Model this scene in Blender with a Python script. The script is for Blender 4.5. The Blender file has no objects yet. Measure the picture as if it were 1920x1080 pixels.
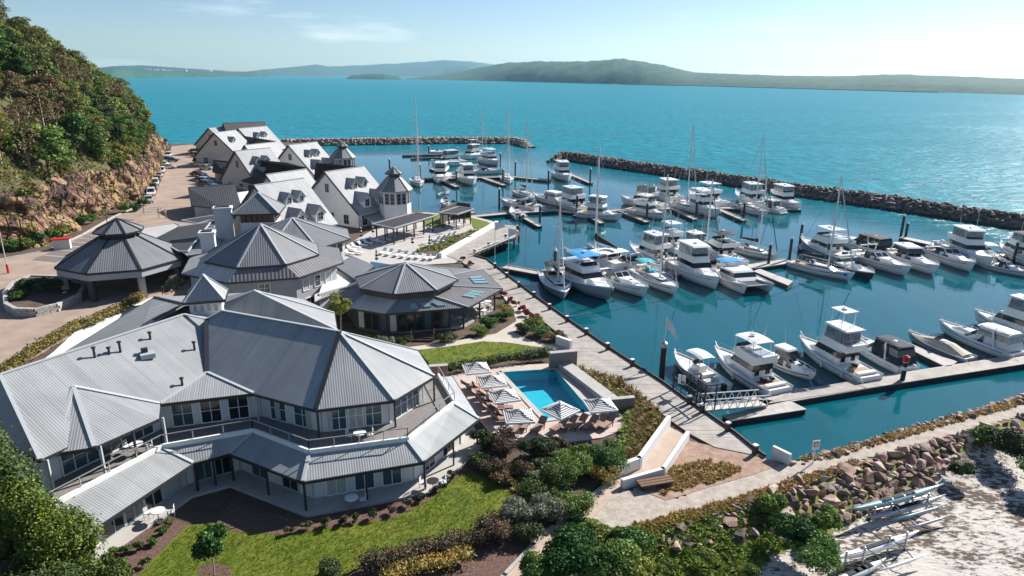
import bpy, math, random
import numpy as np
from mathutils import Vector, Matrix

random.seed(7); np.random.seed(7)
SC = bpy.context.scene
COL = SC.collection
RAD = math.radians

# ---------------------------------------------------------------- camera
EYE = np.array([0.0, 0.0, 30.0]); PITCH = RAD(17.3); ROLL = RAD(0.5); FPX = 1280.0
_fw = np.array([0, math.cos(PITCH), -math.sin(PITCH)]); _r0 = np.array([1.0, 0, 0]); _u0 = np.cross(_r0, _fw)
_R = _r0 * math.cos(ROLL) + _u0 * math.sin(ROLL); _U = -_r0 * math.sin(ROLL) + _u0 * math.cos(ROLL)
cam = bpy.data.cameras.new('camera'); cam_ob = bpy.data.objects.new('camera', cam); COL.objects.link(cam_ob)
cam.sensor_width = 36.0; cam.lens = 24.0; cam.clip_start = 0.5; cam.clip_end = 40000.0
cam_ob.matrix_world = Matrix(((_R[0], _U[0], -_fw[0], 0), (_R[1], _U[1], -_fw[1], 0), (_R[2], _U[2], -_fw[2], 30.0), (0, 0, 0, 1)))
SC.camera = cam_ob

# ---------------------------------------------------------------- light
SUN_AZ = RAD(41.0); SUN_EL = RAD(33.0)          # azimuth from +X towards +Y
w = bpy.data.worlds.new('World'); SC.world = w; w.use_nodes = True
nt = w.node_tree; bg = nt.nodes['Background']
sky = nt.nodes.new('ShaderNodeTexSky'); sky.sky_type = 'NISHITA'; sky.sun_disc = False
sky.sun_elevation = SUN_EL; sky.sun_rotation = math.pi / 2 - SUN_AZ
sky.altitude = 20.0; sky.air_density = 0.8; sky.dust_density = 0.3; sky.ozone_density = 3.0
# a few thin wisps of cloud, the same all round the sky
_tc = nt.nodes.new('ShaderNodeTexCoord'); _mp = nt.nodes.new('ShaderNodeMapping'); _mp.inputs['Scale'].default_value = (3.2, 3.2, 22.0); _mp.inputs['Location'].default_value = (0.7, 0.2, 0.35)
_cn = nt.nodes.new('ShaderNodeTexNoise'); _cn.inputs['Scale'].default_value = 1.0; _cn.inputs['Detail'].default_value = 6; _cn.inputs['Roughness'].default_value = 0.55
_cr = nt.nodes.new('ShaderNodeMapRange'); _cr.inputs[1].default_value = 0.60; _cr.inputs[2].default_value = 0.82; _cr.inputs[3].default_value = 0.0; _cr.inputs[4].default_value = 0.55
_cm = nt.nodes.new('ShaderNodeMix'); _cm.data_type = 'RGBA'; _cm.inputs[7].default_value = (11.5, 12.0, 12.4, 1)
nt.links.new(_tc.outputs['Generated'], _mp.inputs[0]); nt.links.new(_mp.outputs[0], _cn.inputs[0]); nt.links.new(_cn.outputs[0], _cr.inputs[0]); nt.links.new(_cr.outputs[0], _cm.inputs[0]); nt.links.new(sky.outputs[0], _cm.inputs[6])
nt.links.new(_cm.outputs[2], bg.inputs[0]); bg.inputs[1].default_value = 0.066
sl = bpy.data.lights.new('sun', 'SUN'); sl.energy = 5.0; sl.angle = RAD(0.53); sl.color = (1.0, 0.955, 0.89)
so = bpy.data.objects.new('sun', sl); COL.objects.link(so)
_sd = Vector((math.cos(SUN_AZ) * math.cos(SUN_EL), math.sin(SUN_AZ) * math.cos(SUN_EL), math.sin(SUN_EL)))
so.rotation_euler = _sd.to_track_quat('Z', 'Y').to_euler(); so.location = (60, 30, 80)
vs = SC.view_settings
vs.view_transform = 'Standard'; vs.look = 'None'; vs.gamma = 1.0; vs.exposure = 0.86; vs.use_curve_mapping = False
SC.render.engine = 'CYCLES'
SC.cycles.use_denoising = True
SC.cycles.max_bounces = 6; SC.cycles.diffuse_bounces = 2; SC.cycles.glossy_bounces = 3
SC.cycles.transmission_bounces = 4; SC.cycles.transparent_max_bounces = 6; SC.cycles.volume_bounces = 0
SC.cycles.caustics_reflective = False; SC.cycles.caustics_refractive = False

# ---------------------------------------------------------------- helpers
def ray(px, py):
    return _fw * FPX + _R * (px - 960) - _U * (py - 540)
def at(px, py, z=2.0):
    """the point of the horizontal plane z that lies at this spot of the photograph"""
    d = ray(px, py); return EYE + d * ((z - EYE[2]) / d[2])
def on_plane(px, py, pl):
    p, n = pl; d = ray(px, py); return EYE + d * (((p - EYE) @ n) / (d @ n))
def plane(a, b, c):
    a, b, c = map(np.asarray, (a, b, c)); n = np.cross(b - a, c - a); n = n / np.linalg.norm(n)
    return a, (n if n[2] > 0 else -n)
def V3(*a): return np.array(a, float)
def unit(v): v = np.asarray(v, float); return v / (np.linalg.norm(v) + 1e-12)

class MB:
    """collects faces; build() links them as ONE mesh object"""
    def __init__(s): s.v = []; s.f = []; s.uv = {}
    def pts(s, P): k = len(s.v); s.v += [tuple(map(float, p)) for p in P]; return k
    def face(s, P, uv=None):
        k = s.pts(P); s.f.append(tuple(range(k, k + len(P))))
        if uv is not None: s.uv[len(s.f) - 1] = uv
    def slope(s, P):
        """roof face with u along the eave and v up the slope"""
        P = [np.asarray(p, float) for p in P]; n = np.zeros(3)
        for i in range(1, len(P) - 1): n = n + np.cross(P[i] - P[0], P[i + 1] - P[0])
        if n[2] < 0: P = P[::-1]; n = -n
        n = unit(n); h = np.cross((0, 0, 1.0), n)
        h = unit(h) if np.linalg.norm(h) > 1e-4 else V3(1, 0, 0)
        u = np.cross(n, h); s.face(P, [(float(p @ h), float(p @ u)) for p in P])
    def box(s, c, d, rz=0.0, M=None):
        x, y, z = d[0] / 2, d[1] / 2, d[2] / 2
        P = [(-x, -y, -z), (x, -y, -z), (x, y, -z), (-x, y, -z), (-x, -y, z), (x, -y, z), (x, y, z), (-x, y, z)]
        if M is None:
            cr, sr = math.cos(rz), math.sin(rz)
            P = [(c[0] + cr * a - sr * b, c[1] + sr * a + cr * b, c[2] + q) for a, b, q in P]
        else:
            P = [tuple(np.asarray(c) + M @ np.array(p)) for p in P]
        k = s.pts(P)
        for f in ((0, 3, 2, 1), (4, 5, 6, 7), (0, 1, 5, 4), (1, 2, 6, 5), (2, 3, 7, 6), (3, 0, 4, 7)): s.f.append(tuple(k + i for i in f))
        return s
    def bar(s, a, b, wd, ht=None):
        """a box from a to b"""
        a, b = np.asarray(a, float), np.asarray(b, float); d = b - a; L = np.linalg.norm(d)
        if L < 1e-6: return s
        d = d / L; up = V3(0, 0, 1) if abs(d[2]) < 0.95 else V3(1, 0, 0)
        sd = unit(np.cross(d, up)); u2 = np.cross(sd, d)
        return s.box((a + b) / 2, (L, wd, ht or wd), M=np.stack([d, sd, u2], 1))
    def prism(s, poly, z0, z1, bottom=False):
        n = len(poly); P = [(p[0], p[1]) for p in poly]
        ar = sum(P[i][0] * P[(i + 1) % n][1] - P[(i + 1) % n][0] * P[i][1] for i in range(n))
        if ar < 0: P = P[::-1]
        k = s.pts([(x, y, z0) for x, y in P] + [(x, y, z1) for x, y in P])
        s.f.append(tuple(range(k + n, k + 2 * n)))
        if bottom: s.f.append(tuple(range(k + n - 1, k - 1, -1)))
        for i in range(n): j = (i + 1) % n; s.f.append((k + i, k + j, k + n + j, k + n + i))
        return s
    def loft(s, rings, cap=True, close=True):
        n = len(rings[0]); k = s.pts([p for r in rings for p in r])
        for i in range(len(rings) - 1):
            for j in range(n if close else n - 1):
                a = k + i * n + j; b = k + i * n + (j + 1) % n; s.f.append((a, b, b + n, a + n))
        if cap:
            s.f.append(tuple(k + j for j in range(n - 1, -1, -1))); s.f.append(tuple(k + (len(rings) - 1) * n + j for j in range(n)))
        return s
    def tube(s, pts, r, n=6, cap=True):
        pts = [np.asarray(p, float) for p in pts]; R = r if hasattr(r, '__len__') else [r] * len(pts); rings = []
        for i, p in enumerate(pts):
            t = unit(pts[min(i + 1, len(pts) - 1)] - pts[max(i - 1, 0)])
            a = unit(np.cross(t, V3(0.31, 0.17, 0.93) if abs(t[2]) < 0.9 else V3(1, 0.1, 0))); b = np.cross(t, a)
            rings.append([p + R[i] * (a * math.cos(2 * math.pi * q / n) + b * math.sin(2 * math.pi * q / n)) for q in range(n)])
        return s.loft(rings, cap)
    def lathe(s, prof, n=12, c=(0, 0, 0)):
        rings = [[(c[0] + r * math.cos(2 * math.pi * q / n), c[1] + r * math.sin(2 * math.pi * q / n), c[2] + z) for q in range(n)] for r, z in prof]
        return s.loft(rings, True)
    def build(s, name, mat, parent=None, smooth=False, world=False):
        me = bpy.data.meshes.new(name)
        vv = np.array(s.v, dtype=np.float64).reshape(-1, 3)
        if world and parent is not None:
            rt = parent
            while rt is not None: vv = vv - np.array(rt.location); rt = rt.parent
        me.from_pydata(vv.tolist(), [], s.f)
        if s.uv:
            ul = me.uv_layers.new(name='UVMap')
            for i, uv in s.uv.items():
                st = me.polygons[i].loop_start
                for j, q in enumerate(uv): ul.data[st + j].uv = q
        if smooth: me.polygons.foreach_set('use_smooth', [True] * len(me.polygons))
        me.materials.append(MATS[mat] if isinstance(mat, str) else mat); me.update()
        o = bpy.data.objects.new(name, me); COL.objects.link(o); o.parent = parent
        return o

def npmesh(name, verts, faces, mat, parent=None, smooth=False):
    """fast mesh from arrays; faces (n,3) or (n,4)"""
    verts = np.asarray(verts, np.float32); faces = np.asarray(faces, np.int32); k = faces.shape[1]
    me = bpy.data.meshes.new(name); me.vertices.add(len(verts)); me.vertices.foreach_set('co', verts.ravel())
    me.loops.add(faces.size); me.loops.foreach_set('vertex_index', faces.ravel())
    me.polygons.add(len(faces)); me.polygons.foreach_set('loop_start', np.arange(len(faces), dtype=np.int32) * k)
    if smooth: me.polygons.foreach_set('use_smooth', np.ones(len(faces), bool))
    me.materials.append(MATS[mat] if isinstance(mat, str) else mat)
    me.update(calc_edges=True)
    o = bpy.data.objects.new(name, me); COL.objects.link(o); o.parent = parent
    return o

def tag(o, label=None, cat=None, group=None, kind=None):
    if label: o['label'] = label
    if cat: o['category'] = cat
    if group: o['group'] = group
    if kind: o['kind'] = kind
    return o
def thing(name, label, cat, loc=(0, 0, 0), rz=0.0, group=None):
    o = bpy.data.objects.new(name, None); COL.objects.link(o); o.empty_display_size = 0.3
    o.location = [float(q) for q in loc]; o.rotation_euler = (0, 0, rz)
    return tag(o, label, cat, group)
def structure(o): o['kind'] = 'structure'; return o
def copy_tree(o, parent=None):
    c = o.copy(); COL.objects.link(c); c.parent = parent
    for ch in list(o.children): copy_tree(ch, c)
    return c

# ---------------------------------------------------------------- materials
MATS = {}
def _principled(name):
    m = bpy.data.materials.new(name); m.use_nodes = True; MATS[name] = m
    return m, m.node_tree, m.node_tree.nodes['Principled BSDF']
def _n(nt, t, **kw):
    n = nt.nodes.new(t)
    for k, v in kw.items(): setattr(n, k, v)
    return n
def mat(name, col, rough=0.7, metal=0.0, var=0.0, vs=2.0, bump=0.0, bs=20.0, spec=0.4, col2=None, detail=4.0, coat=0.0):
    """base colour varied by noise towards col2 (or darker/lighter), with a little relief"""
    m, nt, p = _principled(name); L = nt.links.new
    p.inputs['Roughness'].default_value = rough; p.inputs['Metallic'].default_value = metal
    p.inputs['Specular IOR Level'].default_value = spec; p.inputs['Coat Weight'].default_value = coat
    c = tuple(col) + (1.0,); p.inputs['Base Color'].default_value = c
    tc = _n(nt, 'ShaderNodeTexCoord')
    if var > 0 or col2:
        no = _n(nt, 'ShaderNodeTexNoise'); no.inputs['Scale'].default_value = vs; no.inputs['Detail'].default_value = detail
        no.inputs['Roughness'].default_value = 0.65
        L(tc.outputs['Object'], no.inputs['Vector']); rp = _n(nt, 'ShaderNodeValToRGB'); L(no.outputs['Fac'], rp.inputs[0])
        e = rp.color_ramp.elements; e[0].position = 0.32; e[1].position = 0.68
        if col2: e[0].color = c; e[1].color = tuple(col2) + (1.0,)
        else:
            e[0].color = tuple(max(0, q * (1 - var)) for q in col) + (1.0,); e[1].color = tuple(min(1, q * (1 + var)) for q in col) + (1.0,)
        L(rp.outputs[0], p.inputs['Base Color'])
    if bump > 0:
        nb = _n(nt, 'ShaderNodeTexNoise'); nb.inputs['Scale'].default_value = bs; nb.inputs['Detail'].default_value = 5.0
        L(tc.outputs['Object'], nb.inputs['Vector']); b = _n(nt, 'ShaderNodeBump'); b.inputs['Strength'].default_value = bump
        b.inputs['Distance'].default_value = 0.05; L(nb.outputs['Fac'], b.inputs['Height']); L(b.outputs[0], p.inputs['Normal'])
    return m
def rib_mat(name, col, pitch=0.2, depth=0.03, rough=0.45, groove=0.75, var=0.08, seam=0.0):
    """metal roof sheeting: ribs run up the slope (UV u = along the eave)"""
    m, nt, p = _principled(name); L = nt.links.new
    p.inputs['Roughness'].default_value = rough; p.inputs['Metallic'].default_value = 0.0; p.inputs['Specular IOR Level'].default_value = 0.5
    uv = _n(nt, 'ShaderNodeUVMap'); sx = _n(nt, 'ShaderNodeSeparateXYZ'); L(uv.outputs[0], sx.inputs[0])
    mu = _n(nt, 'ShaderNodeMath', operation='MULTIPLY'); mu.inputs[1].default_value = 2 * math.pi / pitch; L(sx.outputs[0], mu.inputs[0])
    si = _n(nt, 'ShaderNodeMath', operation='SINE'); L(mu.outputs[0], si.inputs[0])
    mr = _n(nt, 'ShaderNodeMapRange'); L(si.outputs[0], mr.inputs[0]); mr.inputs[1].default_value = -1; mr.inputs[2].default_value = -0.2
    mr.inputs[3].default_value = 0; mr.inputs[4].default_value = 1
    b = _n(nt, 'ShaderNodeBump'); b.inputs['Strength'].default_value = 1.0; b.inputs['Distance'].default_value = depth
    L(si.outputs[0], b.inputs['Height']); L(b.outputs[0], p.inputs['Normal'])
    tc = _n(nt, 'ShaderNodeTexCoord'); no = _n(nt, 'ShaderNodeTexNoise'); no.inputs['Scale'].default_value = 0.5; no.inputs['Detail'].default_value = 6
    L(tc.outputs['Object'], no.inputs['Vector'])
    rp = _n(nt, 'ShaderNodeValToRGB'); e = rp.color_ramp.elements; e[0].position = 0.3; e[1].position = 0.7
    e[0].color = tuple(q * (1 - var) for q in col) + (1,); e[1].color = tuple(q * (1 + var) for q in col) + (1,); L(no.outputs['Fac'], rp.inputs[0])
    sm = _n(nt, 'ShaderNodeMapping'); sm.inputs['Scale'].default_value = (1.1, 0.10, 1.0); L(uv.outputs[0], sm.inputs[0]); sn = _n(nt, 'ShaderNodeTexNoise'); sn.inputs['Scale'].default_value = 1.0; sn.inputs['Detail'].default_value = 5; L(sm.outputs[0], sn.inputs[0])
    sr = _n(nt, 'ShaderNodeMapRange'); L(sn.outputs[0], sr.inputs[0]); sr.inputs[1].default_value = .3; sr.inputs[2].default_value = .7; sr.inputs[3].default_value = .84; sr.inputs[4].default_value = 1.06
    lap = _n(nt, 'ShaderNodeMath', operation='FRACT'); lm = _n(nt, 'ShaderNodeMath', operation='MULTIPLY'); lm.inputs[1].default_value = 1 / 1.52; L(sx.outputs[0], lm.inputs[0]); L(lm.outputs[0], lap.inputs[0]); ll = _n(nt, 'ShaderNodeMath', operation='LESS_THAN'); ll.inputs[1].default_value = .035; L(lap.outputs[0], ll.inputs[0])
    l2 = _n(nt, 'ShaderNodeMath', operation='MULTIPLY_ADD'); L(ll.outputs[0], l2.inputs[0]); l2.inputs[1].default_value = -.22; L(sr.outputs[0], l2.inputs[2])
    st_ = _n(nt, 'ShaderNodeMix', data_type='RGBA', blend_type='MULTIPLY'); st_.inputs[0].default_value = 1.0; L(rp.outputs[0], st_.inputs[6]); L(l2.outputs[0], st_.inputs[7])
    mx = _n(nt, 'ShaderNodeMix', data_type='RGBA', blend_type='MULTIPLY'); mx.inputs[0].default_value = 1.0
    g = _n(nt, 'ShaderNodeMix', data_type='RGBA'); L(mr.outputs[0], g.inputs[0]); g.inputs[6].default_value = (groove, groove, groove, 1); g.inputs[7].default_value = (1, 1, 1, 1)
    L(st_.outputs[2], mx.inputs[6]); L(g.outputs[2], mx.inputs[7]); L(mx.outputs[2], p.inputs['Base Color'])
    return m
def leaf_mat(name, col, col2, rough=0.55, vs=1.3, trans=0.25, rnd=0.35):
    """leaves: two tones mixed by noise in space, each plant shifted a little, some light through the blade"""
    m, nt, p = _principled(name); L = nt.links.new
    p.inputs['Roughness'].default_value = rough; p.inputs['Specular IOR Level'].default_value = 0.25
    g = _n(nt, 'ShaderNodeNewGeometry'); oi = _n(nt, 'ShaderNodeObjectInfo')
    no = _n(nt, 'ShaderNodeTexNoise'); no.inputs['Scale'].default_value = vs; no.inputs['Detail'].default_value = 3; no.inputs['Roughness'].default_value = 0.7
    L(g.outputs['Position'], no.inputs['Vector'])
    il = _n(nt, 'ShaderNodeMath', operation='MULTIPLY_ADD'); L(g.outputs['Random Per Island'], il.inputs[0]); il.inputs[1].default_value = .38; L(no.outputs['Fac'], il.inputs[2]); i2 = _n(nt, 'ShaderNodeMath', operation='SUBTRACT'); L(il.outputs[0], i2.inputs[0]); i2.inputs[1].default_value = .19
    ad = _n(nt, 'ShaderNodeMath', operation='MULTIPLY_ADD'); L(oi.outputs['Random'], ad.inputs[0]); ad.inputs[1].default_value = rnd; L(i2.outputs[0], ad.inputs[2])
    sb = _n(nt, 'ShaderNodeMath', operation='SUBTRACT'); L(ad.outputs[0], sb.inputs[0]); sb.inputs[1].default_value = rnd / 2
    rp = _n(nt, 'ShaderNodeValToRGB'); e = rp.color_ramp.elements; e[0].position = 0.36; e[1].position = 0.64
    e[0].color = tuple(col) + (1,); e[1].color = tuple(col2) + (1,); k_ = e.new(.86); k_.color = (min(1, col2[0] * 1.5), col2[1] * 1.15, col2[2] * 1.1, 1); L(sb.outputs[0], rp.inputs[0]); L(rp.outputs[0], p.inputs['Base Color'])
    if trans > 0:
        tr = _n(nt, 'ShaderNodeBsdfTranslucent'); L(rp.outputs[0], tr.inputs[0]); ms = _n(nt, 'ShaderNodeMixShader'); ms.inputs[0].default_value = trans
        out = nt.nodes['Material Output']; L(p.outputs[0], ms.inputs[1]); L(tr.outputs[0], ms.inputs[2]); L(ms.outputs[0], out.inputs[0])
    return m

mat('white_paint', (0.78, 0.78, 0.76), 0.6, var=0.05, vs=1.5)
mat('white_wall', (0.66, 0.66, 0.65), 0.75, var=0.06, vs=0.8, bump=0.15, bs=15)
mat('cream_wall', (0.66, 0.62, 0.55), 0.8, var=0.06, vs=0.8)
mat('grey_wall', (0.36, 0.37, 0.39), 0.75, var=0.08, vs=1.0)
mat('dark_trim', (0.030, 0.031, 0.036), 0.5)
mat('dark_wall', (0.060, 0.055, 0.055), 0.7, var=0.15, vs=1.2)
mat('light_trim', (0.42, 0.44, 0.455), 0.5)
mat('timber', (0.16, 0.085, 0.045), 0.65, var=0.25, vs=6)
mat('dark_timber', (0.055, 0.036, 0.028), 0.7, var=0.25, vs=5)
mat('glass', (0.016, 0.020, 0.024), 0.08, spec=0.6)
mat('glass_blue', (0.05, 0.09, 0.11), 0.1, spec=0.6)
mat('curtain', (0.42, 0.41, 0.39), 0.9, var=0.2, vs=5)
mat('skylight', (0.20, 0.32, 0.34), 0.12, spec=0.6)
mat('concrete', (0.40, 0.38, 0.36), 0.85, var=0.12, vs=0.9, bump=0.2, bs=18)
mat('pale_paving', (0.46, 0.43, 0.40), 0.85, var=0.08, vs=1.2, bump=0.1, bs=25)
mat('chrome', (0.62, 0.63, 0.64), 0.25, metal=1.0)
mat('galvanised', (0.42, 0.43, 0.44), 0.45, metal=0.6)
mat('black_plastic', (0.014, 0.014, 0.016), 0.45)
mat('rubber', (0.02, 0.02, 0.02), 0.85)
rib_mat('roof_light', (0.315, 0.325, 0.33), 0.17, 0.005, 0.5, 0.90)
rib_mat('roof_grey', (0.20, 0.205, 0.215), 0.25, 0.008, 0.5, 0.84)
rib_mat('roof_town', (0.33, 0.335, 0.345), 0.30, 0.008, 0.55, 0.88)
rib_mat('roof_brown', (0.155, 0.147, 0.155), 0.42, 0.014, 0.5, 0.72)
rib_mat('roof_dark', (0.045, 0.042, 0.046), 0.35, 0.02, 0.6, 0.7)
rib_mat('roof_pale', (0.55, 0.53, 0.51), 0.42, 0.02, 0.55, 0.85)

# ================================================================ terrain, water, far land
def _hash(ix, iy, s):
    n = (ix.astype(np.int64) * 374761393 + iy.astype(np.int64) * 668265263 + s * 974634777) & 0x7fffffff
    n = ((n ^ (n >> 13)) * 1274126177) & 0x7fffffff
    return ((n ^ (n >> 16)) & 0xffff) / 65535.0
def vnoise(x, y, s=0):
    x = np.asarray(x, float); y = np.asarray(y, float); ix = np.floor(x); iy = np.floor(y); fx = x - ix; fy = y - iy
    fx = fx * fx * (3 - 2 * fx); fy = fy * fy * (3 - 2 * fy)
    a = _hash(ix, iy, s); b = _hash(ix + 1, iy, s); c = _hash(ix, iy + 1, s); d = _hash(ix + 1, iy + 1, s)
    return (a * (1 - fx) + b * fx) * (1 - fy) + (c * (1 - fx) + d * fx) * fy
def fbm(x, y, s=0, o=4):
    v = 0; a = 0.5; t = 0
    for k in range(o): v = v + a * vnoise(x, y, s + k * 17); t += a; a *= 0.5; x = x * 2.03; y = y * 2.03
    return v / t
def poly_inside(X, Y, P):
    ins = np.zeros(X.shape, bool); n = len(P)
    for i in range(n):
        x0, y0 = P[i][:2]; x1, y1 = P[(i + 1) % n][:2]
        if y0 == y1: continue
        c = ((y0 > Y) != (y1 > Y)) & (X < (x1 - x0) * (Y - y0) / (y1 - y0) + x0); ins ^= c
    return ins
def poly_dist(X, Y, P, closed=True):
    D = np.full(X.shape, 1e9); n = len(P)
    for i in range(n if closed else n - 1):
        x0, y0 = P[i][:2]; x1, y1 = P[(i + 1) % n][:2]; dx, dy = x1 - x0, y1 - y0
        t = np.clip(((X - x0) * dx + (Y - y0) * dy) / (dx * dx + dy * dy + 1e-9), 0, 1)
        D = np.minimum(D, np.hypot(X - x0 - t * dx, Y - y0 - t * dy))
    return D
def smooth(a, b, x): t = np.clip((x - a) / (b - a), 0, 1); return t * t * (3 - 2 * t)

WALK_EDGE = [(888, 480), (915, 488), (1003, 556), (1065, 601), (1141, 653), (1192, 686), (1237, 714), (1297, 757), (1365, 804), (1434, 857)]     # water side of the boardwalk
COAST = [(-220, 292), (-140, 287), (-105, 300), (-84, 292), (-62, 240), (-46, 205), (-27, 156), (-22, 147), (-9, 141)]
COAST += [tuple(at(*p)[:2]) for p in [(925, 413), (944, 424), (925, 440), (878, 468)]]
COAST += [tuple(at(p[0] - 12, p[1] + 4)[:2]) for p in WALK_EDGE[1:]]
COAST += [tuple(at(*p)[:2]) for p in [(1475, 866), (1530, 852), (1620, 826), (1720, 796), (1820, 770), (1920, 742), (2080, 700)]]
COAST += [(140, 75), (140, -60), (-220, -60)]
PATH_S = [tuple(at(*p)[:2]) for p in [(960, 1090), (1060, 1010), (1150, 985), (1260, 962), (1400, 925), (1500, 893), (1700, 835), (1920, 775), (2150, 715)]]
POOL = [at(936, 697, 2.1), at(1043, 690, 2.1), at(1116, 774, 2.1), at(1022, 789, 2.1)]
POOL_PIT = [tuple((p + (p - sum(POOL) / 4) * 0.16)[:2]) for p in POOL]
TOE = [(-150, -60), (-125, 10), (-105, 60), (-88, 95), (-82.5, 106), (-78.7, 112), (-80.4, 124), (-83.6, 139.5), (-84.6, 155), (-93, 179), (-104, 204), (-116, 230), (-128, 258), (-146, 284)]
HILL = TOE + [(-320, 300), (-320, -60)]
def ground_z(X, Y):
    X = np.asarray(X, float); Y = np.asarray(Y, float)
    ins = poly_inside(X, Y, COAST); d = poly_dist(X, Y, COAST); sd = np.where(ins, d, -d)
    z = np.where(sd > 0, 1.88, np.maximum(1.88 + sd * 1.6, -4))
    ds = poly_dist(X, Y, PATH_S, False)
    P2 = PATH_S + [(140, -60), (0, -60)]
    south = poly_inside(X, Y, P2); z = np.where(south, z - 1.15 * smooth(0.3, 5.0, ds) + 0.12 * (fbm(X * 0.6, Y * 0.6, 3) - 0.5), z)
    z = np.where(poly_inside(X, Y, POOL_PIT), 0.3, z)
    h = poly_inside(X, Y, HILL); dh = poly_dist(X, Y, TOE, False)
    top = 16 + 26 * smooth(275, 150, Y)
    hz = 7.2 * smooth(1.5, 5.5, dh) + np.clip(dh - 4.8, 0, None) * 1.06 + 2.5 * (fbm(X * 0.09, Y * 0.09, 5) - 0.5) * smooth(4, 12, dh)
    hz = top - np.log1p(np.exp(np.clip((top - hz) / 3.0, -30, 30))) * 3.0
    return np.where(h, np.maximum(z, 1.88 + np.maximum(hz, 0)), z)
def heightfield(name, x0, x1, y0, y1, res, zf, m, keep=None, dz=0.0):
    xs = np.arange(x0, x1 + res * 0.5, res); ys = np.arange(y0, y1 + res * 0.5, res); X, Y = np.meshgrid(xs, ys)
    Z = zf(X, Y) + dz; nx = len(xs); idx = np.arange(X.size).reshape(X.shape)
    q = np.stack([idx[:-1, :-1], idx[:-1, 1:], idx[1:, 1:], idx[1:, :-1]], -1).reshape(-1, 4)
    if keep is not None:
        kk = keep(X + res / 2, Y + res / 2)[:-1, :-1].ravel(); q = q[kk]
    V = np.stack([X, Y, Z], -1).reshape(-1, 3)
    used = np.unique(q); mp = np.zeros(len(V), int); mp[used] = np.arange(len(used))
    return npmesh(name, V[used], mp[q], m, smooth=True)

mat('soil', (0.10, 0.070, 0.050), 0.95, var=0.3, vs=0.9, bump=0.4, bs=6)
mat('hill_floor', (0.075, 0.060, 0.035), 0.95, col2=(0.10, 0.105, 0.035), vs=0.4, bump=0.5, bs=3)
GX0 = -175
_sh = heightfield('ground', GX0, 139, -8, 312, 1.0, ground_z, 'soil')
structure(_sh)
heightfield('hill', -300, -76, -8, 312, 2.0, ground_z, 'hill_floor', keep=lambda X, Y: poly_inside(X, Y, HILL) & (poly_dist(X, Y, TOE, False) > 3.0), dz=0.12)['kind'] = 'structure'

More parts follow.
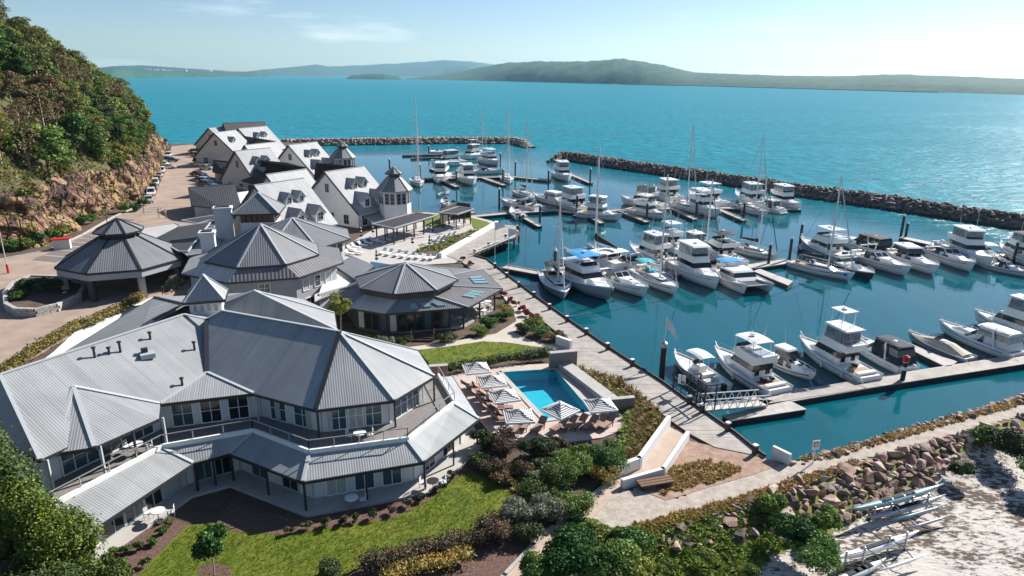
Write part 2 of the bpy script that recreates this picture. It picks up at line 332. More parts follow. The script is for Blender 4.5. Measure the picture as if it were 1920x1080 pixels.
# ---- water: ruffled in the bay, calm behind the breakwaters
def water_material():
    m, nt, p = _principled('bay_water'); L = nt.links.new
    g = _n(nt, 'ShaderNodeNewGeometry'); sx = _n(nt, 'ShaderNodeSeparateXYZ'); L(g.outputs['Position'], sx.inputs[0])
    def lin(ax, ay, c):
        a = _n(nt, 'ShaderNodeMath', operation='MULTIPLY_ADD'); L(sx.outputs[0], a.inputs[0]); a.inputs[1].default_value = ax; a.inputs[2].default_value = c
        b = _n(nt, 'ShaderNodeMath', operation='MULTIPLY_ADD'); L(sx.outputs[1], b.inputs[0]); b.inputs[1].default_value = ay; L(a.outputs[0], b.inputs[2]); return b
    e1 = lin(-0.828, -0.561, 0.828 * 16 + 0.561 * 266 + 14); e2 = lin(0.2, -1.0, 318)
    mn = _n(nt, 'ShaderNodeMath', operation='MINIMUM'); L(e1.outputs[0], mn.inputs[0]); L(e2.outputs[0], mn.inputs[1])
    mr = _n(nt, 'ShaderNodeMapRange', interpolation_type='SMOOTHSTEP'); L(mn.outputs[0], mr.inputs[0])
    mr.inputs[1].default_value = -10; mr.inputs[2].default_value = 55; mr.inputs[3].default_value = 1.0; mr.inputs[4].default_value = 0.0   # 1 = open bay
    mp = _n(nt, 'ShaderNodeMapping'); mp.inputs['Scale'].default_value = (0.55, 1.0, 1); mp.inputs['Rotation'].default_value = (0, 0, 0.25); L(g.outputs['Position'], mp.inputs[0])
    n1 = _n(nt, 'ShaderNodeTexNoise'); n1.inputs['Scale'].default_value = 0.2; n1.inputs['Detail'].default_value = 7; n1.inputs['Roughness'].default_value = 0.62; L(mp.outputs[0], n1.inputs[0])
    n2 = _n(nt, 'ShaderNodeTexNoise'); n2.inputs['Scale'].default_value = 0.9; n2.inputs['Detail'].default_value = 4; L(g.outputs['Position'], n2.inputs[0])
    gust = _n(nt, 'ShaderNodeTexNoise'); gust.inputs['Scale'].default_value = 0.012; gust.inputs['Detail'].default_value = 4; L(mp.outputs[0], gust.inputs[0])
    gr = _n(nt, 'ShaderNodeMapRange'); L(gust.outputs[0], gr.inputs[0]); gr.inputs[1].default_value = 0.3; gr.inputs[2].default_value = 0.7; gr.inputs[3].default_value = 0.55; gr.inputs[4].default_value = 1.15
    st = _n(nt, 'ShaderNodeMath', operation='MULTIPLY'); L(mr.outputs[0], st.inputs[0]); L(gr.outputs[0], st.inputs[1])
    b1 = _n(nt, 'ShaderNodeBump'); b1.inputs['Distance'].default_value = 1.5; L(st.outputs[0], b1.inputs['Strength']); L(n1.outputs[0], b1.inputs['Height'])
    b2 = _n(nt, 'ShaderNodeBump'); b2.inputs['Distance'].default_value = 0.03; b2.inputs['Strength'].default_value = 0.42; L(n2.outputs[0], b2.inputs['Height']); L(b1.outputs[0], b2.inputs['Normal'])
    L(b2.outputs[0], p.inputs['Normal'])
    cb = _n(nt, 'ShaderNodeMix', data_type='RGBA'); L(mr.outputs[0], cb.inputs[0]); cb.inputs[6].default_value = (0.002, 0.092, 0.120, 1); cb.inputs[7].default_value = (0.001, 0.200, 0.262, 1)
    cv = _n(nt, 'ShaderNodeMix', data_type='RGBA', blend_type='MULTIPLY'); cv.inputs[0].default_value = 0.35; L(cb.outputs[2], cv.inputs[6])
    rr = _n(nt, 'ShaderNodeMapRange'); L(gust.outputs[0], rr.inputs[0]); rr.inputs[1].default_value = 0.3; rr.inputs[2].default_value = 0.7; rr.inputs[3].default_value = 0.55; rr.inputs[4].default_value = 1.25
    L(rr.outputs[0], cv.inputs[7])
    m3 = _n(nt, 'ShaderNodeMapping'); m3.inputs['Scale'].default_value = (0.26, 0.075, 1); m3.inputs['Rotation'].default_value = (0, 0, -.12); L(g.outputs['Position'], m3.inputs[0])
    n3 = _n(nt, 'ShaderNodeTexNoise'); n3.inputs['Scale'].default_value = 1.0; n3.inputs['Detail'].default_value = 4; n3.inputs['Roughness'].default_value = .7; L(m3.outputs[0], n3.inputs[0])
    r3 = _n(nt, 'ShaderNodeMapRange'); L(n3.outputs[0], r3.inputs[0]); r3.inputs[1].default_value = .32; r3.inputs[2].default_value = .68; r3.inputs[3].default_value = .62; r3.inputs[4].default_value = 1.32  # light and dark of the ripples, painted into the water colour
    c3 = _n(nt, 'ShaderNodeMix', data_type='RGBA', blend_type='MULTIPLY'); fm = _n(nt, 'ShaderNodeMapRange'); L(mr.outputs[0], fm.inputs[0]); fm.inputs[3].default_value = .25; fm.inputs[4].default_value = .95; L(fm.outputs[0], c3.inputs[0]); L(cv.outputs[2], c3.inputs[6]); L(r3.outputs[0], c3.inputs[7]); L(c3.outputs[2], p.inputs['Base Color'])
    rg_ = _n(nt, 'ShaderNodeMapRange'); L(mr.outputs[0], rg_.inputs[0]); rg_.inputs[3].default_value = .035; rg_.inputs[4].default_value = .30; L(rg_.outputs[0], p.inputs['Roughness']); io = _n(nt, 'ShaderNodeMapRange'); L(mr.outputs[0], io.inputs[0]); io.inputs[3].default_value = 1.42; io.inputs[4].default_value = 1.09; L(io.outputs[0], p.inputs['IOR'])
water_material()
mb = MB(); N = 96; k = mb.pts([(0, 1000, 0)] + [(26000 * math.cos(2 * math.pi * i / N), 1000 + 26000 * math.sin(2 * math.pi * i / N), 0) for i in range(N)])
for i in range(N): mb.f.append((0, 1 + i, 1 + (i + 1) % N))
structure(mb.build('water', 'bay_water'))

# ---- far land
def far_land(name, cols, m, depth=1.35, amp=0.25, ny=14, sub=10, seed=1, rough=30.0, label=None):
    """cols: (px, y of the shore, y of the skyline); the shore stands on the water, the ridge behind it"""
    px = np.array([c[0] for c in cols], float); yb = np.array([c[1] for c in cols], float); yt = np.array([c[2] for c in cols], float)
    X = np.linspace(px[0], px[-1], (len(cols) - 1) * sub + 1); YB = np.interp(X, px, yb); YT = np.interp(X, px, yt)
    rows = []
    for j in range(ny + 1):
        t = j / ny; row = []
        for i in range(len(X)):
            c = at(X[i], YB[i], 0.0); dist = math.hypot(c[0], c[1]); u = c[:2] / dist
            rd = dist * (1 + (depth - 1) * 0.5); rr = ray(X[i], YT[i]); zr = max(2.0, EYE[2] + rr[2] / math.hypot(rr[0], rr[1]) * rd)
            r = dist * (1 + (depth - 1) * t); sh = math.sin(math.pi * min(1, max(0, t))) ** 0.75
            q = u * r; nz = float(fbm(np.array(q[0] / rough / 5), np.array(q[1] / rough / 5), seed)) - 0.5
            fine = float(fbm(np.array(q[0] / rough), np.array(q[1] / rough), seed + 9, 3)) - 0.5
            z = zr * sh * (1 + (amp * nz if abs(t - .5) > .02 else 0)) + fine * zr * 0.10 * sh + (0.6 if 0 < t < 1 else 0)
            row.append((q[0], q[1], z if 0 < t < 1 else -1.0))
        rows.append(row)
    V = np.array(rows).reshape(-1, 3); n = len(X); idx = np.arange(len(V)).reshape(ny + 1, n)
    q = np.stack([idx[:-1, :-1], idx[:-1, 1:], idx[1:, 1:], idx[1:, :-1]], -1).reshape(-1, 4)
    o = npmesh(name, V, q, m, smooth=True); o['kind'] = 'structure'
    if label: o['label'] = label
    return o
mat('far_forest', (0.004, 0.040, 0.034), 0.95, col2=(0.030, 0.110, 0.075), vs=0.03, bump=1.0, bs=0.05, detail=10)
mat('far_forest_wide', (0.010, 0.05, 0.055), 0.95, col2=(0.03, 0.09, 0.085), vs=0.004, bump=1.0, bs=0.01, detail=8)
far_land('distant_hills', [(430, 142.5, 140), (490, 142.5, 131), (560, 142.6, 125), (595, 142.7, 121.5), (615, 142.8, 125), (680, 143, 124), (760, 143.6, 118), (830, 144.2, 112.5), (880, 144.8, 116), (930, 145.2, 122), (1000, 146, 132)], 'far_forest_wide', 1.3, seed=4, rough=160)
far_land('hills', [(150, 145, 132), (215, 145, 124), (270, 144, 122.5), (330, 144, 127), (420, 143.6, 133), (470, 143.4, 138)], 'far_forest_wide', 1.35, seed=8, rough=150)
far_land('town_headland', [(120, 147, 130), (215, 147, 128), (250, 146, 128), (300, 145.5, 133), (340, 145, 134), (390, 144.8, 134), (440, 144.5, 134), (480, 144.4, 135), (505, 144.2, 142)], 'far_forest', 1.16, seed=11, rough=40)
far_land('island', [(648, 148, 147), (660, 148.2, 141), (690, 148.6, 138.5), (720, 149, 138.8), (745, 149.2, 143), (755, 149.3, 148)], 'far_forest', 1.12, seed=14, rough=22)
far_land('headland', [(760, 149, 148.5), (800, 149.6, 143), (850, 150.5, 137), (905, 151.5, 126), (950, 152.5, 118), (1000, 154, 116.5), (1050, 155.3, 115), (1100, 156.6, 117), (1150, 157.8, 111.5), (1200, 159, 115), (1250, 160, 124), (1300, 161, 137.5), (1340, 162, 138), (1420, 164, 140.5), (1500, 166, 143), (1600, 168.5, 143), (1650, 170, 140), (1700, 171.3, 140), (1760, 173, 143), (1850, 176, 146.5), (1920, 178, 149), (2100, 184, 152), (2300, 190, 158)], 'far_forest', 1.45, seed=21, rough=26, sub=16, ny=18)
mat('beach_far', (0.42, 0.38, 0.32), 0.9)
mbx = MB(); BX = np.linspace(1150, 1760, 60); SY = np.interp(BX, [1150, 1300, 1500, 1700, 1760], [157.8, 161, 166, 171.3, 173])
for i in range(59):
    w0, w1 = .25 + .5 * float(vnoise(np.array(i * .35), np.array(2.), 5)), .25 + .5 * float(vnoise(np.array((i + 1) * .35), np.array(2.), 5))
    mbx.face([at(BX[i], SY[i] + .12, 0.15), at(BX[i + 1], SY[i + 1] + .12, 0.15), at(BX[i + 1], SY[i + 1] - w1, 1.6), at(BX[i], SY[i] - w0, 1.6)])
structure(mbx.build('far_beach', 'beach_far'))

# ---- rocks
import bmesh
def rock_mesh(name, seed, npt=13, m='rock_pink', flat=0.75):
    rg = random.Random(seed); bm = bmesh.new()
    for _ in range(npt):
        v = Vector((rg.gauss(0, 1), rg.gauss(0, 1), rg.gauss(0, 1))).normalized() * rg.uniform(0.75, 1.0)
        v.x = max(-0.72, min(0.78, v.x)); v.y = max(-0.7, min(0.74, v.y)); v.z = max(-0.6, min(0.62, v.z)) * flat
        bm.verts.new(v)
    bmesh.ops.convex_hull(bm, input=bm.verts)
    for v in [v for v in bm.verts if not v.link_faces]: bm.verts.remove(v)
    bmesh.ops.triangulate(bm, faces=bm.faces); bmesh.ops.recalc_face_normals(bm, faces=bm.faces)
    me = bpy.data.meshes.new(name); bm.to_mesh(me); bm.free(); me.materials.append(MATS[m]); return me
def rock_material(name, a, b, c):
    m, nt, p = _principled(name); L = nt.links.new
    oi = _n(nt, 'ShaderNodeObjectInfo'); g = _n(nt, 'ShaderNodeNewGeometry'); no = _n(nt, 'ShaderNodeTexNoise'); no.inputs['Scale'].default_value = 1.1; no.inputs['Detail'].default_value = 5
    L(g.outputs['Position'], no.inputs[0])
    mx = _n(nt, 'ShaderNodeMath', operation='MULTIPLY_ADD'); L(oi.outputs['Random'], mx.inputs[0]); mx.inputs[1].default_value = 0.4; L(no.outputs[0], mx.inputs[2])
    sb = _n(nt, 'ShaderNodeMath', operation='SUBTRACT'); L(mx.outputs[0], sb.inputs[0]); sb.inputs[1].default_value = 0.2
    rp = _n(nt, 'ShaderNodeValToRGB'); e = rp.color_ramp.elements; e[0].position = 0.3; e[0].color = a + (1,); e[1].position = 0.7; e[1].color = c + (1,)
    k = e.new(0.5); k.color = b + (1,); L(sb.outputs[0], rp.inputs[0])
    sz = _n(nt, 'ShaderNodeSeparateXYZ'); L(g.outputs['Position'], sz.inputs[0]); wt = _n(nt, 'ShaderNodeMapRange', interpolation_type='SMOOTHSTEP'); L(sz.outputs[2], wt.inputs[0]); wt.inputs[1].default_value = .25; wt.inputs[2].default_value = .75; wt.inputs[3].default_value = 1; wt.inputs[4].default_value = 0      # wet, weedy tide band
    wm_ = _n(nt, 'ShaderNodeMix', data_type='RGBA'); L(wt.outputs[0], wm_.inputs[0]); L(rp.outputs[0], wm_.inputs[6]); wm_.inputs[7].default_value = (.035, .030, .022, 1); L(wm_.outputs[2], p.inputs['Base Color'])
    p.inputs['Roughness'].default_value = 0.9; nb = _n(nt, 'ShaderNodeTexNoise'); nb.inputs['Scale'].default_value = 6; nb.inputs['Detail'].default_value = 6; L(g.outputs['Position'], nb.inputs[0])
    bp = _n(nt, 'ShaderNodeBump'); bp.inputs['Strength'].default_value = 0.5; bp.inputs['Distance'].default_value = 0.08; L(nb.outputs[0], bp.inputs['Height']); L(bp.outputs[0], p.inputs['Normal'])
rock_material('rock_pink', (0.19, 0.11, 0.088), (0.36, 0.225, 0.175), (0.50, 0.39, 0.32))
rock_material('rock_grey', (0.08, 0.060, 0.055), (0.20, 0.145, 0.125), (0.42, 0.34, 0.30))
ROCKS = [rock_mesh('rock', 100 + i, 11 + i % 5) for i in range(12)]
ROCKS_G = [rock_mesh('rock', 200 + i, 10 + i % 4, 'rock_grey', 0.85) for i in range(10)]
def rock_pile(name, pts, m, parent=None, seed=3):
    """many small rocks joined: pts = (x, y, z, size)"""
    rg = random.Random(seed); VV = []; FF = []; k = 0; src = []
    for me in (ROCKS if m == 'rock_pink' else ROCKS_G):
        src.append((np.array([v.co[:] for v in me.vertices]), np.array([p.vertices[:] for p in me.polygons])))
    for (x, y, z, s) in pts:
        v, f = src[rg.randrange(len(src))]; R = np.array(Matrix.Rotation(rg.uniform(0, 6.28), 3, 'Z') @ Matrix.Rotation(rg.uniform(-.7, .7), 3, 'X'))
        VV.append((v * (s * np.array([rg.uniform(.8, 1.3), rg.uniform(.7, 1.1), rg.uniform(.7, 1.1)]))) @ R.T + (x, y, z)); FF.append(f + k); k += len(v)
    return npmesh(name, np.concatenate(VV), np.concatenate(FF), m, parent)
def breakwater(line, label, crest=2.6, half=7.0, topw=1.6, step=0.55, m='rock_grey', size=(0.55, 1.05)):
    t = thing('breakwater', label, 'breakwater', (line[0][0], line[0][1], 0)); rg = random.Random(len(label))
    line = [np.array(p, float) for p in line]; rings = []; dirs = []
    for i, p in enumerate(line):
        d = unit(line[min(i + 1, len(line) - 1)] - line[max(i - 1, 0)]); n = V3(-d[1], d[0], 0)[:2]; dirs.append((d, n))
        sc = 0.45 if i == len(line) - 1 else 1.0
        rings.append([(p[0] + n[0] * w_, p[1] + n[1] * w_, z_) for w_, z_ in ((-half, -2.2), (-topw, (crest - 0.5) * (1 if sc == 1 else .3)), (topw, (crest - 0.5) * (1 if sc == 1 else .3)), (half, -2.2))])
    c = MB(); c.loft(rings, cap=True, close=True); c.build('core', 'rock_grey', t, world=True)
    pts = []
    for i in range(len(line) - 1):
        L = np.linalg.norm(line[i + 1] - line[i]); nseg = int(L / step)
        for s in range(nseg):
            f = (s + rg.random()) / nseg; p = line[i] + (line[i + 1] - line[i]) * f; n = dirs[i][1]
            end = (i == len(line) - 2) and f > 0.55
            for _ in range(6):
                w_ = rg.uniform(-half * 0.62, half * 0.62); z = crest if abs(w_) < topw else crest - (abs(w_) - topw) / (half - topw) * (crest + 2.0)
                if end: z *= 1 - 0.8 * (f - .55) / .45
                if z < -0.7: continue
                pts.append((p[0] + n[0] * w_, p[1] + n[1] * w_, z - 0.25 + rg.uniform(-.15, .2), rg.uniform(*size)))
    rk = rock_pile('armour_rock', pts, m, None, 5); rk.parent = t; rk.location = (-line[0][0], -line[0][1], 0); rk['kind'] = 'stuff'
    return t
breakwater([(-104, 300)] + [tuple(at(x, y, 2.6)[:2]) for x, y in [(560, 261), (700, 259.5), (850, 257.5), (965, 258), (995, 266)]], 'long low breakwater of pink rocks behind the far boats', m='rock_pink')
breakwater([tuple(at(x, y, 2.6)[:2]) for x, y in [(2250, 445), (2080, 423), (1920, 404), (1700, 373), (1500, 346), (1300, 318), (1150, 298), (1062, 285), (1036, 290)]], 'dark rock breakwater running along the right of the marina')
mat('deck_grey', (0.22, 0.20, 0.19), 0.8, var=.15, vs=3)

# ================================================================ building kit
def roof(parent, faces, m, name='roof', th=0.2):
    """closed roof skin: sloping faces, underside and fascia"""
    mb = MB(); edges = {}
    for P in faces:
        P = [np.asarray(p, float) for p in P]; mb.slope(P); n = len(P)
        mb.face([p - V3(0, 0, th) for p in (P if np.cross(P[1] - P[0], P[2] - P[0])[2] < 0 else P[::-1])])
        for i in range(n):
            a, b = P[i], P[(i + 1) % n]; key = frozenset((tuple(np.round(a, 2)), tuple(np.round(b, 2))))
            edges.setdefault(key, []).append((a, b))
    for e in edges.values():
        if len(e) == 1: a, b = e[0]; mb.face([a, b, b - V3(0, 0, th), a - V3(0, 0, th)])
    return mb.build(name, m, parent, world=True)
def caps(rf, segs, m='light_trim', wd=0.22, lift=0.05):
    for a, b in segs:
        a, b = np.asarray(a, float), np.asarray(b, float)
        MB().bar(a + V3(0, 0, lift), b + V3(0, 0, lift), wd, 0.09).build('ridge_cap', m, rf, world=True)
def gutter(rf, pts, m='dark_trim', closed=False):
    pts = [np.asarray(p, float) for p in pts]
    for i in range(len(pts) if closed else len(pts) - 1):
        MB().bar(pts[i] - V3(0, 0, 0.11), pts[(i + 1) % len(pts)] - V3(0, 0, 0.11), 0.16, 0.2).build('gutter', m, rf, world=True)
def wall(parent, poly, z0, z1, m, name='wall'):
    return MB().prism([p[:2] for p in poly], z0, z1).build(name, m, parent, world=True)
def post(parent, x, y, z0, z1, wd=0.16, m='dark_trim', name='post'):
    return MB().box((x, y, (z0 + z1) / 2), (wd, wd, z1 - z0)).build(name, m, parent, world=True)
def window(parent, p, n, wd, ht, m='white_paint', g='glass', mull=(2, 1), fr=0.09, name='window', proud=0.06):
    """p = middle of the sill on the wall face, n = outward direction"""
    n = unit(V3(n[0], n[1], 0)); t = V3(-n[1], n[0], 0); up = V3(0, 0, 1); p = np.asarray(p, float); c = p + up * ht / 2
    M = np.stack([t, n, up], 1); f = MB()
    for sx in (-1, 1): f.box(c + t * sx * (wd / 2 - fr / 2) + n * proud / 2, (fr, proud + 0.05, ht), M=M)
    for sz in (-1, 1): f.box(c + up * sz * (ht / 2 - fr / 2) + n * proud / 2, (wd - 2 * fr, proud + 0.05, fr), M=M)
    for i in range(1, mull[0]): f.box(c + t * (wd * i / mull[0] - wd / 2) + n * proud / 2, (fr * 0.6, proud, ht - 2 * fr), M=M)
    for i in range(1, mull[1]): f.box(c + up * (ht * i / mull[1] - ht / 2) + n * proud / 2, (wd - 2 * fr, proud * .9, fr * 0.5), M=M)
    fo = f.build(name, m, parent, world=True)
    MB().box(c + n * 0.012, (wd - 2 * fr, 0.05, ht - 2 * fr), M=M).build('pane', g, fo, world=True)
    return fo
def inset(poly, d):
    """closed counter-clockwise outline moved inwards by d"""
    P = [np.asarray(p[:2], float) for p in poly]; n = len(P); out = []
    for i in range(n):
        a, b, c = P[i - 1], P[i], P[(i + 1) % n]; e1 = unit(b - a); e2 = unit(c - b); n1 = np.array([-e1[1], e1[0]]); n2 = np.array([-e2[1], e2[0]])
        k = unit(n1 + n2); out.append(b + k * (d / max(0.35, k @ n1)))
    return out
def railing(parent, pts, h=1.0, m='light_trim', step=1.6, rails=2, r=0.035, name='railing'):
    mb = MB(); pts = [np.asarray(p, float) for p in pts]
    for a, b in zip(pts[:-1], pts[1:]):
        L = np.linalg.norm(b - a); k = max(1, int(round(L / step)))
        for i in range(k + 1): p = a + (b - a) * i / k; mb.bar(p, p + V3(0, 0, h), r * 1.6)
        for j in range(rails): z = h * (1 - 0.45 * j); mb.bar(a + V3(0, 0, z), b + V3(0, 0, z), r * 2)
    return mb.build(name, m, parent, world=True)
def ring(c, r, z, rot, n=8): return [V3(c[0] + r * math.cos(rot + 2 * math.pi * i / n), c[1] + r * math.sin(rot + 2 * math.pi * i / n), z) for i in range(n)]
def pyramid(parent, base, apex, m, th=0.15, capm='light_trim', cw=0.22, name='roof', dark=True):
    n = len(base); rf = roof(parent, [[base[i], base[(i + 1) % n], apex] for i in range(n)], m, name, th)
    caps(rf, [(b, apex) for b in base], capm, cw); gutter(rf, base, 'dark_trim' if dark else 'light_trim', True); return rf
Z = lambda p, z: V3(p[0], p[1], z)
WR = random.Random(21)
def wall_windows(parent, a, b, z, n_, wd, ht, side=1, m='white_paint', g='glass', mull=(2, 2), margin=0.6, name='window'):
    a = np.asarray(a[:2], float); b = np.asarray(b[:2], float); e = unit(b - a); nrm = np.array([e[1], -e[0]]) * side; L = np.linalg.norm(b - a)
    for i in range(n_):
        q = a + e * (margin + (L - 2 * margin) * (i + 0.5) / n_); gg = g if g != 'glass' or WR.random() < .55 else WR.choice(['glass_blue', 'curtain', 'glass_blue']); window(parent, (q[0], q[1], z), nrm, wd, ht, m, gg, mull, name=name)

# ================================================================ the near lodge
lg = thing('lodge', 'large two storey grey metal roofed lodge with white verandahs beside the lawn', 'building', (-20, 48, 2))
ZE = 7.4
La, Lb, Lc = at(0, 703, 10.6), at(345, 590, 10.6), at(75, 862, ZE); PL = plane(La, Lb, Lc)
Ma, Mb_, Mc = at(417, 583, 10.9), at(637, 622, 10.9), at(592, 768, ZE); PM = plane(Ma, Mb_, Mc)
def both(x, y): return (on_plane(x, y, PL) + on_plane(x, y, PM)) / 2
x0, x1 = on_plane(387, 599, PL), on_plane(388, 698, PL); v0, v1 = on_plane(387, 599, PM), on_plane(388, 698, PM); e0 = on_plane(300, 757, PL); e1 = on_plane(475, 737, PM)
_n2 = unit(V3(Lc[0] - La[0], Lc[1] - La[1], 0)); _rd = unit(V3(*(Lb - La)[:2], 0)); _nr = V3(_rd[1], -_rd[0], 0)
hw = float((Lc - La) @ _nr); L2 = Lc - _nr * 2 * hw; L3 = L2 + (Lb - La); L2[2] = L3[2] = ZE
P2, P3, P4 = at(740, 750, ZE), at(815, 705, ZE), at(783, 657, ZE); P5 = V3(-13.5, 56.8, ZE); P6 = V3(-25.0, 61.5, ZE)
ap = on_plane(138, 725, PL); b1, b2, b3 = at(100, 850, 7.3), at(177, 838, 7.3), at(297, 785, 7.3); b0 = on_plane(110, 722, PL)
rf = roof(lg, [[La, Lb, x0, x1, e0, Lc], [x0, v0, v1, x1], [La, Lc, L2], [La, L2, L3, Lb], [v0, Ma, Mb_, Mc, e1, v1], [e0, e1, v1, x1], [Mb_, P2, Mc], [Mb_, P3, P2], [Mb_, P4, P3], [Mb_, P5, P4], [Ma, P6, P5, Mb_], [Lb, L3, P6, Ma, v0, x0]], 'roof_light')
caps(rf, [(La, Lb), (Lb, v0), (v0, Ma), (Ma, Mb_), (La, Lc), (Mb_, P2), (Mb_, P3), (Mb_, P4), (v1, e0), (v1, e1)])
caps(rf, [(Mb_, Mc), (v0, v1)], 'dark_trim', 0.34, 0.07)
gutter(rf, [L2, Lc, e0, e1, Mc, P2, P3, P4, P5])
by = roof(lg, [[ap, b1, b2], [ap, b2, b3, e0 + V3(0, 0, .03)], [ap, b0, b1]], 'roof_light', 'bay_roof', 0.16)
caps(by, [(ap, b1), (ap, b2), (ap, e0)], wd=0.26); gutter(by, [b1, b2, b3])
E_ = [Lc, e0, e1, Mc, P2, P3, P4, P5, P6, L3, L2]; W_ = inset(E_, 0.9)
wall(lg, W_, 4.4, 7.15, 'white_wall', 'upper_wall')
V = [at(*p, 4.35) for p in [(150, 1008), (362, 868), (430, 850), (568, 903), (795, 865), (898, 785), (848, 706)]]
I = [at(*p, 5.15) for p in [(95, 952), (305, 840), (475, 810), (580, 850), (765, 826), (852, 757), (822, 706)]]
LW = inset([p[:2] for p in V] + [W_[6], W_[7], W_[8], W_[9], W_[10]], 1.35); wall(lg, LW, 1.9, 4.75, 'white_wall', 'lower_wall')
vr = roof(lg, [[V[i], V[i + 1], I[i + 1], I[i]] for i in range(6)], 'roof_light', 'verandah_roof', 0.14)
caps(vr, [(V[i], I[i]) for i in range(1, 6)], wd=0.24); gutter(vr, V)
fl = MB(); fl.prism([I[i] for i in range(7)] + [W_[6], W_[5], W_[4], W_[3], W_[2], W_[1], W_[0]], 4.9, 5.08); fl.build('balcony_floor', 'deck_grey', lg, world=True)
pf = MB()
for i in range(6): pf.bar(Z(I[i], 5.27), Z(I[i + 1], 5.27), 0.16, 0.36)
pf.build('parapet', 'white_paint', lg, world=True)
railing(lg, [Z(p, 5.4) for p in I], 0.75, 'galvanised', 1.9, 1, 0.03)
for i in range(7): post(lg, V[i][0] + (-.15 if i in (5,) else 0), V[i][1] + .12, 1.9, 4.3, 0.14)
for i in (1, 2, 3, 4): q = V[i] + (V[i + 1] - V[i]) * 0.5; post(lg, q[0], q[1] + .12, 1.9, 4.3, 0.12)
for k_, q in enumerate((Lc, b2, b3, e1, Mc, P2, P3, (b2 + b3) / 2)): post(lg, q[0] * 0.985 - .2, q[1] + .25, 5.0, 7.25, 0.13, 'light_trim' if k_ < 4 else 'dark_trim')
# doors and windows, storey by storey
for i, (nd, wd) in enumerate([(4, 1.7), (3, 1.5), (2, 1.6), (3, 1.45), (2, 1.5), (2, 1.4)]):
    wall_windows(lg, W_[i], W_[i + 1], 5.1, nd, wd, 2.0, mull=(2, 2), m='white_paint', g='glass' if i % 2 else 'glass_blue', name='balcony_door')
    wall_windows(lg, LW[i], LW[i + 1], 2.08, max(1, nd - (i == 1)), wd, 2.05, mull=(2, 1), m='white_paint' if i > 2 else 'light_trim', g='glass', name='door')
for i, a, b in [(2, .30, .5), (2, .80, .45), (3, .12, .35), (4, .9, .4)]:
    e = np.asarray(W_[i + 1]) - W_[i]; q = np.asarray(W_[i]) + e * a; nr = unit(V3(e[1], -e[0], 0)); M_ = np.stack([unit(V3(e[0], e[1], 0)), nr, V3(0, 0, 1)], 1)
    cu = MB(); cu.box((q[0] + nr[0] * .1, q[1] + nr[1] * .1, 6.05), (b, .06, 1.9), M=M_); cu.build('curtain', 'curtain', lg, world=True)
# terrace slab under the verandah
MB().prism([V[i] + unit(V[i] - V3(-19, 52, V[i][2])) * 0.5 for i in range(7)] + [Z(LW[6], 0), Z(LW[5], 0), Z(LW[4], 0), Z(LW[3], 0), Z(LW[2], 0), Z(LW[1], 0), Z(LW[0], 0)], 1.8, 2.07).build('terrace', 'pale_paving', lg, world=True)
for px, py, h in [(178, 670, .7), (226, 660, .75), (205, 664, .45), (365, 656, .6), (282, 636, .5), (342, 722, .5)]:
    q = on_plane(px, py, PL); MB().tube([q - V3(0, 0, .1), q + V3(0, 0, h)], 0.09, 8).lathe([(.15, h), (.17, h + .1), (.05, h + .16)], 8, q).build('vent_pipe', 'dark_trim', lg, world=True)
q = on_plane(277, 668, PL); MB().box(q + V3(0, 0, .12), (1.0, 0.9, 0.35), 0.6).build('roof_hatch', 'light_trim', lg, world=True)
MB().box(q + V3(-.25, .1, .42), (.45, .35, .4), 0.6).build('vent_cowl', 'dark_trim', lg, world=True)

for i in (1, 2, 3, 4, 5):
    q = W_[i]; MB().box((q[0], q[1], 6.1), (.1, .1, 2.1)).build('downpipe', 'light_trim', lg, world=True); q = LW[i]; MB().box((q[0], q[1], 3.2), (.1, .1, 2.3)).build('downpipe', 'light_trim', lg, world=True)
# low wing behind the lodge with its own roof, and the cupola on it
sp = thing('rear_wing', 'hip roofed rear wing between the lodge and the round lobby', 'building', (-24, 60, 2))
S = at(477, 545, 10.3); s1 = at(632, 619, 7.2); s2 = at(627, 587, 7.2); s0 = at(421, 568, 9.2); s3 = at(408, 592, 8.3); s4 = V3(-22, 68.5, 7.2); s5 = V3(-30, 66.5, 8.0)
r_ = roof(sp, [[S, s0, s3, s1], [S, s1, s2], [S, s2, s4], [S, s4, s5, s0]], 'roof_light'); caps(r_, [(S, s1), (S, s2), (S, s0)]); gutter(r_, [s3, s1, s2, s4])
wall(sp, [(-16.8, 58.2), (-18, 61.5), (-22.5, 67.5), (-29, 65.8), (-29, 60)], 1.9, 7.1, 'white_wall')
g0, g1, g2, g3 = at(122, 660, 7.2), at(289, 557, 7.2), at(345, 570, 9.7), at(266, 613, 9.7)
gw = thing('west_wing', 'shaded grey roofed wing at the back of the lodge along the hedge', 'building', (-33, 60, 2))
r_ = roof(gw, [[g0, g1, g2, g3], [g1, V3(-27, 71, 7.2), g2]], 'roof_light'); gutter(r_, [g0, g1]); caps(r_, [(g1, g2), (g2, g3)], 'dark_trim')
wall(gw, [g0 + V3(1.2, .5, 0), g1 + V3(1.2, -1, 0), V3(-29, 68, 0), V3(-28, 62, 0), g3 + V3(1, -3, 0)], 1.9, 7.0, 'white_wall')
cp = thing('roof_cupola', 'small pyramid roofed cupola with window band on top of the lodge roofs', 'cupola', (-29, 59, 8))
c0, c1 = at(343, 568, 10.9), at(421, 562, 10.9); ce = c1 - c0; cn = V3(-ce[1], ce[0], 0); base = [c0, c1, c1 + cn * .9, c0 + cn * .9]; cc = sum(base) / 4
pyramid(cp, base, Z(cc, 12.9), 'roof_light', 0.12)
bi = inset(base, 0.45); wall(cp, bi, 7.8, 10.75, 'white_wall')
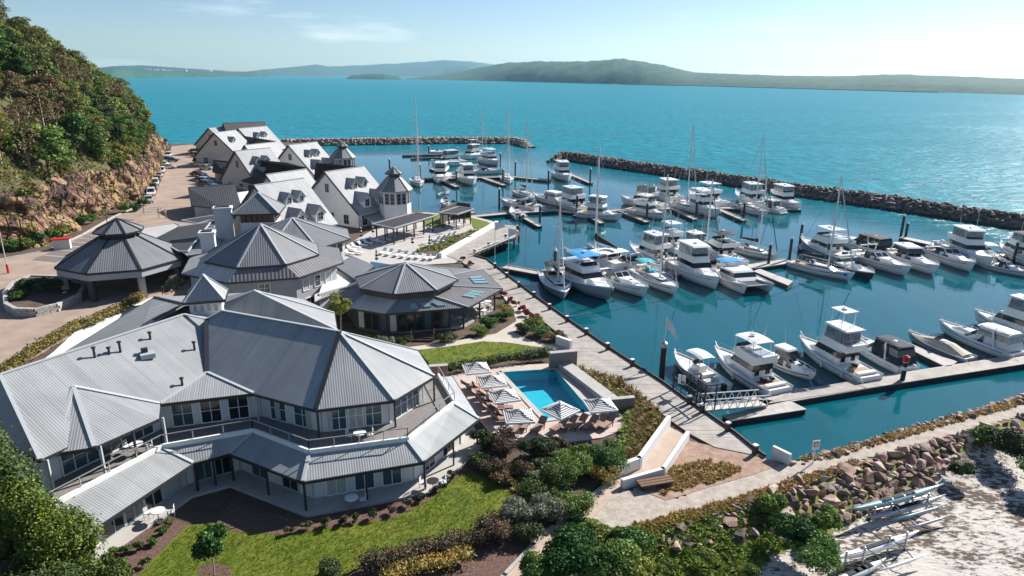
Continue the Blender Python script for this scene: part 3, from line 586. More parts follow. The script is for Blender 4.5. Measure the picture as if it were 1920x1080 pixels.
for i in range(4): wall_windows(cp, bi[i], bi[(i + 1) % 4], 9.75, 4, np.linalg.norm(np.subtract(bi[(i + 1) % 4], bi[i])) / 4 - .12, 0.85, mull=(1, 1), g='curtain', margin=.1)

# ================================================================ round pavilions
pc = thing('porte_cochere', 'octagonal grey roofed drive-through canopy with lantern top at the entrance', 'pavilion', (-53, 90, 2))
C_ = (-53.0, 89.9); rot = RAD(-2); ev = ring(C_, 8.0, 5.9, rot); it = ring(C_, 2.6, 8.9, rot)
r_ = roof(pc, [[ev[i], ev[(i + 1) % 8], it[(i + 1) % 8], it[i]] for i in range(8)], 'roof_grey', th=0.25); caps(r_, [(ev[i], it[i]) for i in range(8)], 'dark_trim', 0.24); gutter(r_, ev, closed=True)
fb = MB(); e2 = ring(C_, 7.75, 5.2, rot)
for i in range(8): fb.bar(e2[i], e2[(i + 1) % 8], 0.25, 0.75)
fb.build('fascia', 'light_trim', pc, world=True)
MB().prism(ring(C_, 2.0, 0, rot), 8.4, 9.9).build('lantern', 'dark_wall', pc, world=True)
pyramid(pc, ring(C_, 3.1, 9.75, rot), V3(C_[0], C_[1], 11.3), 'roof_grey', 0.12, 'dark_trim', 0.16, 'lantern_roof')
for i in range(8):
    q = ring(C_, 7.3, 0, rot)[i]; MB().box((q[0], q[1], 3.45), (.75, .75, 3.3), rot + i * math.pi / 4).build('column', 'concrete' if i % 2 else 'dark_wall', pc, world=True)

lb = thing('round_lobby', 'round lobby building with grey faceted roof and pale skirt roof', 'building', (-31, 82, 2))
C_ = (-30.8, 82.0); rot = RAD(-95); ev = ring(C_, 7.0, 8.8, rot); sk = ring((-31.2, 83.5), 10.0, 7.45, rot); pk = V3(-30.3, 80.6, 12.7)
r_ = roof(lb, [[ev[i], ev[(i + 1) % 8], pk] for i in range(8)], 'roof_grey'); caps(r_, [(e, pk) for e in ev], 'light_trim', 0.22); gutter(r_, ev, closed=True)
for i in range(8):
    f = [ev[i] - V3(0, 0, .25), ev[(i + 1) % 8] - V3(0, 0, .25), sk[(i + 1) % 8], sk[i]]
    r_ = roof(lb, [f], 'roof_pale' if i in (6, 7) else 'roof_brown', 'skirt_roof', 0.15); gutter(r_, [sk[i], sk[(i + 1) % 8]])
wl = ring((-31.2, 83.5), 9.1, 0, rot); wall(lb, wl, 1.9, 7.35, 'grey_wall')
wl2 = ring((-31.2, 83.5), 9.16, 0, rot)
wall_windows(lb, wl[1], wl[2], 5.2, 3, 1.1, 1.5, mull=(1, 2)); wall_windows(lb, wl[1], wl[2], 2.4, 2, 1.6, 1.9)
wall_windows(lb, wl[0], wl[1], 5.6, 1, 1.3, 1.2, g='glass_blue'); wall_windows(lb, wl[0], wl[1], 2.4, 2, 1.2, 2.0); wall_windows(lb, wl[7], wl[0], 2.3, 3, 1.2, 2.0); wall_windows(lb, wl[7], wl[0], 5.4, 2, 1.2, 1.3, g='glass_blue')
for px, py in [(496, 525), (470, 531)]:
    q = at(px, py, 6.0); MB().box((q[0], q[1] - .2, 6.0), (1.2, .5, .8), RAD(-5)).build('air_conditioner', 'light_trim', lb, world=True)
for a, b in [((478, 535), (522, 535)), ((528, 540), (585, 528))]:
    p0 = at(*a, 5.6); p1 = at(*b, 5.6); fm = MB(); fm.bar(Z(p0, 3.9), Z(p1, 3.9), 0.12, 3.6); fm.build('timber_screen', 'concrete', lb, world=True)

tw = thing('square_tower', 'square tower with pyramid roof and amber glazed band behind the lobby', 'tower', (-38, 99, 2))
t0, t1 = at(435, 402, 10.6), at(523, 400, 10.6); te = t1 - t0; tn = V3(-te[1], te[0], 0); base = [t0, t1, t1 + tn, t0 + tn]; tc_ = sum(base) / 4
pyramid(tw, base, Z(tc_, 13.2), 'roof_grey', 0.15, 'light_trim'); bi = inset(base, 0.8); wall(tw, bi, 1.9, 10.45, 'white_wall')
for i in range(4): wall_windows(tw, bi[i], bi[(i + 1) % 4], 9.2, 6, np.linalg.norm(np.subtract(bi[(i + 1) % 4], bi[i])) / 6 - .08, 1.15, m='dark_timber', g='timber', mull=(1, 1), margin=.1)
for (px, py, zt, s, lab) in [(417, 388, 11.0, (2.4, 1.7), 'tall white chimney in front of the square tower'), (388, 434, 10.4, (1.7, 1.5), 'tall white chimney beside the round lobby roof')]:
    q = at(px, py, zt); t = thing('chimney', lab, 'chimney', (q[0], q[1], 2)); MB().box((q[0], q[1], zt / 2 + .5), (s[0], s[1], zt - 1.4), .3).build('shaft', 'white_wall', t, world=True)
    MB().box((q[0], q[1], zt - .12), (s[0] + .3, s[1] + .3, .3), .3).build('cap', 'white_wall', t, world=True); MB().box((q[0], q[1], zt + .08), (s[0] - .5, s[1] - .5, .2), .3).build('pot', 'dark_trim', t, world=True)

hl = thing('round_hall', 'grey faceted roof hall with a ribbon of white windows behind the lobby', 'building', (-27, 100, 2))
hp = at(548, 408, 10.4); h1, h2 = at(596, 465, 7.6), at(641, 452, 7.6); hc = hp[:2]; hr = float(np.linalg.norm(h1[:2] - hc)); ha = math.atan2(h1[1] - hc[1], h1[0] - hc[0])
ev = ring(hc, hr, 7.6, ha); r_ = roof(hl, [[ev[i], ev[(i + 1) % 8], hp] for i in range(8)], 'roof_grey'); caps(r_, [(e, hp) for e in ev], 'light_trim', .22); gutter(r_, ev, closed=True)
wl = ring(hc, hr - .9, 0, ha); wall(hl, wl, 1.9, 7.45, 'white_wall')
for i in (0, 1, 7): wall_windows(hl, wl[i], wl[(i + 1) % 8], 5.7, 4, 1.15, 1.5, mull=(1, 2), margin=.4); wall_windows(hl, wl[i], wl[(i + 1) % 8], 2.3, 3, 1.3, 2.0)
lo = [at(*p, 5.6) for p in [(628, 498), (660, 480), (702, 498), (668, 525)]]; ll = [at(*p, 4.4) for p in [(588, 565), (660, 540), (668, 526), (628, 500)]]
an = thing('east_annex', 'low grey roofed annex stepping down from the lobby to the restaurant', 'building', (-21, 84, 2))
r_ = roof(an, [lo], 'roof_grey'); gutter(r_, lo, closed=True); r2 = roof(an, [[at(590, 566, 4.6), at(652, 540, 4.6), at(645, 528, 5.2), at(590, 552, 5.2)]], 'roof_brown', 'awning', .12); gutter(r2, [at(590, 566, 4.6), at(652, 540, 4.6)])
wall(an, inset([at(588, 560, 5)[:2], at(655, 540, 5)[:2], at(700, 500, 5.4)[:2], at(660, 482, 5.4)[:2], at(600, 520, 5.4)[:2]], .5), 1.9, 5.2, 'white_wall')
aw = [at(596, 560, 3), at(655, 540, 3)]; wall_windows(an, aw[0], aw[1], 2.4, 4, 1.1, 1.8)

# ---- restaurant
rs = thing('restaurant', 'round dark glass restaurant with two tier grey roof and skylights', 'building', (-12.5, 79, 2))
C_ = (-12.7, 78.6); rot = RAD(-93); ev = ring(C_, 6.25, 6.65, rot); pk = V3(-12.6, 77.9, 8.75)
r_ = roof(rs, [[ev[i], ev[(i + 1) % 8], pk] for i in range(8)], 'roof_grey', th=.22); caps(r_, [(e, pk) for e in ev], 'light_trim', .2); gutter(r_, ev, closed=True)
MB().prism(ring(C_, 5.7, 0, rot), 5.0, 6.4).build('clerestory', 'dark_wall', rs, world=True)
inn = ring(C_, 5.65, 5.75, rot)
ou = {0: at(722, 588, 4.75), 1: at(878, 576, 4.75), 2: at(942, 541, 4.75), 3: at(905, 505, 4.75), 7: at(655, 577, 4.75), 6: at(630, 545, 4.75)}
CX = np.array([-12.3, 81.0])
for i in range(8):
    if i not in ou: d = unit(inn[i][:2] - CX); ou[i] = V3(CX[0] + d[0] * 10, CX[1] + d[1] * 10, 4.75)
for i in range(8):
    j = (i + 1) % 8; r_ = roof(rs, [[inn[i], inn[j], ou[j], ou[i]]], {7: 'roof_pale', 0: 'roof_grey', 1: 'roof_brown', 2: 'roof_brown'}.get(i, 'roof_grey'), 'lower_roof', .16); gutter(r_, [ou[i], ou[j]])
    caps(r_, [(inn[i], ou[i])], 'light_trim', .14, .07)
def on_face(i, u, v): j = (i + 1) % 8; return (inn[i] * (1 - u) + inn[j] * u) * (1 - v) + (ou[i] * (1 - u) + ou[j] * u) * v
for i, us, v0_, v1_ in [(0, (.36, .55, .74), .45, .78), (1, (.42, .55, .68), .52, .80), (2, (.3, .45, .6), .5, .8)]:
    for u in us:
        a, b, c, d = (on_face(i, u - .055, v0_), on_face(i, u + .055, v0_), on_face(i, u + .05, v1_), on_face(i, u - .05, v1_)); s = MB(); l = V3(0, 0, .12)
        s.loft([[a, b, c, d], [a + l, b + l, c + l, d + l]]); s.build('skylight', 'skylight', rs, world=True)
wl = inset([ou[i] for i in range(8)], 0.9); wq = [np.asarray(p) for p in wl]
wall(rs, [wq[7], wq[0], wq[1] * .82 + wq[0] * .18, wq[1] * .55 + CX * .45, wq[3] * .55 + CX * .45, wq[4], wq[5], wq[6]], 1.9, 4.6, 'dark_wall')
for (a, b, k) in [(wq[7], wq[0], 4), (wq[0], wq[1] * .82 + wq[0] * .18, 7)]: wall_windows(rs, a, b, 2.15, k, np.linalg.norm(b - a) / k - .1, 2.3, m='dark_trim', g='glass', mull=(1, 1), margin=.1, name='glass_wall_panel')
for q in (wq[1], wq[2], (wq[1] + wq[2]) / 2, (wq[2] + wq[3]) / 2, wq[3]): post(rs, q[0], q[1], 1.9, 4.65, .2)
MB().prism([wq[0], wq[1], wq[2], wq[3], CX], 1.9, 2.12).build('terrace_deck', 'pale_paving', rs, world=True)
railing(rs, [Z(wq[1], 2.1), Z(wq[2], 2.1), Z(wq[3], 2.1)], 1.0, 'dark_trim', .9, 2, .02)
st = MB(); sp0 = at(792, 638, 2.0)
for k in range(3): st.box((sp0[0], sp0[1] + .35 * k, 2.02 + .13 * k), (2.4, .36, .16))
st.build('steps', 'dark_timber', rs, world=True)
for dx in (-1.25, 1.25):
    for dy in (0, .9): post(rs, sp0[0] + dx, sp0[1] + dy, 2, 3.05, .09, 'timber', 'newel_post')

# ---- low link roofs behind the entrance canopy
lk = thing('link_building', 'long low building with pale and dark flat roofs beside the car park', 'building', (-50, 108, 2))
for P, m in [([(352, 478), (405, 470), (425, 418), (392, 412), (300, 440)], 'roof_grey'), ([(255, 428), (330, 418), (352, 430), (345, 440), (285, 447)], 'roof_pale'), ([(290, 445), (335, 470), (352, 470), (395, 415), (330, 425)], 'roof_dark'), ([(340, 412), (405, 402), (440, 412), (400, 424)], 'roof_dark')]:
    zz = 5.2 + .25 * len(P) + (.3 if m == 'roof_dark' else 0); r_ = roof(lk, [[at(*p, zz) for p in P]], m, 'flat_roof', .2); gutter(r_, [at(*p, zz + .1) for p in P], 'light_trim', True)
wall(lk, [at(*p, 6)[:2] for p in [(345, 472), (398, 465), (415, 420), (330, 425), (300, 442)]], 1.9, 5.6, 'dark_wall')

# ================================================================ gabled townhouses
def townhouse(label, apex, L, hw=7.6, ze=5.0, d=(0.535, 0.845), m='roof_town', dorm_hi=2, dorm_lo=2, porch=True, gwin=1, name='townhouse', ridge_to=None):
    A = np.asarray(apex, float); d = unit(V3(d[0], d[1], 0)); p = V3(d[1], -d[0], 0)     # p points to the sunny side
    t = thing(name, label, 'house', (A[0], A[1], 2), group='gabled houses along the marina')
    B = A + d * L; el = A - p * hw; er = A + p * hw; zl = A[2]
    el[2] = er[2] = ze; fl_, fr_ = el + d * L, er + d * L; o = d * 0.35; ov = p * 0.45; sl = (zl - ze) / hw
    q = lambda P, s: P + V3(0, 0, 0) + ov * s - V3(0, 0, sl * 0.45)
    r_ = roof(t, [[A - o, B + o, q(fr_, 1) + o, q(er, 1) - o], [A - o, q(el, -1) - o, q(fl_, -1) + o, B + o]], m, th=.22)
    caps(r_, [(A - o, B + o)], 'light_trim', .22)
    for a, b in ((A - o, q(er, 1) - o), (A - o, q(el, -1) - o)):
        MB().bar(a - V3(0, 0, .1) - d * .04, b - V3(0, 0, .1) - d * .04, .1, .34).build('barge_board', 'dark_trim', r_, world=True)
    w_ = MB(); wi = hw - .15; z0 = 1.9
    for X, s in ((A, 1), (B, -1)):
        a, b = X - p * wi, X + p * wi; ws = [Z(a, z0), Z(b, z0), Z(b, ze - .2), Z(X, zl - .35), Z(a, ze - .2)]; w_.face(ws if s > 0 else ws[::-1])
    for s in (-1, 1):
        a, b = A + p * wi * s, B + p * wi * s; ws = [Z(a, z0), Z(b, z0), Z(b, ze - .2), Z(a, ze - .2)]; w_.face(ws if s > 0 else ws[::-1])
    w_.build('wall', 'white_wall', t, world=True)
    n = -d
    for k in range(gwin): window(t, A + n * .02 + V3(0, 0, -4.0) + p * (k * 2.2 - (gwin - 1) * 1.1), n, 1.1, 1.7, 'light_trim', 'glass', (2, 3))
    for k in (-.55, .1, .6): window(t, Z(A + p * wi * k, 2.3), n, 1.4, 1.9, 'light_trim', 'glass', (2, 2))
    for k in range(3): window(t, Z(A + p * wi + d * L * (k + .5) / 3, 2.2), p, 1.5, 2.0, 'white_paint', 'glass', (2, 1))
    def dormer(f, h0, ww, hh, arch=False):
        """h0 = height of the dormer sill, on the sunny slope"""
        c = A + d * L * f; off = hw * (zl - h0) / (zl - ze); F = Z(c + p * off, h0); top = h0 + hh; pkz = top + ww * .62
        back = lambda z: Z(c + p * (hw * (zl - z) / (zl - ze) - .05), z)
        a, b = F - d * ww / 2, F + d * ww / 2; dm = MB()
        dm.face([a, b, Z(b, top), Z(F, pkz), Z(a, top)]); dm.face([a, Z(a, top), back(top) - d * ww / 2]); dm.face([b, back(top) + d * ww / 2, Z(b, top)])
        db = dm.build('dormer', 'white_wall', t, world=True); e = ww * .62; fw = p * .25
        rr = roof(db, [[Z(F, pkz + .08) + fw, Z(a, top - .12) - d * .2 + fw, back(top - .12) - d * (ww / 2 + .2), back(pkz + .08)], [Z(F, pkz + .08) + fw, back(pkz + .08), back(top - .12) + d * (ww / 2 + .2), Z(b, top - .12) + d * .2 + fw]], m, 'dormer_roof', .12)
        window(db, Z(F, h0 + .25), p, ww * .55, hh - .1, 'light_trim', 'glass', (2, 2), .07, 'dormer_window')
    for k in range(dorm_hi): dormer(.36 + .26 * k, zl - (zl - ze) * .50, 1.5, 1.1)
    for k in range(dorm_lo): dormer(.30 + .42 * k, zl - (zl - ze) * .94, 2.1, 1.5)
    if porch:
        a = er + d * 1.2 - V3(0, 0, .9); b = er + d * (L - .6) - V3(0, 0, .9); r3 = roof(t, [[a, b, b + p * 2.4 - V3(0, 0, .9), a + p * 2.4 - V3(0, 0, .9)]], m, 'porch_roof', .12)
        for f in (0, .5, 1): u = a + (b - a) * f + p * 2.2; post(t, u[0], u[1], 1.9, u[2] - .75, .14, 'white_paint')
    return t
ZR = 12.0
def TH(px, py, ex, ey, label, z=ZR, **k):
    a, b = at(px, py, z), at(ex, ey, z); return townhouse(label, a, float(np.linalg.norm(b - a)), d=(b - a)[:2], **k)
TH(611, 322, 680, 312, 'gabled white townhouse nearest the pool with four dormers on its roof', ze=5.0, hw=8.0)
TH(479, 347, 567, 334, 'gabled white townhouse just behind the square tower with arched dormers')
TH(501, 327, 572, 317, 'plain grey roofed townhouse half hidden behind the tower house', z=11.7, dorm_hi=0, dorm_lo=0, porch=False, hw=6.5)
TH(542, 272, 592, 266, 'steep gabled townhouse by the far octagonal turret')
TH(442, 283, 505, 277, 'gabled townhouse above the shaded car park with two small dormers', hw=7.0)
TH(460, 272, 516, 266, 'townhouse with long plain ridge in the middle of the row', z=11.6, dorm_hi=0, dorm_lo=0, porch=False, hw=6.0)
TH(402, 249, 441, 244, 'pale gabled townhouse with its front gable facing the far car park', dorm_hi=1, dorm_lo=0, gwin=1)
TH(448, 241, 499, 236.5, 'far gabled townhouse with dormers near the rock breakwater', dorm_hi=2, dorm_lo=1)
TH(392, 240, 428, 237, 'flat fronted townhouse at the far left of the row', z=11.0, dorm_hi=0, dorm_lo=0, porch=False)
TH(420, 230.5, 495, 228, 'dark roofed farthest townhouse at the end of the row', z=12.5, dorm_hi=0, dorm_lo=0, porch=False, m='roof_dark')

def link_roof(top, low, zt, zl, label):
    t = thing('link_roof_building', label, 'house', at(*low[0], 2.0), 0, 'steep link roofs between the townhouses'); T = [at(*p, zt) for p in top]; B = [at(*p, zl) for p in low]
    bk = [p + V3(1.5, 3.5, zl - zt) for p in T]; r_ = roof(t, [T + B[::-1], [T[0], T[-1], bk[-1], bk[0]]], 'roof_dark', th=.2); caps(r_, [(T[0], T[-1])], 'dark_trim', .18)  # charcoal sheeting, darker than most of the townhouse roofs
    wall(t, [B[0] + V3(.4, .5, 0), B[-1] + V3(-.3, .5, 0), bk[-1], bk[0]], 1.9, zl - .3, 'white_wall')
link_roof([(463, 297), (538, 305), (573, 314)], [(452, 338), (500, 352), (566, 340)], 9.6, 5.0, 'steep dark roof linking two townhouses above the car park')
link_roof([(443, 253), (478, 259), (517, 265)], [(428, 280), (460, 284), (505, 276)], 9.6, 5.0, 'steep dark roof between the far gabled townhouses')
link_roof([(592, 306), (640, 309), (676, 313)], [(588, 336), (611, 338), (640, 330)], 9.8, 5.2, 'steep dark roof behind the townhouse nearest the pool')
link_roof([(352, 352), (400, 346), (440, 345)], [(358, 385), (420, 392), (452, 385)], 6.4, 4.6, 'low dark garage roof beside the maroon wagon')
link_roof([(400, 300), (425, 292), (448, 305)], [(398, 322), (425, 328), (442, 325)], 7.0, 4.6, 'low dark garage roof in the middle of the car park')
def turret(px, py, zt, r, label):
    """octagonal turret with bell roof; px,py = tip"""
    q = at(px, py, zt); c = q[:2]; t = thing('turret', label, 'turret', (c[0], c[1], 2), group='octagonal turrets by the marina'); a = RAD(12)
    h = zt - 2; ev = ring(c, r, 2 + h * .60, a); mid = ring(c, r * .38, 2 + h * .82, a); lt = ring(c, r * .30, 2 + h * .88, a); l2 = ring(c, r * .46, 2 + h * .885, a)
    r_ = roof(t, [[ev[i], ev[(i + 1) % 8], mid[(i + 1) % 8], mid[i]] for i in range(8)], 'roof_grey', th=.15); caps(r_, [(ev[i], mid[i]) for i in range(8)], 'light_trim', .14)
    MB().prism(lt, 2 + h * .80, 2 + h * .89).build('lantern', 'dark_wall', t, world=True); pyramid(t, l2, V3(c[0], c[1], zt), 'roof_grey', .08, 'light_trim', .1, 'lantern_roof')
    wl = ring(c, r * .86, 0, a); wall(t, wl, 0.5, 2 + h * .585, 'white_wall')
    for i in range(8): wall_windows(t, wl[i], wl[(i + 1) % 8], 2 + h * .36, 2, r * .27, h * .2, m='light_trim', g='glass', mull=(1, 3), margin=.1)
    return t
turret(738, 312, 13.0, 3.6, 'octagonal turret with bell shaped roof beside the nearest townhouse')
turret(641, 265, 12.5, 3.6, 'far octagonal turret with bell shaped roof between townhouse and water')

# ---- pool side pavilions with flat dark roofs
def pavilion(P, z, label, m='roof_dark', back=True, posts=4):
    Q = [at(*p, z) for p in P]; c = sum(Q) / 4; t = thing('pavilion', label, 'pavilion', (c[0], c[1], 2))
    r_ = roof(t, [Q], m, th=.28); gutter(r_, [q + V3(0, 0, .12) for q in Q], 'light_trim', True); I_ = inset([q[:2] for q in Q], .5) if np.cross((Q[1] - Q[0])[:2], (Q[2] - Q[1])[:2]) > 0 else inset([q[:2] for q in Q[::-1]], .5)
    for i in range(4):
        a, b = np.asarray(I_[i]), np.asarray(I_[(i + 1) % 4])
        for k in range(posts if np.linalg.norm(b - a) > 6 else 2): u = a + (b - a) * k / (posts if np.linalg.norm(b - a) > 6 else 2); post(t, u[0], u[1], 1.9, z - .2, .22, 'dark_timber')
    return t
p1 = pavilion([(698, 420), (738, 428), (818, 404), (778, 399)], 5.0, 'long open pavilion with flat black roof beside the far pool')
p2 = pavilion([(823, 399), (857, 402), (888, 392), (860, 387)], 5.0, 'small black timber pavilion with flat roof near the pier', posts=3)
q = [at(*p, 2) for p in [(845, 425), (826, 420), (858, 405), (882, 408)]]; bw = MB(); bw.bar(Z(q[1], 3.4), Z(q[2], 3.4), .15, 3.0); bw.bar(Z(q[2], 3.4), Z(q[3], 3.4), .15, 3.0); bw.build('back_wall', 'dark_wall', p2, world=True)

# ================================================================ marina
mat('deck_boards', (0.37, 0.335, 0.30), 0.8, var=0.2, vs=0.7, bump=0.2, bs=12)
mat('dock_deck', (0.43, 0.40, 0.37), 0.85, var=0.18, vs=1.3)
mat('dock_side', (0.05, 0.042, 0.04), 0.85, var=0.3, vs=2)
mat('gelcoat', (0.80, 0.80, 0.79), 0.22, spec=0.5, coat=0.3)
mat('gelcoat_cream', (0.72, 0.69, 0.62), 0.25, spec=0.5, coat=0.3)
mat('gelcoat_grey', (0.34, 0.37, 0.42), 0.25, spec=0.5, coat=0.3)
mat('gelcoat_teal', (0.22, 0.36, 0.38), 0.25, spec=0.5, coat=0.3)
mat('gelcoat_dark', (0.03, 0.033, 0.045), 0.2, spec=0.5, coat=0.3)
mat('teak', (0.30, 0.19, 0.11), 0.7, var=0.2, vs=8)
mat('canvas_white', (0.70, 0.70, 0.69), 0.85, var=0.08, vs=3)
mat('canvas_navy', (0.018, 0.020, 0.045), 0.8)
mat('canvas_black', (0.016, 0.015, 0.019), 0.8)
mat('canvas_blue', (0.02, 0.25, 0.52), 0.75)
mat('canvas_teal', (0.03, 0.38, 0.46), 0.75)
mat('canvas_cream', (0.50, 0.43, 0.34), 0.8)
mat('clears', (0.17, 0.195, 0.21), 0.10, spec=0.7, var=.5, vs=1.4)
mat('boat_glass', (0.015, 0.017, 0.022), 0.08, spec=0.6)
mat('boot_stripe', (0.03, 0.04, 0.09), 0.4)
mat('rope', (0.55, 0.53, 0.48), 0.9)
mat('red_plastic', (0.50, 0.02, 0.02), 0.5)
mat('orange_plastic', (0.65, 0.12, 0.03), 0.5)
mat('alloy', (0.66, 0.67, 0.68), 0.35, metal=0.4)
mat('pile_steel', (0.022, 0.024, 0.032), 0.55)
GC = {'w': 'gelcoat', 'c': 'gelcoat_cream', 'g': 'gelcoat_grey', 't': 'gelcoat_teal', 'd': 'gelcoat_dark'}

STR = ['boot_stripe', 'boot_stripe', 'canvas_black', 'canvas_blue', 'gelcoat_grey', 'red_plastic', 'canvas_black']
def boat_hull(t, L, B, free, m, bulb=0.55, full=2.2, y0=0.0, name='hull', stripe=True):
    N = 12; rings = []; rim = []
    for i in range(N + 1):
        s = i / N; f = max(0.0, (s - 0.42) / 0.58); b = B / 2 * (1 - f ** full) * (0.9 + 0.1 * min(1, s / 0.25)); b = max(b, 0.03)
        zd = free * (0.88 + 0.06 * s + 0.38 * s ** 2.4); xd = -L / 2 + L * s; xk = -L / 2 + L * (s - 0.10 * s ** 3)
        xc = -L / 2 + L * (s - 0.05 * s ** 3); kz = -bulb * (1 - s ** 4)
        rings.append([(xd, y0 + b, zd), (xd * .5 + xc * .5, y0 + b * .97, zd * .55), (xc, y0 + b * (.86 - .25 * s ** 3), .10 * (1 + 2 * s ** 2)), (xk, y0, kz), (xc, y0 - b * (.86 - .25 * s ** 3), .10 * (1 + 2 * s ** 2)), (xd * .5 + xc * .5, y0 - b * .97, zd * .55), (xd, y0 - b, zd)])
        rim.append((xd, b, zd))
    mb = MB(); mb.loft(rings, cap=False, close=False); mb.face([rings[0][j] for j in range(7)])
    h = mb.build(name, m, t, smooth=False)
    for p in h.data.polygons: p.use_smooth = len(p.vertices) == 4
    gw = MB()
    for sg in (1, -1): gw.tube([(x, y0 + sg * b, z + .02) for x, b, z in rim], 0.05 + .004 * L, 5)
    gw.build('gunwale', 'gelcoat', h)
    if stripe:
        for sg in (1, -1):
            sm = MB(); pts = [(x, y0 + sg * (b * .985 + .015), z * .80) for x, b, z in rim[1:-1]]
            for a, b_ in zip(pts[:-1], pts[1:]): sm.face([a, b_, (b_[0], b_[1] - sg * .0, b_[2] - .10), (a[0], a[1], a[2] - .10)][::1])
            sm.build('stripe', STR[int(L * 37) % len(STR)], h)
    dk = MB(); k = dk.pts([(x, y0 + b * .96, z - .06) for x, b, z in rim] + [(x, y0 - b * .96, z - .06) for x, b, z in rim])
    for i in range(N): dk.f.append((k + i, k + N + 1 + i, k + N + 2 + i, k + i + 1))
    dk.build('deck', 'gelcoat', t); return rim
def blk(t, name, m, x0, x1, w0, w1, z0, z1, sf=0.0, sb=0.0, side=0.08, y0=0.0):
    """cabin block: stern x0, bow x1, half widths, front and back raked"""
    b = [(x0, y0 - w0, z0), (x1, y0 - w1, z0), (x1, y0 + w1, z0), (x0, y0 + w0, z0)]; e = (z1 - z0) * side
    u = [(x0 + sb, y0 - w0 + e, z1), (x1 - sf, y0 - w1 + e, z1), (x1 - sf, y0 + w1 - e, z1), (x0 + sb, y0 + w0 - e, z1)]
    return MB().loft([b, u]).build(name, m, t)
def band(t, x0, x1, w0, w1, z0, z1, sf, sb, side, a, b, m='boat_glass', name='window', g=0.015):
    """dark glazing band round a cabin block between the height fractions a and b"""
    H = z1 - z0; e = H * side; f = lambda s: ((x0 + sb * s - g), (x1 - sf * s + g), w0 - e * s + g, w1 - e * s + g, z0 + H * s)
    R = []
    for s in (a, b): p, q, u, v, z = f(s); R.append([(p, -u, z), (q, -v, z), (q, v, z), (p, u, z)])
    return MB().loft(R, cap=True).build(name, m, t)
def rail(t, rim, s0, h=0.6):
    mb = MB(); pts = [r for i, r in enumerate(rim) if i / (len(rim) - 1) >= s0]
    for sg in (1, -1):
        mb.tube([(x - .05, sg * b * .94, z + h) for x, b, z in pts], .028, 4)
        for x, b, z in pts[::2]: mb.bar((x - .05, sg * b * .94, z), (x - .05, sg * b * .94, z + h), .035)
    mb.build('bow_rail', 'alloy', t)
def posts4(t, x0, x1, w, z0, z1, r=.045, m='alloy', name='canopy_post', lean=.15):
    for x in (x0, x1):
        for s in (-1, 1): MB().tube([(x, s * w, z0), (x + lean, s * w * .95, z1)], r, 5).build(name, m, t)
def canopy(t, x0, x1, w, z, m, name='bimini', arch=.14):
    rings = []
    for i in range(5):
        s = i / 4; x = x0 + (x1 - x0) * s; dz = -arch * (2 * s - 1) ** 2
        rings.append([(x, -w, z - arch * .9 + dz), (x, -w * .6, z + dz), (x, w * .6, z + dz), (x, w, z - arch * .9 + dz), (x, w * .6, z - .07 + dz), (x, -w * .6, z - .07 + dz)])
    return MB().loft(rings).build(name, m, t)
def whip(t, x, y, z, h, lean=.0, n='antenna'): MB().tube([(x, y, z), (x - lean, y * 1.15, z + h)], [.03, .012], 4).build(n, 'alloy', t)
def seats(t, x, w, z, m='gelcoat_cream'):
    MB().box((x, 0, z + .2), (.55, w * 1.5, .4)).build('seat', m, t)
def fenders(t, L, B, free, k=3):
    for i in range(k):
        x = -L * .3 + L * .55 * i / max(1, k - 1)
        MB().lathe([(.02, -.3), (.12, -.22), (.12, .22), (.02, .3)], 7, (x, B / 2 * .98 + .1, free * .45)).build('fender', 'canvas_white', t)

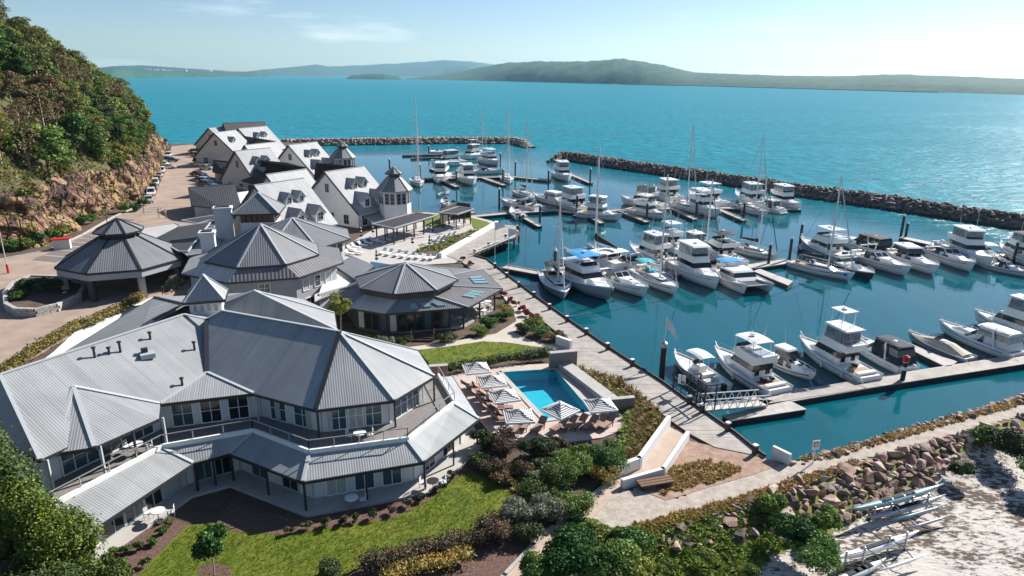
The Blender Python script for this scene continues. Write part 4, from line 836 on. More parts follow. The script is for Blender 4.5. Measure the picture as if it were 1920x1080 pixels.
def fly(t, L, B, h='w', top='hard', tc='canvas_white', clears=True, tower=False, navy=False, cockpit=True, rods=0):
    free = .105 * L + .15; rim = boat_hull(t, L, B, free, GC[h]); W = B / 2
    blk(t, 'trunk', 'gelcoat', -.02 * L, .34 * L, W * .72, W * .34, free * .92, free + .62, .14 * L, 0, .2)
    vv = ((L * 53) % 1) * .12 - .06; a = ((-.20 + vv) * L, (.20 + vv) * L, W * .80, W * .66, free * .9, free + 1.55, .10 * L, .0, .10); blk(t, 'cabin', 'gelcoat', *a); band(t, *a, .46, .84)
    for yy in (-.4, .4): MB().box((a[0] + .02, W * yy, free + .62), (.06, W * .34, 1.0)).build('window', 'boat_glass', t)
    z = free + 1.55; blk(t, 'flybridge', 'gelcoat', -.27 * L, .11 * L, W * .78, W * .60, z - .02, z + .75, .03 * L, -.01 * L, -.06)
    blk(t, 'flybridge_well', 'canvas_black' if navy else 'gelcoat_grey', -.25 * L, .06 * L, W * .66, W * .5, z + .70, z + .765, 0, 0, 0)
    blk(t, 'windscreen', 'boat_glass', .03 * L, .10 * L, W * .56, W * .5, z + .7, z + 1.1, .05 * L, .03 * L, .1); seats(t, -.08 * L, W * .7, z + .55)
    zt = z + 2.15
    if clears: blk(t, 'clears', 'clears', -.20 * L, .07 * L, W * .70, W * .58, z + .74, zt - .1, .02 * L, .01 * L, .04)
    posts4(t, -.2 * L, .06 * L, W * .66, z + .5, zt - .05)
    if top == 'hard': blk(t, 'hardtop', 'gelcoat', -.24 * L, .10 * L, W * .76, W * .62, zt - .1, zt + .08, .02 * L, 0, .4)
    else: canopy(t, -.22 * L, .08 * L, W * .74, zt, tc)
    if tower:
        posts4(t, -.12 * L, .02 * L, W * .5, zt, zt + 1.7, .04, 'alloy', 'tower_leg', .0); blk(t, 'tower_top', 'gelcoat', -.15 * L, .05 * L, W * .55, W * .5, zt + 1.7, zt + 1.8)
    if cockpit: blk(t, 'cockpit_sole', 'teak', -.46 * L, -.21 * L, W * .72, W * .76, free * .84, free * .855, 0, 0, 0); blk(t, 'cockpit_seat', 'gelcoat_cream', -.45 * L, -.40 * L, W * .7, W * .7, free * .84, free * 1.05, 0, 0, 0)
    MB().box((-.53 * L, 0, .28), (.07 * L, B * .8, .12)).build('swim_platform', 'teak', t); rail(t, rim, .3); fenders(t, L, B, free)
    for sg in (-1, 1): whip(t, -.1 * L, sg * W * .55, zt, 2.2 + .1 * L, .5)
    MB().lathe([(.02, 0), (.3, .05), (.32, .18), (.05, .26)], 9, (-.05 * L, 0, zt + (.08 if not tower else 1.8))).build('radar_dome', 'gelcoat', t)
    for k in range(rods): whip(t, -.30 * L, (k - .5) * W, z + .6, 3.6, -1.4, 'outrigger')
def express(t, L, B, h='w', canvas=None, arch=True, hard=False, stripe='boot_stripe', dark=False):
    free = .10 * L + .12; rim = boat_hull(t, L, B, free, GC[h]); W = B / 2
    blk(t, 'trunk', 'gelcoat', -.06 * L, .36 * L, W * .78, W * .30, free * .93, free + .50, .16 * L, 0, .25)
    MB().box((.17 * L, 0, free + .47), (.5, .5, .08)).build('hatch', 'boat_glass', t)
    a = (-.16 * L, .10 * L, W * .80, W * .62, free * .95, free + 1.0, .13 * L, .0, .16); blk(t, 'windscreen', 'boat_glass', *a)
    mb = MB(); p = lambda s, sd: (a[1] - a[6] * s, sd * (a[3] - (a[5] - a[4]) * .16 * s), a[4] + (a[5] - a[4]) * s)
    for sd in (-1, 0, 1): mb.bar(p(.3, sd), p(1.02, sd), .06)
    mb.bar(p(1.02, -1), p(1.02, 1), .07); mb.build('windscreen_frame', 'gelcoat', t)
    blk(t, 'cockpit_sole', 'gelcoat_cream' if not dark else 'canvas_black', -.46 * L, -.17 * L, W * .74, W * .78, free * .90, free * .95, 0, 0, 0)
    for x in (-.24 * L, -.42 * L): seats(t, x, W * .8, free * .9, 'canvas_white')
    if arch:
        mb = MB(); mb.tube([(-.30 * L, -W * .92, free), (-.25 * L, -W * .78, free + 1.7), (-.25 * L, W * .78, free + 1.7), (-.30 * L, W * .92, free)], .11, 6); mb.build('arch', 'gelcoat', t)
        MB().lathe([(.02, 0), (.25, .04), (.26, .15), (.05, .2)], 8, (-.25 * L, 0, free + 1.78)).build('radar_dome', 'gelcoat', t)
    if hard:
        a2 = (-.26 * L, .08 * L, W * .76, W * .60, free + .9, free + 1.75, .10 * L, .02 * L, .12); band(t, *a2, 0.05, .85); blk(t, 'hardtop', 'gelcoat', -.30 * L, .0 * L, W * .74, W * .62, free + 1.62, free + 1.8, .02 * L, 0, .3)
    if canvas:
        a2 = (-.47 * L, -.04 * L, W * .80, W * .74, free * .95, free + 1.85, .04 * L, .06 * L, .10); blk(t, 'canopy', canvas, *a2); band(t, *a2, .42, .78, 'clears' if canvas == 'canvas_white' else 'boat_glass', 'canopy_window', .012)
        canopy(t, -.43 * L, -.05 * L, W * .74, free + 1.95, canvas, 'canopy_top')
    MB().box((-.53 * L, 0, .26), (.07 * L, B * .8, .12)).build('swim_platform', 'gelcoat', t); rail(t, rim, .45, .45); whip(t, -.25 * L, W * .5, free + 1.7, 2.2, .4)
def sail(t, L, B, h='w', mh=1.3, cover='canvas_navy', bim=None, mast_x=.08, mizzen=False):
    free = .075 * L + .2; rim = boat_hull(t, L, B, free, GC[h], .7, 1.9); W = B / 2
    a = (-.16 * L, .24 * L, W * .62, W * .34, free * .92, free + .48, .10 * L, .02, .2); blk(t, 'coachroof', 'gelcoat', *a); band(t, *a, .35, .75, g=.008)
    blk(t, 'cockpit', 'teak', -.42 * L, -.17 * L, W * .52, W * .56, free * .9, free * .96, 0, 0, 0)
    for k in (.12, .30): MB().box((k * L, 0, free + (.46 if k < .2 else .05)), (.5, .5, .07)).build('hatch', 'boat_glass', t)
    mx = mast_x * L; mt = MB().tube([(mx, 0, free + .3), (mx, 0, free + mh * L)], [.15, .11], 8).build('mast', 'alloy', t)
    sp_ = MB()
    for f in (.45, .72): sp_.bar((mx, -W * .55, free + mh * L * f), (mx, W * .55, free + mh * L * f), .06, .03)
    sp_.build('spreaders', 'alloy', mt)
    bl = .42 * L; MB().tube([(mx - .1, 0, free + 1.35), (mx - bl, 0, free + 1.4)], .08, 6).build('boom', 'alloy', t)
    MB().loft([[(mx - .15 - bl * s, w_ * math.cos(q), free + 1.5 + hh + hh * math.sin(q)) for q in [i * math.pi / 3 for i in range(6)]] for s, w_, hh in ((0, .16, .42), (.3, .2, .26), (.7, .17, .2), (.98, .08, .1))]).build('sail_cover', cover, t)
    rg = MB(); tp = (mx, 0, free + mh * L * .98)
    for e in ((L * .49, 0, free * 1.3), (-L * .49, 0, free)): rg.tube([e, tp], .03, 4)
    for s in (-1, 1):
        for e, f in (((mx - .25, s * W * .9, free), .98), ((mx + .2, s * W * .9, free), .5)):
            rg.tube([e, (mx, s * W * .5 * (f < .9), free + mh * L * .72)], .022, 4)
    rg.build('rigging', 'galvanised', t)
    MB().tube([(L * .47, 0, free * 1.35 + .4), (mx + (L * .47 - mx) * .06, 0, free + mh * L * .9)], [.09, .05], 5).build('furled_jib', 'canvas_white' if cover != 'canvas_navy' else 'canvas_navy', t)
    if bim: posts4(t, -.40 * L, -.22 * L, W * .55, free, free + 1.8, .03); canopy(t, -.42 * L, -.2 * L, W * .62, free + 1.9, bim)
    canopy(t, -.2 * L, -.1 * L, W * .5, free + 1.0, cover if bim is None else bim, 'spray_hood', .2); rail(t, rim, .1, .6)
    wh = MB(); wh.tube([(-.36 * L + .5 * math.cos(q) * 0, .5 * math.cos(q), free + .75 + .5 * math.sin(q)) for q in [i * math.pi / 6 for i in range(13)]], .025, 4); wh.build('steering_wheel', 'alloy', t)
def cat(t, L, B, cover='canvas_navy', mast=True, blue=False):
    free = .09 * L + .25; W = B / 2
    for s in (-1, 1): boat_hull(t, L, B * .27, free, 'gelcoat', .5, 2.0, s * W * .72)
    blk(t, 'bridge_deck', 'gelcoat', -.42 * L, .18 * L, W * .72, W * .72, .55, free + .05, 0, 0, 0)
    a = (-.22 * L, .20 * L, W * .72, W * .62, free, free + 1.15, .16 * L, 0, .15); blk(t, 'cabin', 'gelcoat', *a); band(t, *a, .35, .8)
    tr = MB(); tr.face([(.18 * L, -W * .62, free * .95), (.42 * L, -W * .62, free), (.42 * L, W * .62, free), (.18 * L, W * .62, free * .95)]); tr.build('trampoline', 'canvas_black', t)
    MB().bar((.42 * L, -W * .8, free), (.42 * L, W * .8, free), .16).build('cross_beam', 'alloy', t)
    posts4(t, -.40 * L, -.24 * L, W * .55, free, free + 1.9, .04); canopy(t, -.43 * L, -.2 * L, W * .62, free + 2.0, 'canvas_blue' if blue else 'canvas_white')
    if mast:
        mx = .06 * L; mh = 1.38 * L; mt = MB().tube([(mx, 0, free + 1), (mx, 0, free + mh)], [.18, .13], 8).build('mast', 'alloy', t); MB().bar((mx, -W * .3, free + mh * .6), (mx, W * .3, free + mh * .6), .06, .03).build('spreaders', 'alloy', mt)
        MB().tube([(mx, 0, free + 2.2), (mx - .45 * L, 0, free + 2.3)], .09, 6).build('boom', 'alloy', t)
        MB().loft([[(mx - .45 * L * s, w_ * math.cos(q), free + 2.4 + hh + hh * math.sin(q)) for q in [i * math.pi / 3 for i in range(6)]] for s, w_, hh in ((0, .22, .8), (.3, .26, .5), (.7, .2, .3), (1, .08, .12))]).build('sail_cover', cover, t)
        rg = MB()
        for e in ((L * .42, 0, free), (-.3 * L, W * .8, free), (-.3 * L, -W * .8, free)): rg.tube([e, (mx, 0, free + mh * .95)], .03, 4)
        rg.build('rigging', 'galvanised', t)
def open_boat(t, L, B, h='w', ttop=None, engines=2, cover=None):
    free = .09 * L + .25; rim = boat_hull(t, L, B, free, GC[h]); W = B / 2
    blk(t, 'cockpit_sole', 'gelcoat_cream', -.44 * L, .22 * L, W * .70, W * .5, free * .9, free * .96, 0, 0, 0)
    a = (-.12 * L, .08 * L, W * .36, W * .3, free * .9, free + .75, .06 * L, 0, .1); blk(t, 'console', 'gelcoat', *a); blk(t, 'windscreen', 'boat_glass', -.04 * L, .05 * L, W * .34, W * .3, free + .72, free + 1.15, .06 * L, .04 * L, .1); seats(t, -.22 * L, W * .7, free * .9)
    if ttop: posts4(t, -.14 * L, .06 * L, W * .4, free, free + 1.95, .04); canopy(t, -.20 * L, .12 * L, W * .62, free + 2.05, ttop)
    if cover:
        MB().loft([[(x, w_ * W * math.cos(q), free * .98 + hh * math.sin(q)) for q in [i * math.pi / 6 for i in range(7)]] for x, w_, hh in ((-.45 * L, .8, .15), (-.2 * L, .9, .75), (.05 * L, .86, .8), (.25 * L, .6, .35), (.42 * L, .2, .15))], close=False, cap=False).build('cover', cover, t)
    for k in range(engines):
        y = (k - (engines - 1) / 2) * .75; e = MB(); e.loft([[(-.5 * L - .1 - u, y + v * .8, free * .55 + zz) for u, v in ((0, -.22), (.5, -.2), (.5, .2), (0, .22))] for zz in (0, .35, .75)]); e.box((-.5 * L - .25, y, free * .2), (.22, .12, 1.0)); e.build('outboard_motor', 'black_plastic', t)
    rail(t, rim, .55, .4)

BOATS = [
 # kind, bow px, stern px, beam factor, label, kwargs   (positions on the water)
 ('open', (1263, 678), (1352, 737), .34, 'small white fishing boat with arched canopy just behind the gangway gate', dict(ttop='canvas_white', engines=1)),
 ('fly', (1338, 672), (1462, 745), .33, 'white game fishing boat with curved white bimini, stern to the near dock', dict(top='bimini', clears=False, rods=2)),
 ('express', (1527, 716), (1440, 675), .36, 'low white cruiser with wraparound dark windscreen and hardtop at the near dock', dict(hard=True, arch=False)),
 ('fly', (1496, 652), (1632, 722), .32, 'white sport fisher with tall alloy tower and white canvas at the near dock', dict(tower=True, rods=2)),
 ('express', (1585, 640), (1702, 700), .33, 'white cruiser with black canvas canopy near the red dock post', dict(canvas='canvas_navy')),
 ('open', (1700, 636), (1818, 682), .30, 'grey speedboat under a cream cover beside the empty finger dock', dict(h='g', cover='canvas_cream', engines=0)),
 ('express', (1757, 618), (1908, 674), .31, 'large white express cruiser with white canvas enclosure at the near dock', dict(canvas='canvas_white')),
 ('fly', (1822, 600), (1985, 655), .31, 'white flybridge cruiser cut off by the right edge at the near dock', dict(navy=True)),
 ('sail', (1058, 566), (1022, 502), .34, 'weathered ketch with dark canopy moored nearest the boardwalk', dict(h='g', cover='canvas_black', bim='canvas_black', mh=.95)),
 ('fly', (1147, 567), (1050, 515), .34, 'grey hulled cruiser with bright blue bimini near the boardwalk', dict(h='g', top='bimini', tc='canvas_blue', clears=False)),
 ('express', (1214, 560), (1122, 518), .33, 'white bowrider with navy bimini and black hull stripe in the front row', dict(canvas=None, arch=False, dark=True)),
 ('sail', (1270, 556), (1188, 508), .30, 'white sailing yacht with teal bimini in the front row', dict(cover='canvas_white', bim='canvas_teal', mh=1.25)),
 ('fly', (1347, 546), (1258, 494), .33, 'tall white motor yacht with white clears in the front row', dict()),
 ('cat', (1424, 552), (1352, 514), .56, 'white catamaran with crumpled blue cover in the front row', dict(mast=False, blue=True)),
 ('cat', (1078, 478), (1165, 512), .55, 'sailing catamaran with red kayak and black sail cover on its boom', dict(cover='canvas_black')),
 ('fly', (1180, 474), (1262, 505), .34, 'flybridge cruiser with clear plastic wheelhouse in the middle cluster', dict()),
 ('fly', (1268, 470), (1325, 495), .36, 'small flybridge boat wedged between two larger cruisers', dict(top='bimini')),
 ('fly', (1312, 470), (1385, 503), .34, 'white motor yacht with black bimini in the middle cluster', dict(top='bimini', tc='canvas_black', clears=False, navy=True)),
 ('sail', (1458, 490), (1372, 466), .28, 'white sloop with dark blue sail covers at the end of the middle dock', dict(cover='canvas_navy', mh=1.35)),
 ('sail', (1600, 527), (1482, 497), .27, 'long white racing yacht with blue bow emblem in the right cluster', dict(cover='canvas_black', mh=1.35, mast_x=.1)),
 ('open', (1637, 526), (1566, 494), .36, 'small black and white motorboat beside the racing yacht', dict(h='d', engines=1)),
 ('express', (1705, 520), (1590, 478), .31, 'white express cruiser with red canvas behind its windscreen', dict(arch=True)),
 ('express', (1757, 518), (1660, 476), .33, 'white hardtop cruiser with oval dark side window in the right cluster', dict(hard=True)),
 ('express', (1825, 512), (1722, 466), .32, 'white sports cruiser with grey windscreen second from the tall flybridge', dict(arch=True, dark=True)),
 ('fly', (1858, 506), (1768, 464), .34, 'tall white flybridge cruiser in the right cluster near the breakwater', dict()),
 ('open', (1822, 474), (1906, 512), .36, 'white boat under canvas with black outboards beside the right edge', dict(ttop='canvas_white', engines=2)),
 ('fly', (1872, 470), (1945, 500), .36, 'blue and white cruiser at the far right end of the dock', dict(top='bimini', tc='canvas_navy')),
 ('fly', (1499, 462), (1592, 496), .33, 'pale teal trawler yacht with white hardtop beside the tall pile', dict(h='t', clears=False)),
 ('express', (1560, 452), (1664, 482), .34, 'white cruiser with black canvas canopy in front of the breakwater', dict(canvas='canvas_black')),
 ('express', (938, 384), (1012, 397), .34, 'white cruiser with dark arch at the left end of the middle pier', dict(arch=True, dark=True)),
 ('open', (960, 398), (992, 424), .36, 'small white runabout with twin outboards on the pier corner', dict(engines=2)),
 ('fly', (1040, 381), (1098, 400), .38, 'cream trawler yacht with latticed flybridge on the middle pier', dict(h='c', clears=True)),
 ('fly', (1166, 414), (1085, 404), .36, 'large white motor yacht with enclosed flybridge facing right on the middle pier', dict()),
 ('fly', (1163, 380), (1246, 394), .34, 'white and black motor yacht behind the middle pier', dict(top='bimini', tc='canvas_black', navy=True)),
 ('fly', (1250, 412), (1178, 398), .34, 'white trawler with flat cabin roof on the middle pier', dict(clears=False, top='bimini')),
 ('fly', (1226, 364), (1275, 384), .38, 'tall white cruiser near the start of the breakwater', dict()),
 ('fly', (1348, 410), (1278, 384), .32, 'pilothouse motor sailer with striped cabin windows on the middle pier', dict(clears=False)),
 ('fly', (1290, 372), (1360, 392), .34, 'white fishing charter with rods and flags near the breakwater', dict(rods=2, clears=False)),
 ('express', (1132, 486), (1212, 512), .33, 'white sports cruiser squeezed behind the teal bimini yacht', dict(arch=True)),
 ('fly', (1222, 452), (1282, 476), .35, 'white flybridge cruiser at the back of the middle cluster', dict(clears=False)),
 ('open', (1372, 512), (1340, 500), .38, 'white centre console boat behind the catamaran', dict(ttop='canvas_white', engines=2)),
 ('express', (1412, 388), (1468, 400), .34, 'white cruiser tucked at the foot of the tall bare mast', dict(hard=True)),
 ('express', (1000, 372), (1052, 384), .34, 'white cruiser between the dark masted sloop and the cream trawler', dict(canvas='canvas_white')),
 ('fly', (820, 345), (842, 322), .36, 'white flybridge boat left of the far finger dock', dict()),
 ('fly', (862, 300), (905, 294), .34, 'white sport fisher close to the pink breakwater', dict(tower=True)),
 ('sail', (1350, 476), (1290, 455), .29, 'white sloop with navy cover behind the middle cluster', dict(cover='canvas_navy', mh=1.3)),
 ('open', (1655, 500), (1610, 488), .36, 'white tender between the racing yacht and the hardtop cruiser', dict(engines=1)),
 ('express', (1930, 520), (1850, 500), .33, 'white sports cruiser half cut by the right edge', dict(arch=True)),
 ('sail', (1440, 408), (1368, 384), .28, 'white sloop with tall bare mast on the middle pier', dict(cover='canvas_white', mh=1.35)),
 ('fly', (1378, 372), (1448, 398), .33, 'white flybridge cruiser beside the tall bare mast', dict()),
 ('fly', (1500, 396), (1442, 378), .36, 'white flybridge cruiser at the right end of the middle pier', dict()),
 ('sail', (788, 352), (768, 326), .30, 'white sloop with tall mast behind the nearest turret', dict(cover='canvas_white', mh=1.85)),
 ('fly', (808, 314), (885, 306), .30, 'long pale motor yacht with oval dark window at the far pier', dict()),
 ('fly', (935, 312), (880, 296), .34, 'large white motor yacht with dark windscreen at the far pier', dict(clears=False)),
 ('fly', (888, 349), (850, 325), .36, 'white flybridge cruiser pointing towards the near shore at the far pier', dict()),
 ('express', (945, 325), (880, 326), .30, 'long white cruiser lying sideways at the far pier', dict(arch=True)),
 ('sail', (956, 346), (936, 322), .32, 'white yacht with tall mast in the middle of the far pier', dict(cover='canvas_white', mh=1.7)),
 ('fly', (1066, 342), (1018, 312), .36, 'big white three deck motor yacht at the right end of the far pier', dict()),
 ('sail', (915, 296), (890, 289), .32, 'small yacht with leaning mast close to the pink breakwater', dict(cover='canvas_white', mh=1.4)),
 ('sail', (1000, 378), (965, 360), .30, 'dark masted sloop with black sail cover beside the middle pier', dict(cover='canvas_black', mh=1.5)),
 ('open', (805, 290), (850, 286), .3, 'low white launch on the farthest dock', dict(engines=0)),
 ('sail', (1306, 402), (1262, 384), .30, 'white sloop with slim mast among the middle pier cruisers', dict(cover='canvas_white', mh=1.55)),
 ('open', (862, 398), (835, 384), .36, 'white runabout on the beach ramp behind the small black pavilion', dict(engines=1)),
 ('open', (893, 405), (868, 400), .36, 'white dinghy drawn up by the pier entrance', dict(engines=0)),
 ('open', (830, 380), (842, 388), .4, 'dark canopied launch off the black pavilion', dict(h='d', ttop='canvas_black', engines=1)),
]
KIND = {'fly': ('motor_yacht', 'boat', fly), 'express': ('cruiser', 'boat', express), 'sail': ('sailing_yacht', 'sailboat', sail), 'cat': ('catamaran', 'catamaran', cat), 'open': ('motorboat', 'boat', open_boat)}
for kd, bow, stern, bf, lab, kw in BOATS:
    nm, ct, fn = KIND[kd]; fz = .9
    b, s = at(*bow, .15), at(*stern, .15); c = (b + s) / 2; d = b - s; L = float(np.linalg.norm(d)); LM = {'fly': 14.5, 'express': 13.0, 'sail': 12.5, 'cat': 13.0, 'open': 8.5}[kd]
    if L > LM: c = b - d / L * LM / 2; L = LM
    ang = math.atan2(d[1], d[0])
    t = thing(nm, lab, ct, (c[0], c[1], 0.0), ang, 'boats moored in the marina')
    Bm = max(2.1, min(L * bf, .22 * L + 1.9)) if kd != 'cat' else L * bf
    fn(t, L, Bm, **kw)
    if 'blue bow emblem' in lab: MB().tube([(L * .40, -Bm * .17, 1.0), (L * .40, -Bm * .17 - .12, 1.0)], .28, 14).build('bow_emblem', 'canvas_blue', t)
    rgb = random.Random(int(bow[0] * 3 + bow[1])); fr0 = .1 * L + .15
    for k in range(3): MB().box((rgb.uniform(-.42, -.2) * L, rgb.uniform(-.3, .3) * Bm, fr0 + .12), (rgb.uniform(.25, .7), rgb.uniform(.25, .6), rgb.uniform(.2, .45)), rgb.uniform(0, 3)).build('deck_gear', rgb.choice(['canvas_navy', 'canvas_white', 'teak', 'gelcoat_grey', 'canvas_cream', 'black_plastic']), t)
    if kd != 'cat':
        ln = MB(); ln.tube([(-L * .48, Bm * .4, fr0), (-L * .56, Bm * .5, .75), (-L * .62, Bm * .55, .6)], .03, 4); ln.build('mooring_line', 'rope', t)


# ---- floating docks
def dock(P, label, z=.55, planks=True):
    Q = [at(*p, z) for p in P]; c = sum(Q) / len(Q); t = thing('floating_dock', label, 'dock', (c[0], c[1], 0), group='floating docks of the marina')
    MB().prism(Q, z - .08, z).build('deck', 'dock_deck', t, world=True); MB().prism(inset(Q if np.cross((Q[1] - Q[0])[:2], (Q[2] - Q[1])[:2]) > 0 else Q[::-1], .06), -.4, z - .08).build('float', 'dock_side', t, world=True)
    return t, Q
def walkway(line, wd, label, z=.55):
    """dock along a polyline of pixels"""
    L = [at(*p, z) for p in line]; lf = []; rt = []
    for i, p in enumerate(L):
        d = unit((L[min(i + 1, len(L) - 1)] - L[max(i - 1, 0)])[:2]); n = np.array([-d[1], d[0]]) * wd / 2; lf.append(p[:2] + n); rt.append(p[:2] - n)
    t = thing('floating_dock', label, 'dock', (L[0][0], L[0][1], 0), group='floating docks of the marina')
    top = MB(); fl_ = MB()
    for i in range(len(L) - 1):
        q = [rt[i], rt[i + 1], lf[i + 1], lf[i]]; top.prism(q, z - .09, z); fl_.prism(inset(q, .05), -.4, z - .09)
        n = max(1, int(np.linalg.norm(L[i + 1] - L[i]) / 3.0))
    top.build('deck', 'dock_deck', t, world=True); fl_.build('float', 'dock_side', t, world=True)
    ed = MB()
    for S_ in (lf, rt):
        for a, b in zip(S_[:-1], S_[1:]): ed.bar((*a, z + .06), (*b, z + .06), .14, .12)
    ed.build('kerb_rail', 'deck_boards', t, world=True)
    return t
nd, Q = dock([(1378, 747), (1487, 752), (1660, 723), (1920, 682), (2120, 652), (2120, 634), (1920, 663), (1700, 697), (1550, 722)], 'long pale floating dock in front of the nearest row of boats')
# its boards, laid across
a0, a1, b0_, b1_ = at(1440, 757, .56), at(2120, 652, .56), at(1470, 735, .56), at(2120, 634, .56); pl = MB(); n = 150
for i in range(n):
    u0, u1 = i / n, (i + .93) / n; pl.loft([[a0 + (a1 - a0) * u0, a0 + (a1 - a0) * u1, b0_ + (b1_ - b0_) * u1, b0_ + (b1_ - b0_) * u0], [p + V3(0, 0, .03 + .012 * random.random()) for p in (a0 + (a1 - a0) * u0, a0 + (a1 - a0) * u1, b0_ + (b1_ - b0_) * u1, b0_ + (b1_ - b0_) * u0)]])
o = pl.build('deck_board', 'deck_boards', nd, world=True); o['kind'] = 'stuff'
dock([(1353, 779), (1370, 789), (1513, 767), (1481, 751)], 'short landing dock at the foot of the gangway')
dock([(1683, 643), (1690, 637), (1795, 678), (1778, 690)], 'empty finger dock with black sides beside the covered speedboat')
walkway([(1010, 513), (1100, 510), (1250, 513), (1390, 502), (1482, 489)], 2.6, 'floating dock behind the front row of boats')
dock([(1412, 508), (1425, 504), (1487, 527), (1478, 535)], 'bare finger dock at the end of the middle dock')
walkway([(1560, 482), (1700, 468), (1830, 470), (1990, 492)], 2.4, 'floating dock through the right hand cluster of boats')
dock([(1495, 462), (1500, 459), (1590, 492), (1580, 496)], 'finger dock beside the teal trawler')
dock([(1686, 446), (1692, 443), (1772, 459), (1768, 464)], 'short finger dock with twin piles facing the breakwater')
walkway([(884, 406), (960, 399), (1040, 394), (1095, 400), (1160, 394), (1300, 389), (1500, 392)], 2.2, 'middle pier running from the black pavilion across the marina')
for i, (a, b) in enumerate([((1160, 394), (1213, 416)), ((1262, 391), (1303, 411)), ((1345, 391), (1395, 413)), ((1095, 399), (1128, 418)), ((975, 403), (1012, 424))]): walkway([a, b], 1.2, ['finger dock below the large white motor yacht', 'finger dock beside the pilothouse motor sailer', 'finger dock below the tall bare mast', 'finger dock nearest the cream trawler yacht', 'finger dock beside the twin outboard runabout'][i])
walkway([(793, 335), (860, 334), (960, 331), (1030, 338)], 2.2, 'far pier with a row of motor yachts')
for i, (a, b) in enumerate([((825, 335), (857, 350)), ((905, 333), (945, 347)), ((1066, 325), (1108, 343)), ((808, 316), (850, 330))]): walkway([a, b], 1.4, ['finger dock at the left of the far pier', 'finger dock in the middle of the far pier', 'finger dock right of the three deck motor yacht', 'pinkish dock beside the long pale motor yacht'][i])
walkway([(754, 291), (850, 289)], 1.6, 'farthest floating dock near the pink breakwater'); walkway([(770, 297), (850, 294)], 1.2, 'second floating dock near the pink breakwater')
# ---- mooring piles
def pile(px, py, h, label):
    q = at(px, py, 0); t = thing('mooring_pile', label, 'pile', (q[0], q[1], 0), group='mooring piles')
    MB().tube([(0, 0, -1.5), (0, 0, h)], .24, 10).build('shaft', 'pile_steel', t); MB().lathe([(.29, h - .05), (.29, h + .06), (.03, h + .5)], 10).build('cap', 'white_paint', t); return t
for px, py, h, lab in [(1106, 347, 4.6, 'dark pile with white cap at the right end of the far pier'), (731, 326, 4.6, 'dark pile with white cap in open water behind the turret'), (788, 336, 4.4, 'dark pile beside the tall masted sloop'), (828, 322, 4.4, 'dark pile beside the long pale motor yacht'), (856, 350, 4.4, 'dark pile at the end of the left far finger dock'), (943, 347, 4.4, 'dark pile at the end of the middle far finger dock'), (966, 330, 4.4, 'dark pile on the far pier behind the yacht mast'), (938, 312, 4.4, 'thick dark pile right of the dark windscreen motor yacht'), (1028, 349, 4.4, 'dark pile in front of the three deck motor yacht'), (1081, 402, 4.3, 'dark pile beside the cream trawler yacht'), (936, 388, 4.3, 'dark pile at the left end of the middle pier'), (1012, 422, 4.0, 'dark pile beside the twin outboard runabout'), (1212, 416, 4.0, 'dark pile at the bow of the flat roofed trawler'), (1304, 412, 4.0, 'dark pile at the bow of the motor sailer'), (1393, 414, 4.0, 'dark pile below the tall bare mast'), (1479, 492, 4.2, 'dark pile at the end of the middle dock'), (1499, 462, 4.2, 'dark pile at the bow of the teal trawler'), (1688, 448, 4.6, 'tall dark pile on the short finger dock by the breakwater'), (1697, 449, 3.2, 'shorter twin pile on the short finger dock by the breakwater'), (1238, 517, 4.0, 'grey pile behind the white yacht with teal bimini'), (1900, 492, 3.6, 'dark pile near the right edge behind the canvas boat'), (1040, 516, 4.0, 'pile behind the weathered ketch'), (1440, 500, 0.5 + 3.3, 'pile behind the blue covered catamaran'), (804, 292, 3.8, 'pile on the farthest floating dock'), (858, 296, 3.8, 'pile at the right end of the farthest dock')]: pile(px, py, h, lab)
pp = pile(1690, 722, 2.6, 'black dock pile with red top on the near dock'); MB().lathe([(.3, 0), (.33, .1), (.33, .55), (.1, .7)], 10, (0, 0, 2.6)).build('red_cap', 'red_plastic', pp)
MB().lathe([(.27, 0), (.27, .35)], 10, (0, 0, 1.7)).build('white_band', 'white_paint', pp)

# ================================================================ boardwalk
PAIRS = [((930, 420), (972, 424)), ((917, 427), (976, 434)), ((896, 440), (967, 447)), ((870, 455), (930, 458)), ((848, 468), (902, 470)), ((838, 479), (889, 480)), ((866, 491), (914, 487)), ((905, 520), (954, 518)), ((957, 560), (1004, 556)), ((1010, 595), (1060, 596)), ((1065, 640), (1126, 642)), ((1077, 686), (1193, 686)), ((1165, 713), (1238, 714)), ((1217, 753), (1292, 753)), ((1250, 783), (1336, 783)), ((1292, 812), (1378, 812)), ((1340, 838), (1412, 840)), ((1430, 856), (1435, 857))]
bwk = thing('boardwalk', 'weathered timber boardwalk running along the marina edge', 'boardwalk', (8, 70, 2))
pl = MB(); un = MB(); kb = MB()
for (l0, r0), (l1, r1) in zip(PAIRS[:-1], PAIRS[1:]):
    A, B, C, D = (at(*l0, 2.05), at(*r0, 2.05), at(*r1, 2.05), at(*l1, 2.05)); n = max(1, int((np.linalg.norm(D - A) + np.linalg.norm(C - B)) / 2 / .24))
    un.prism([A, B, C, D][::1], 1.7, 1.98)
    for i in range(n):
        u0, u1 = i / n, (i + .94) / n; l = V3(0, 0, random.uniform(.0, .02)); q = [A + (D - A) * u0, B + (C - B) * u0, B + (C - B) * u1, A + (D - A) * u1]; pl.loft([[p - V3(0, 0, .06) for p in q], [p + l for p in q]])
    kb.bar(B + V3(0, 0, .12), C + V3(0, 0, .12), .16, .2)
o = pl.build('deck_plank', 'deck_boards', bwk, world=True); o['kind'] = 'stuff'
un.build('joists', 'dark_timber', bwk, world=True); kb.build('edge_kerb', 'dark_timber', bwk, world=True)
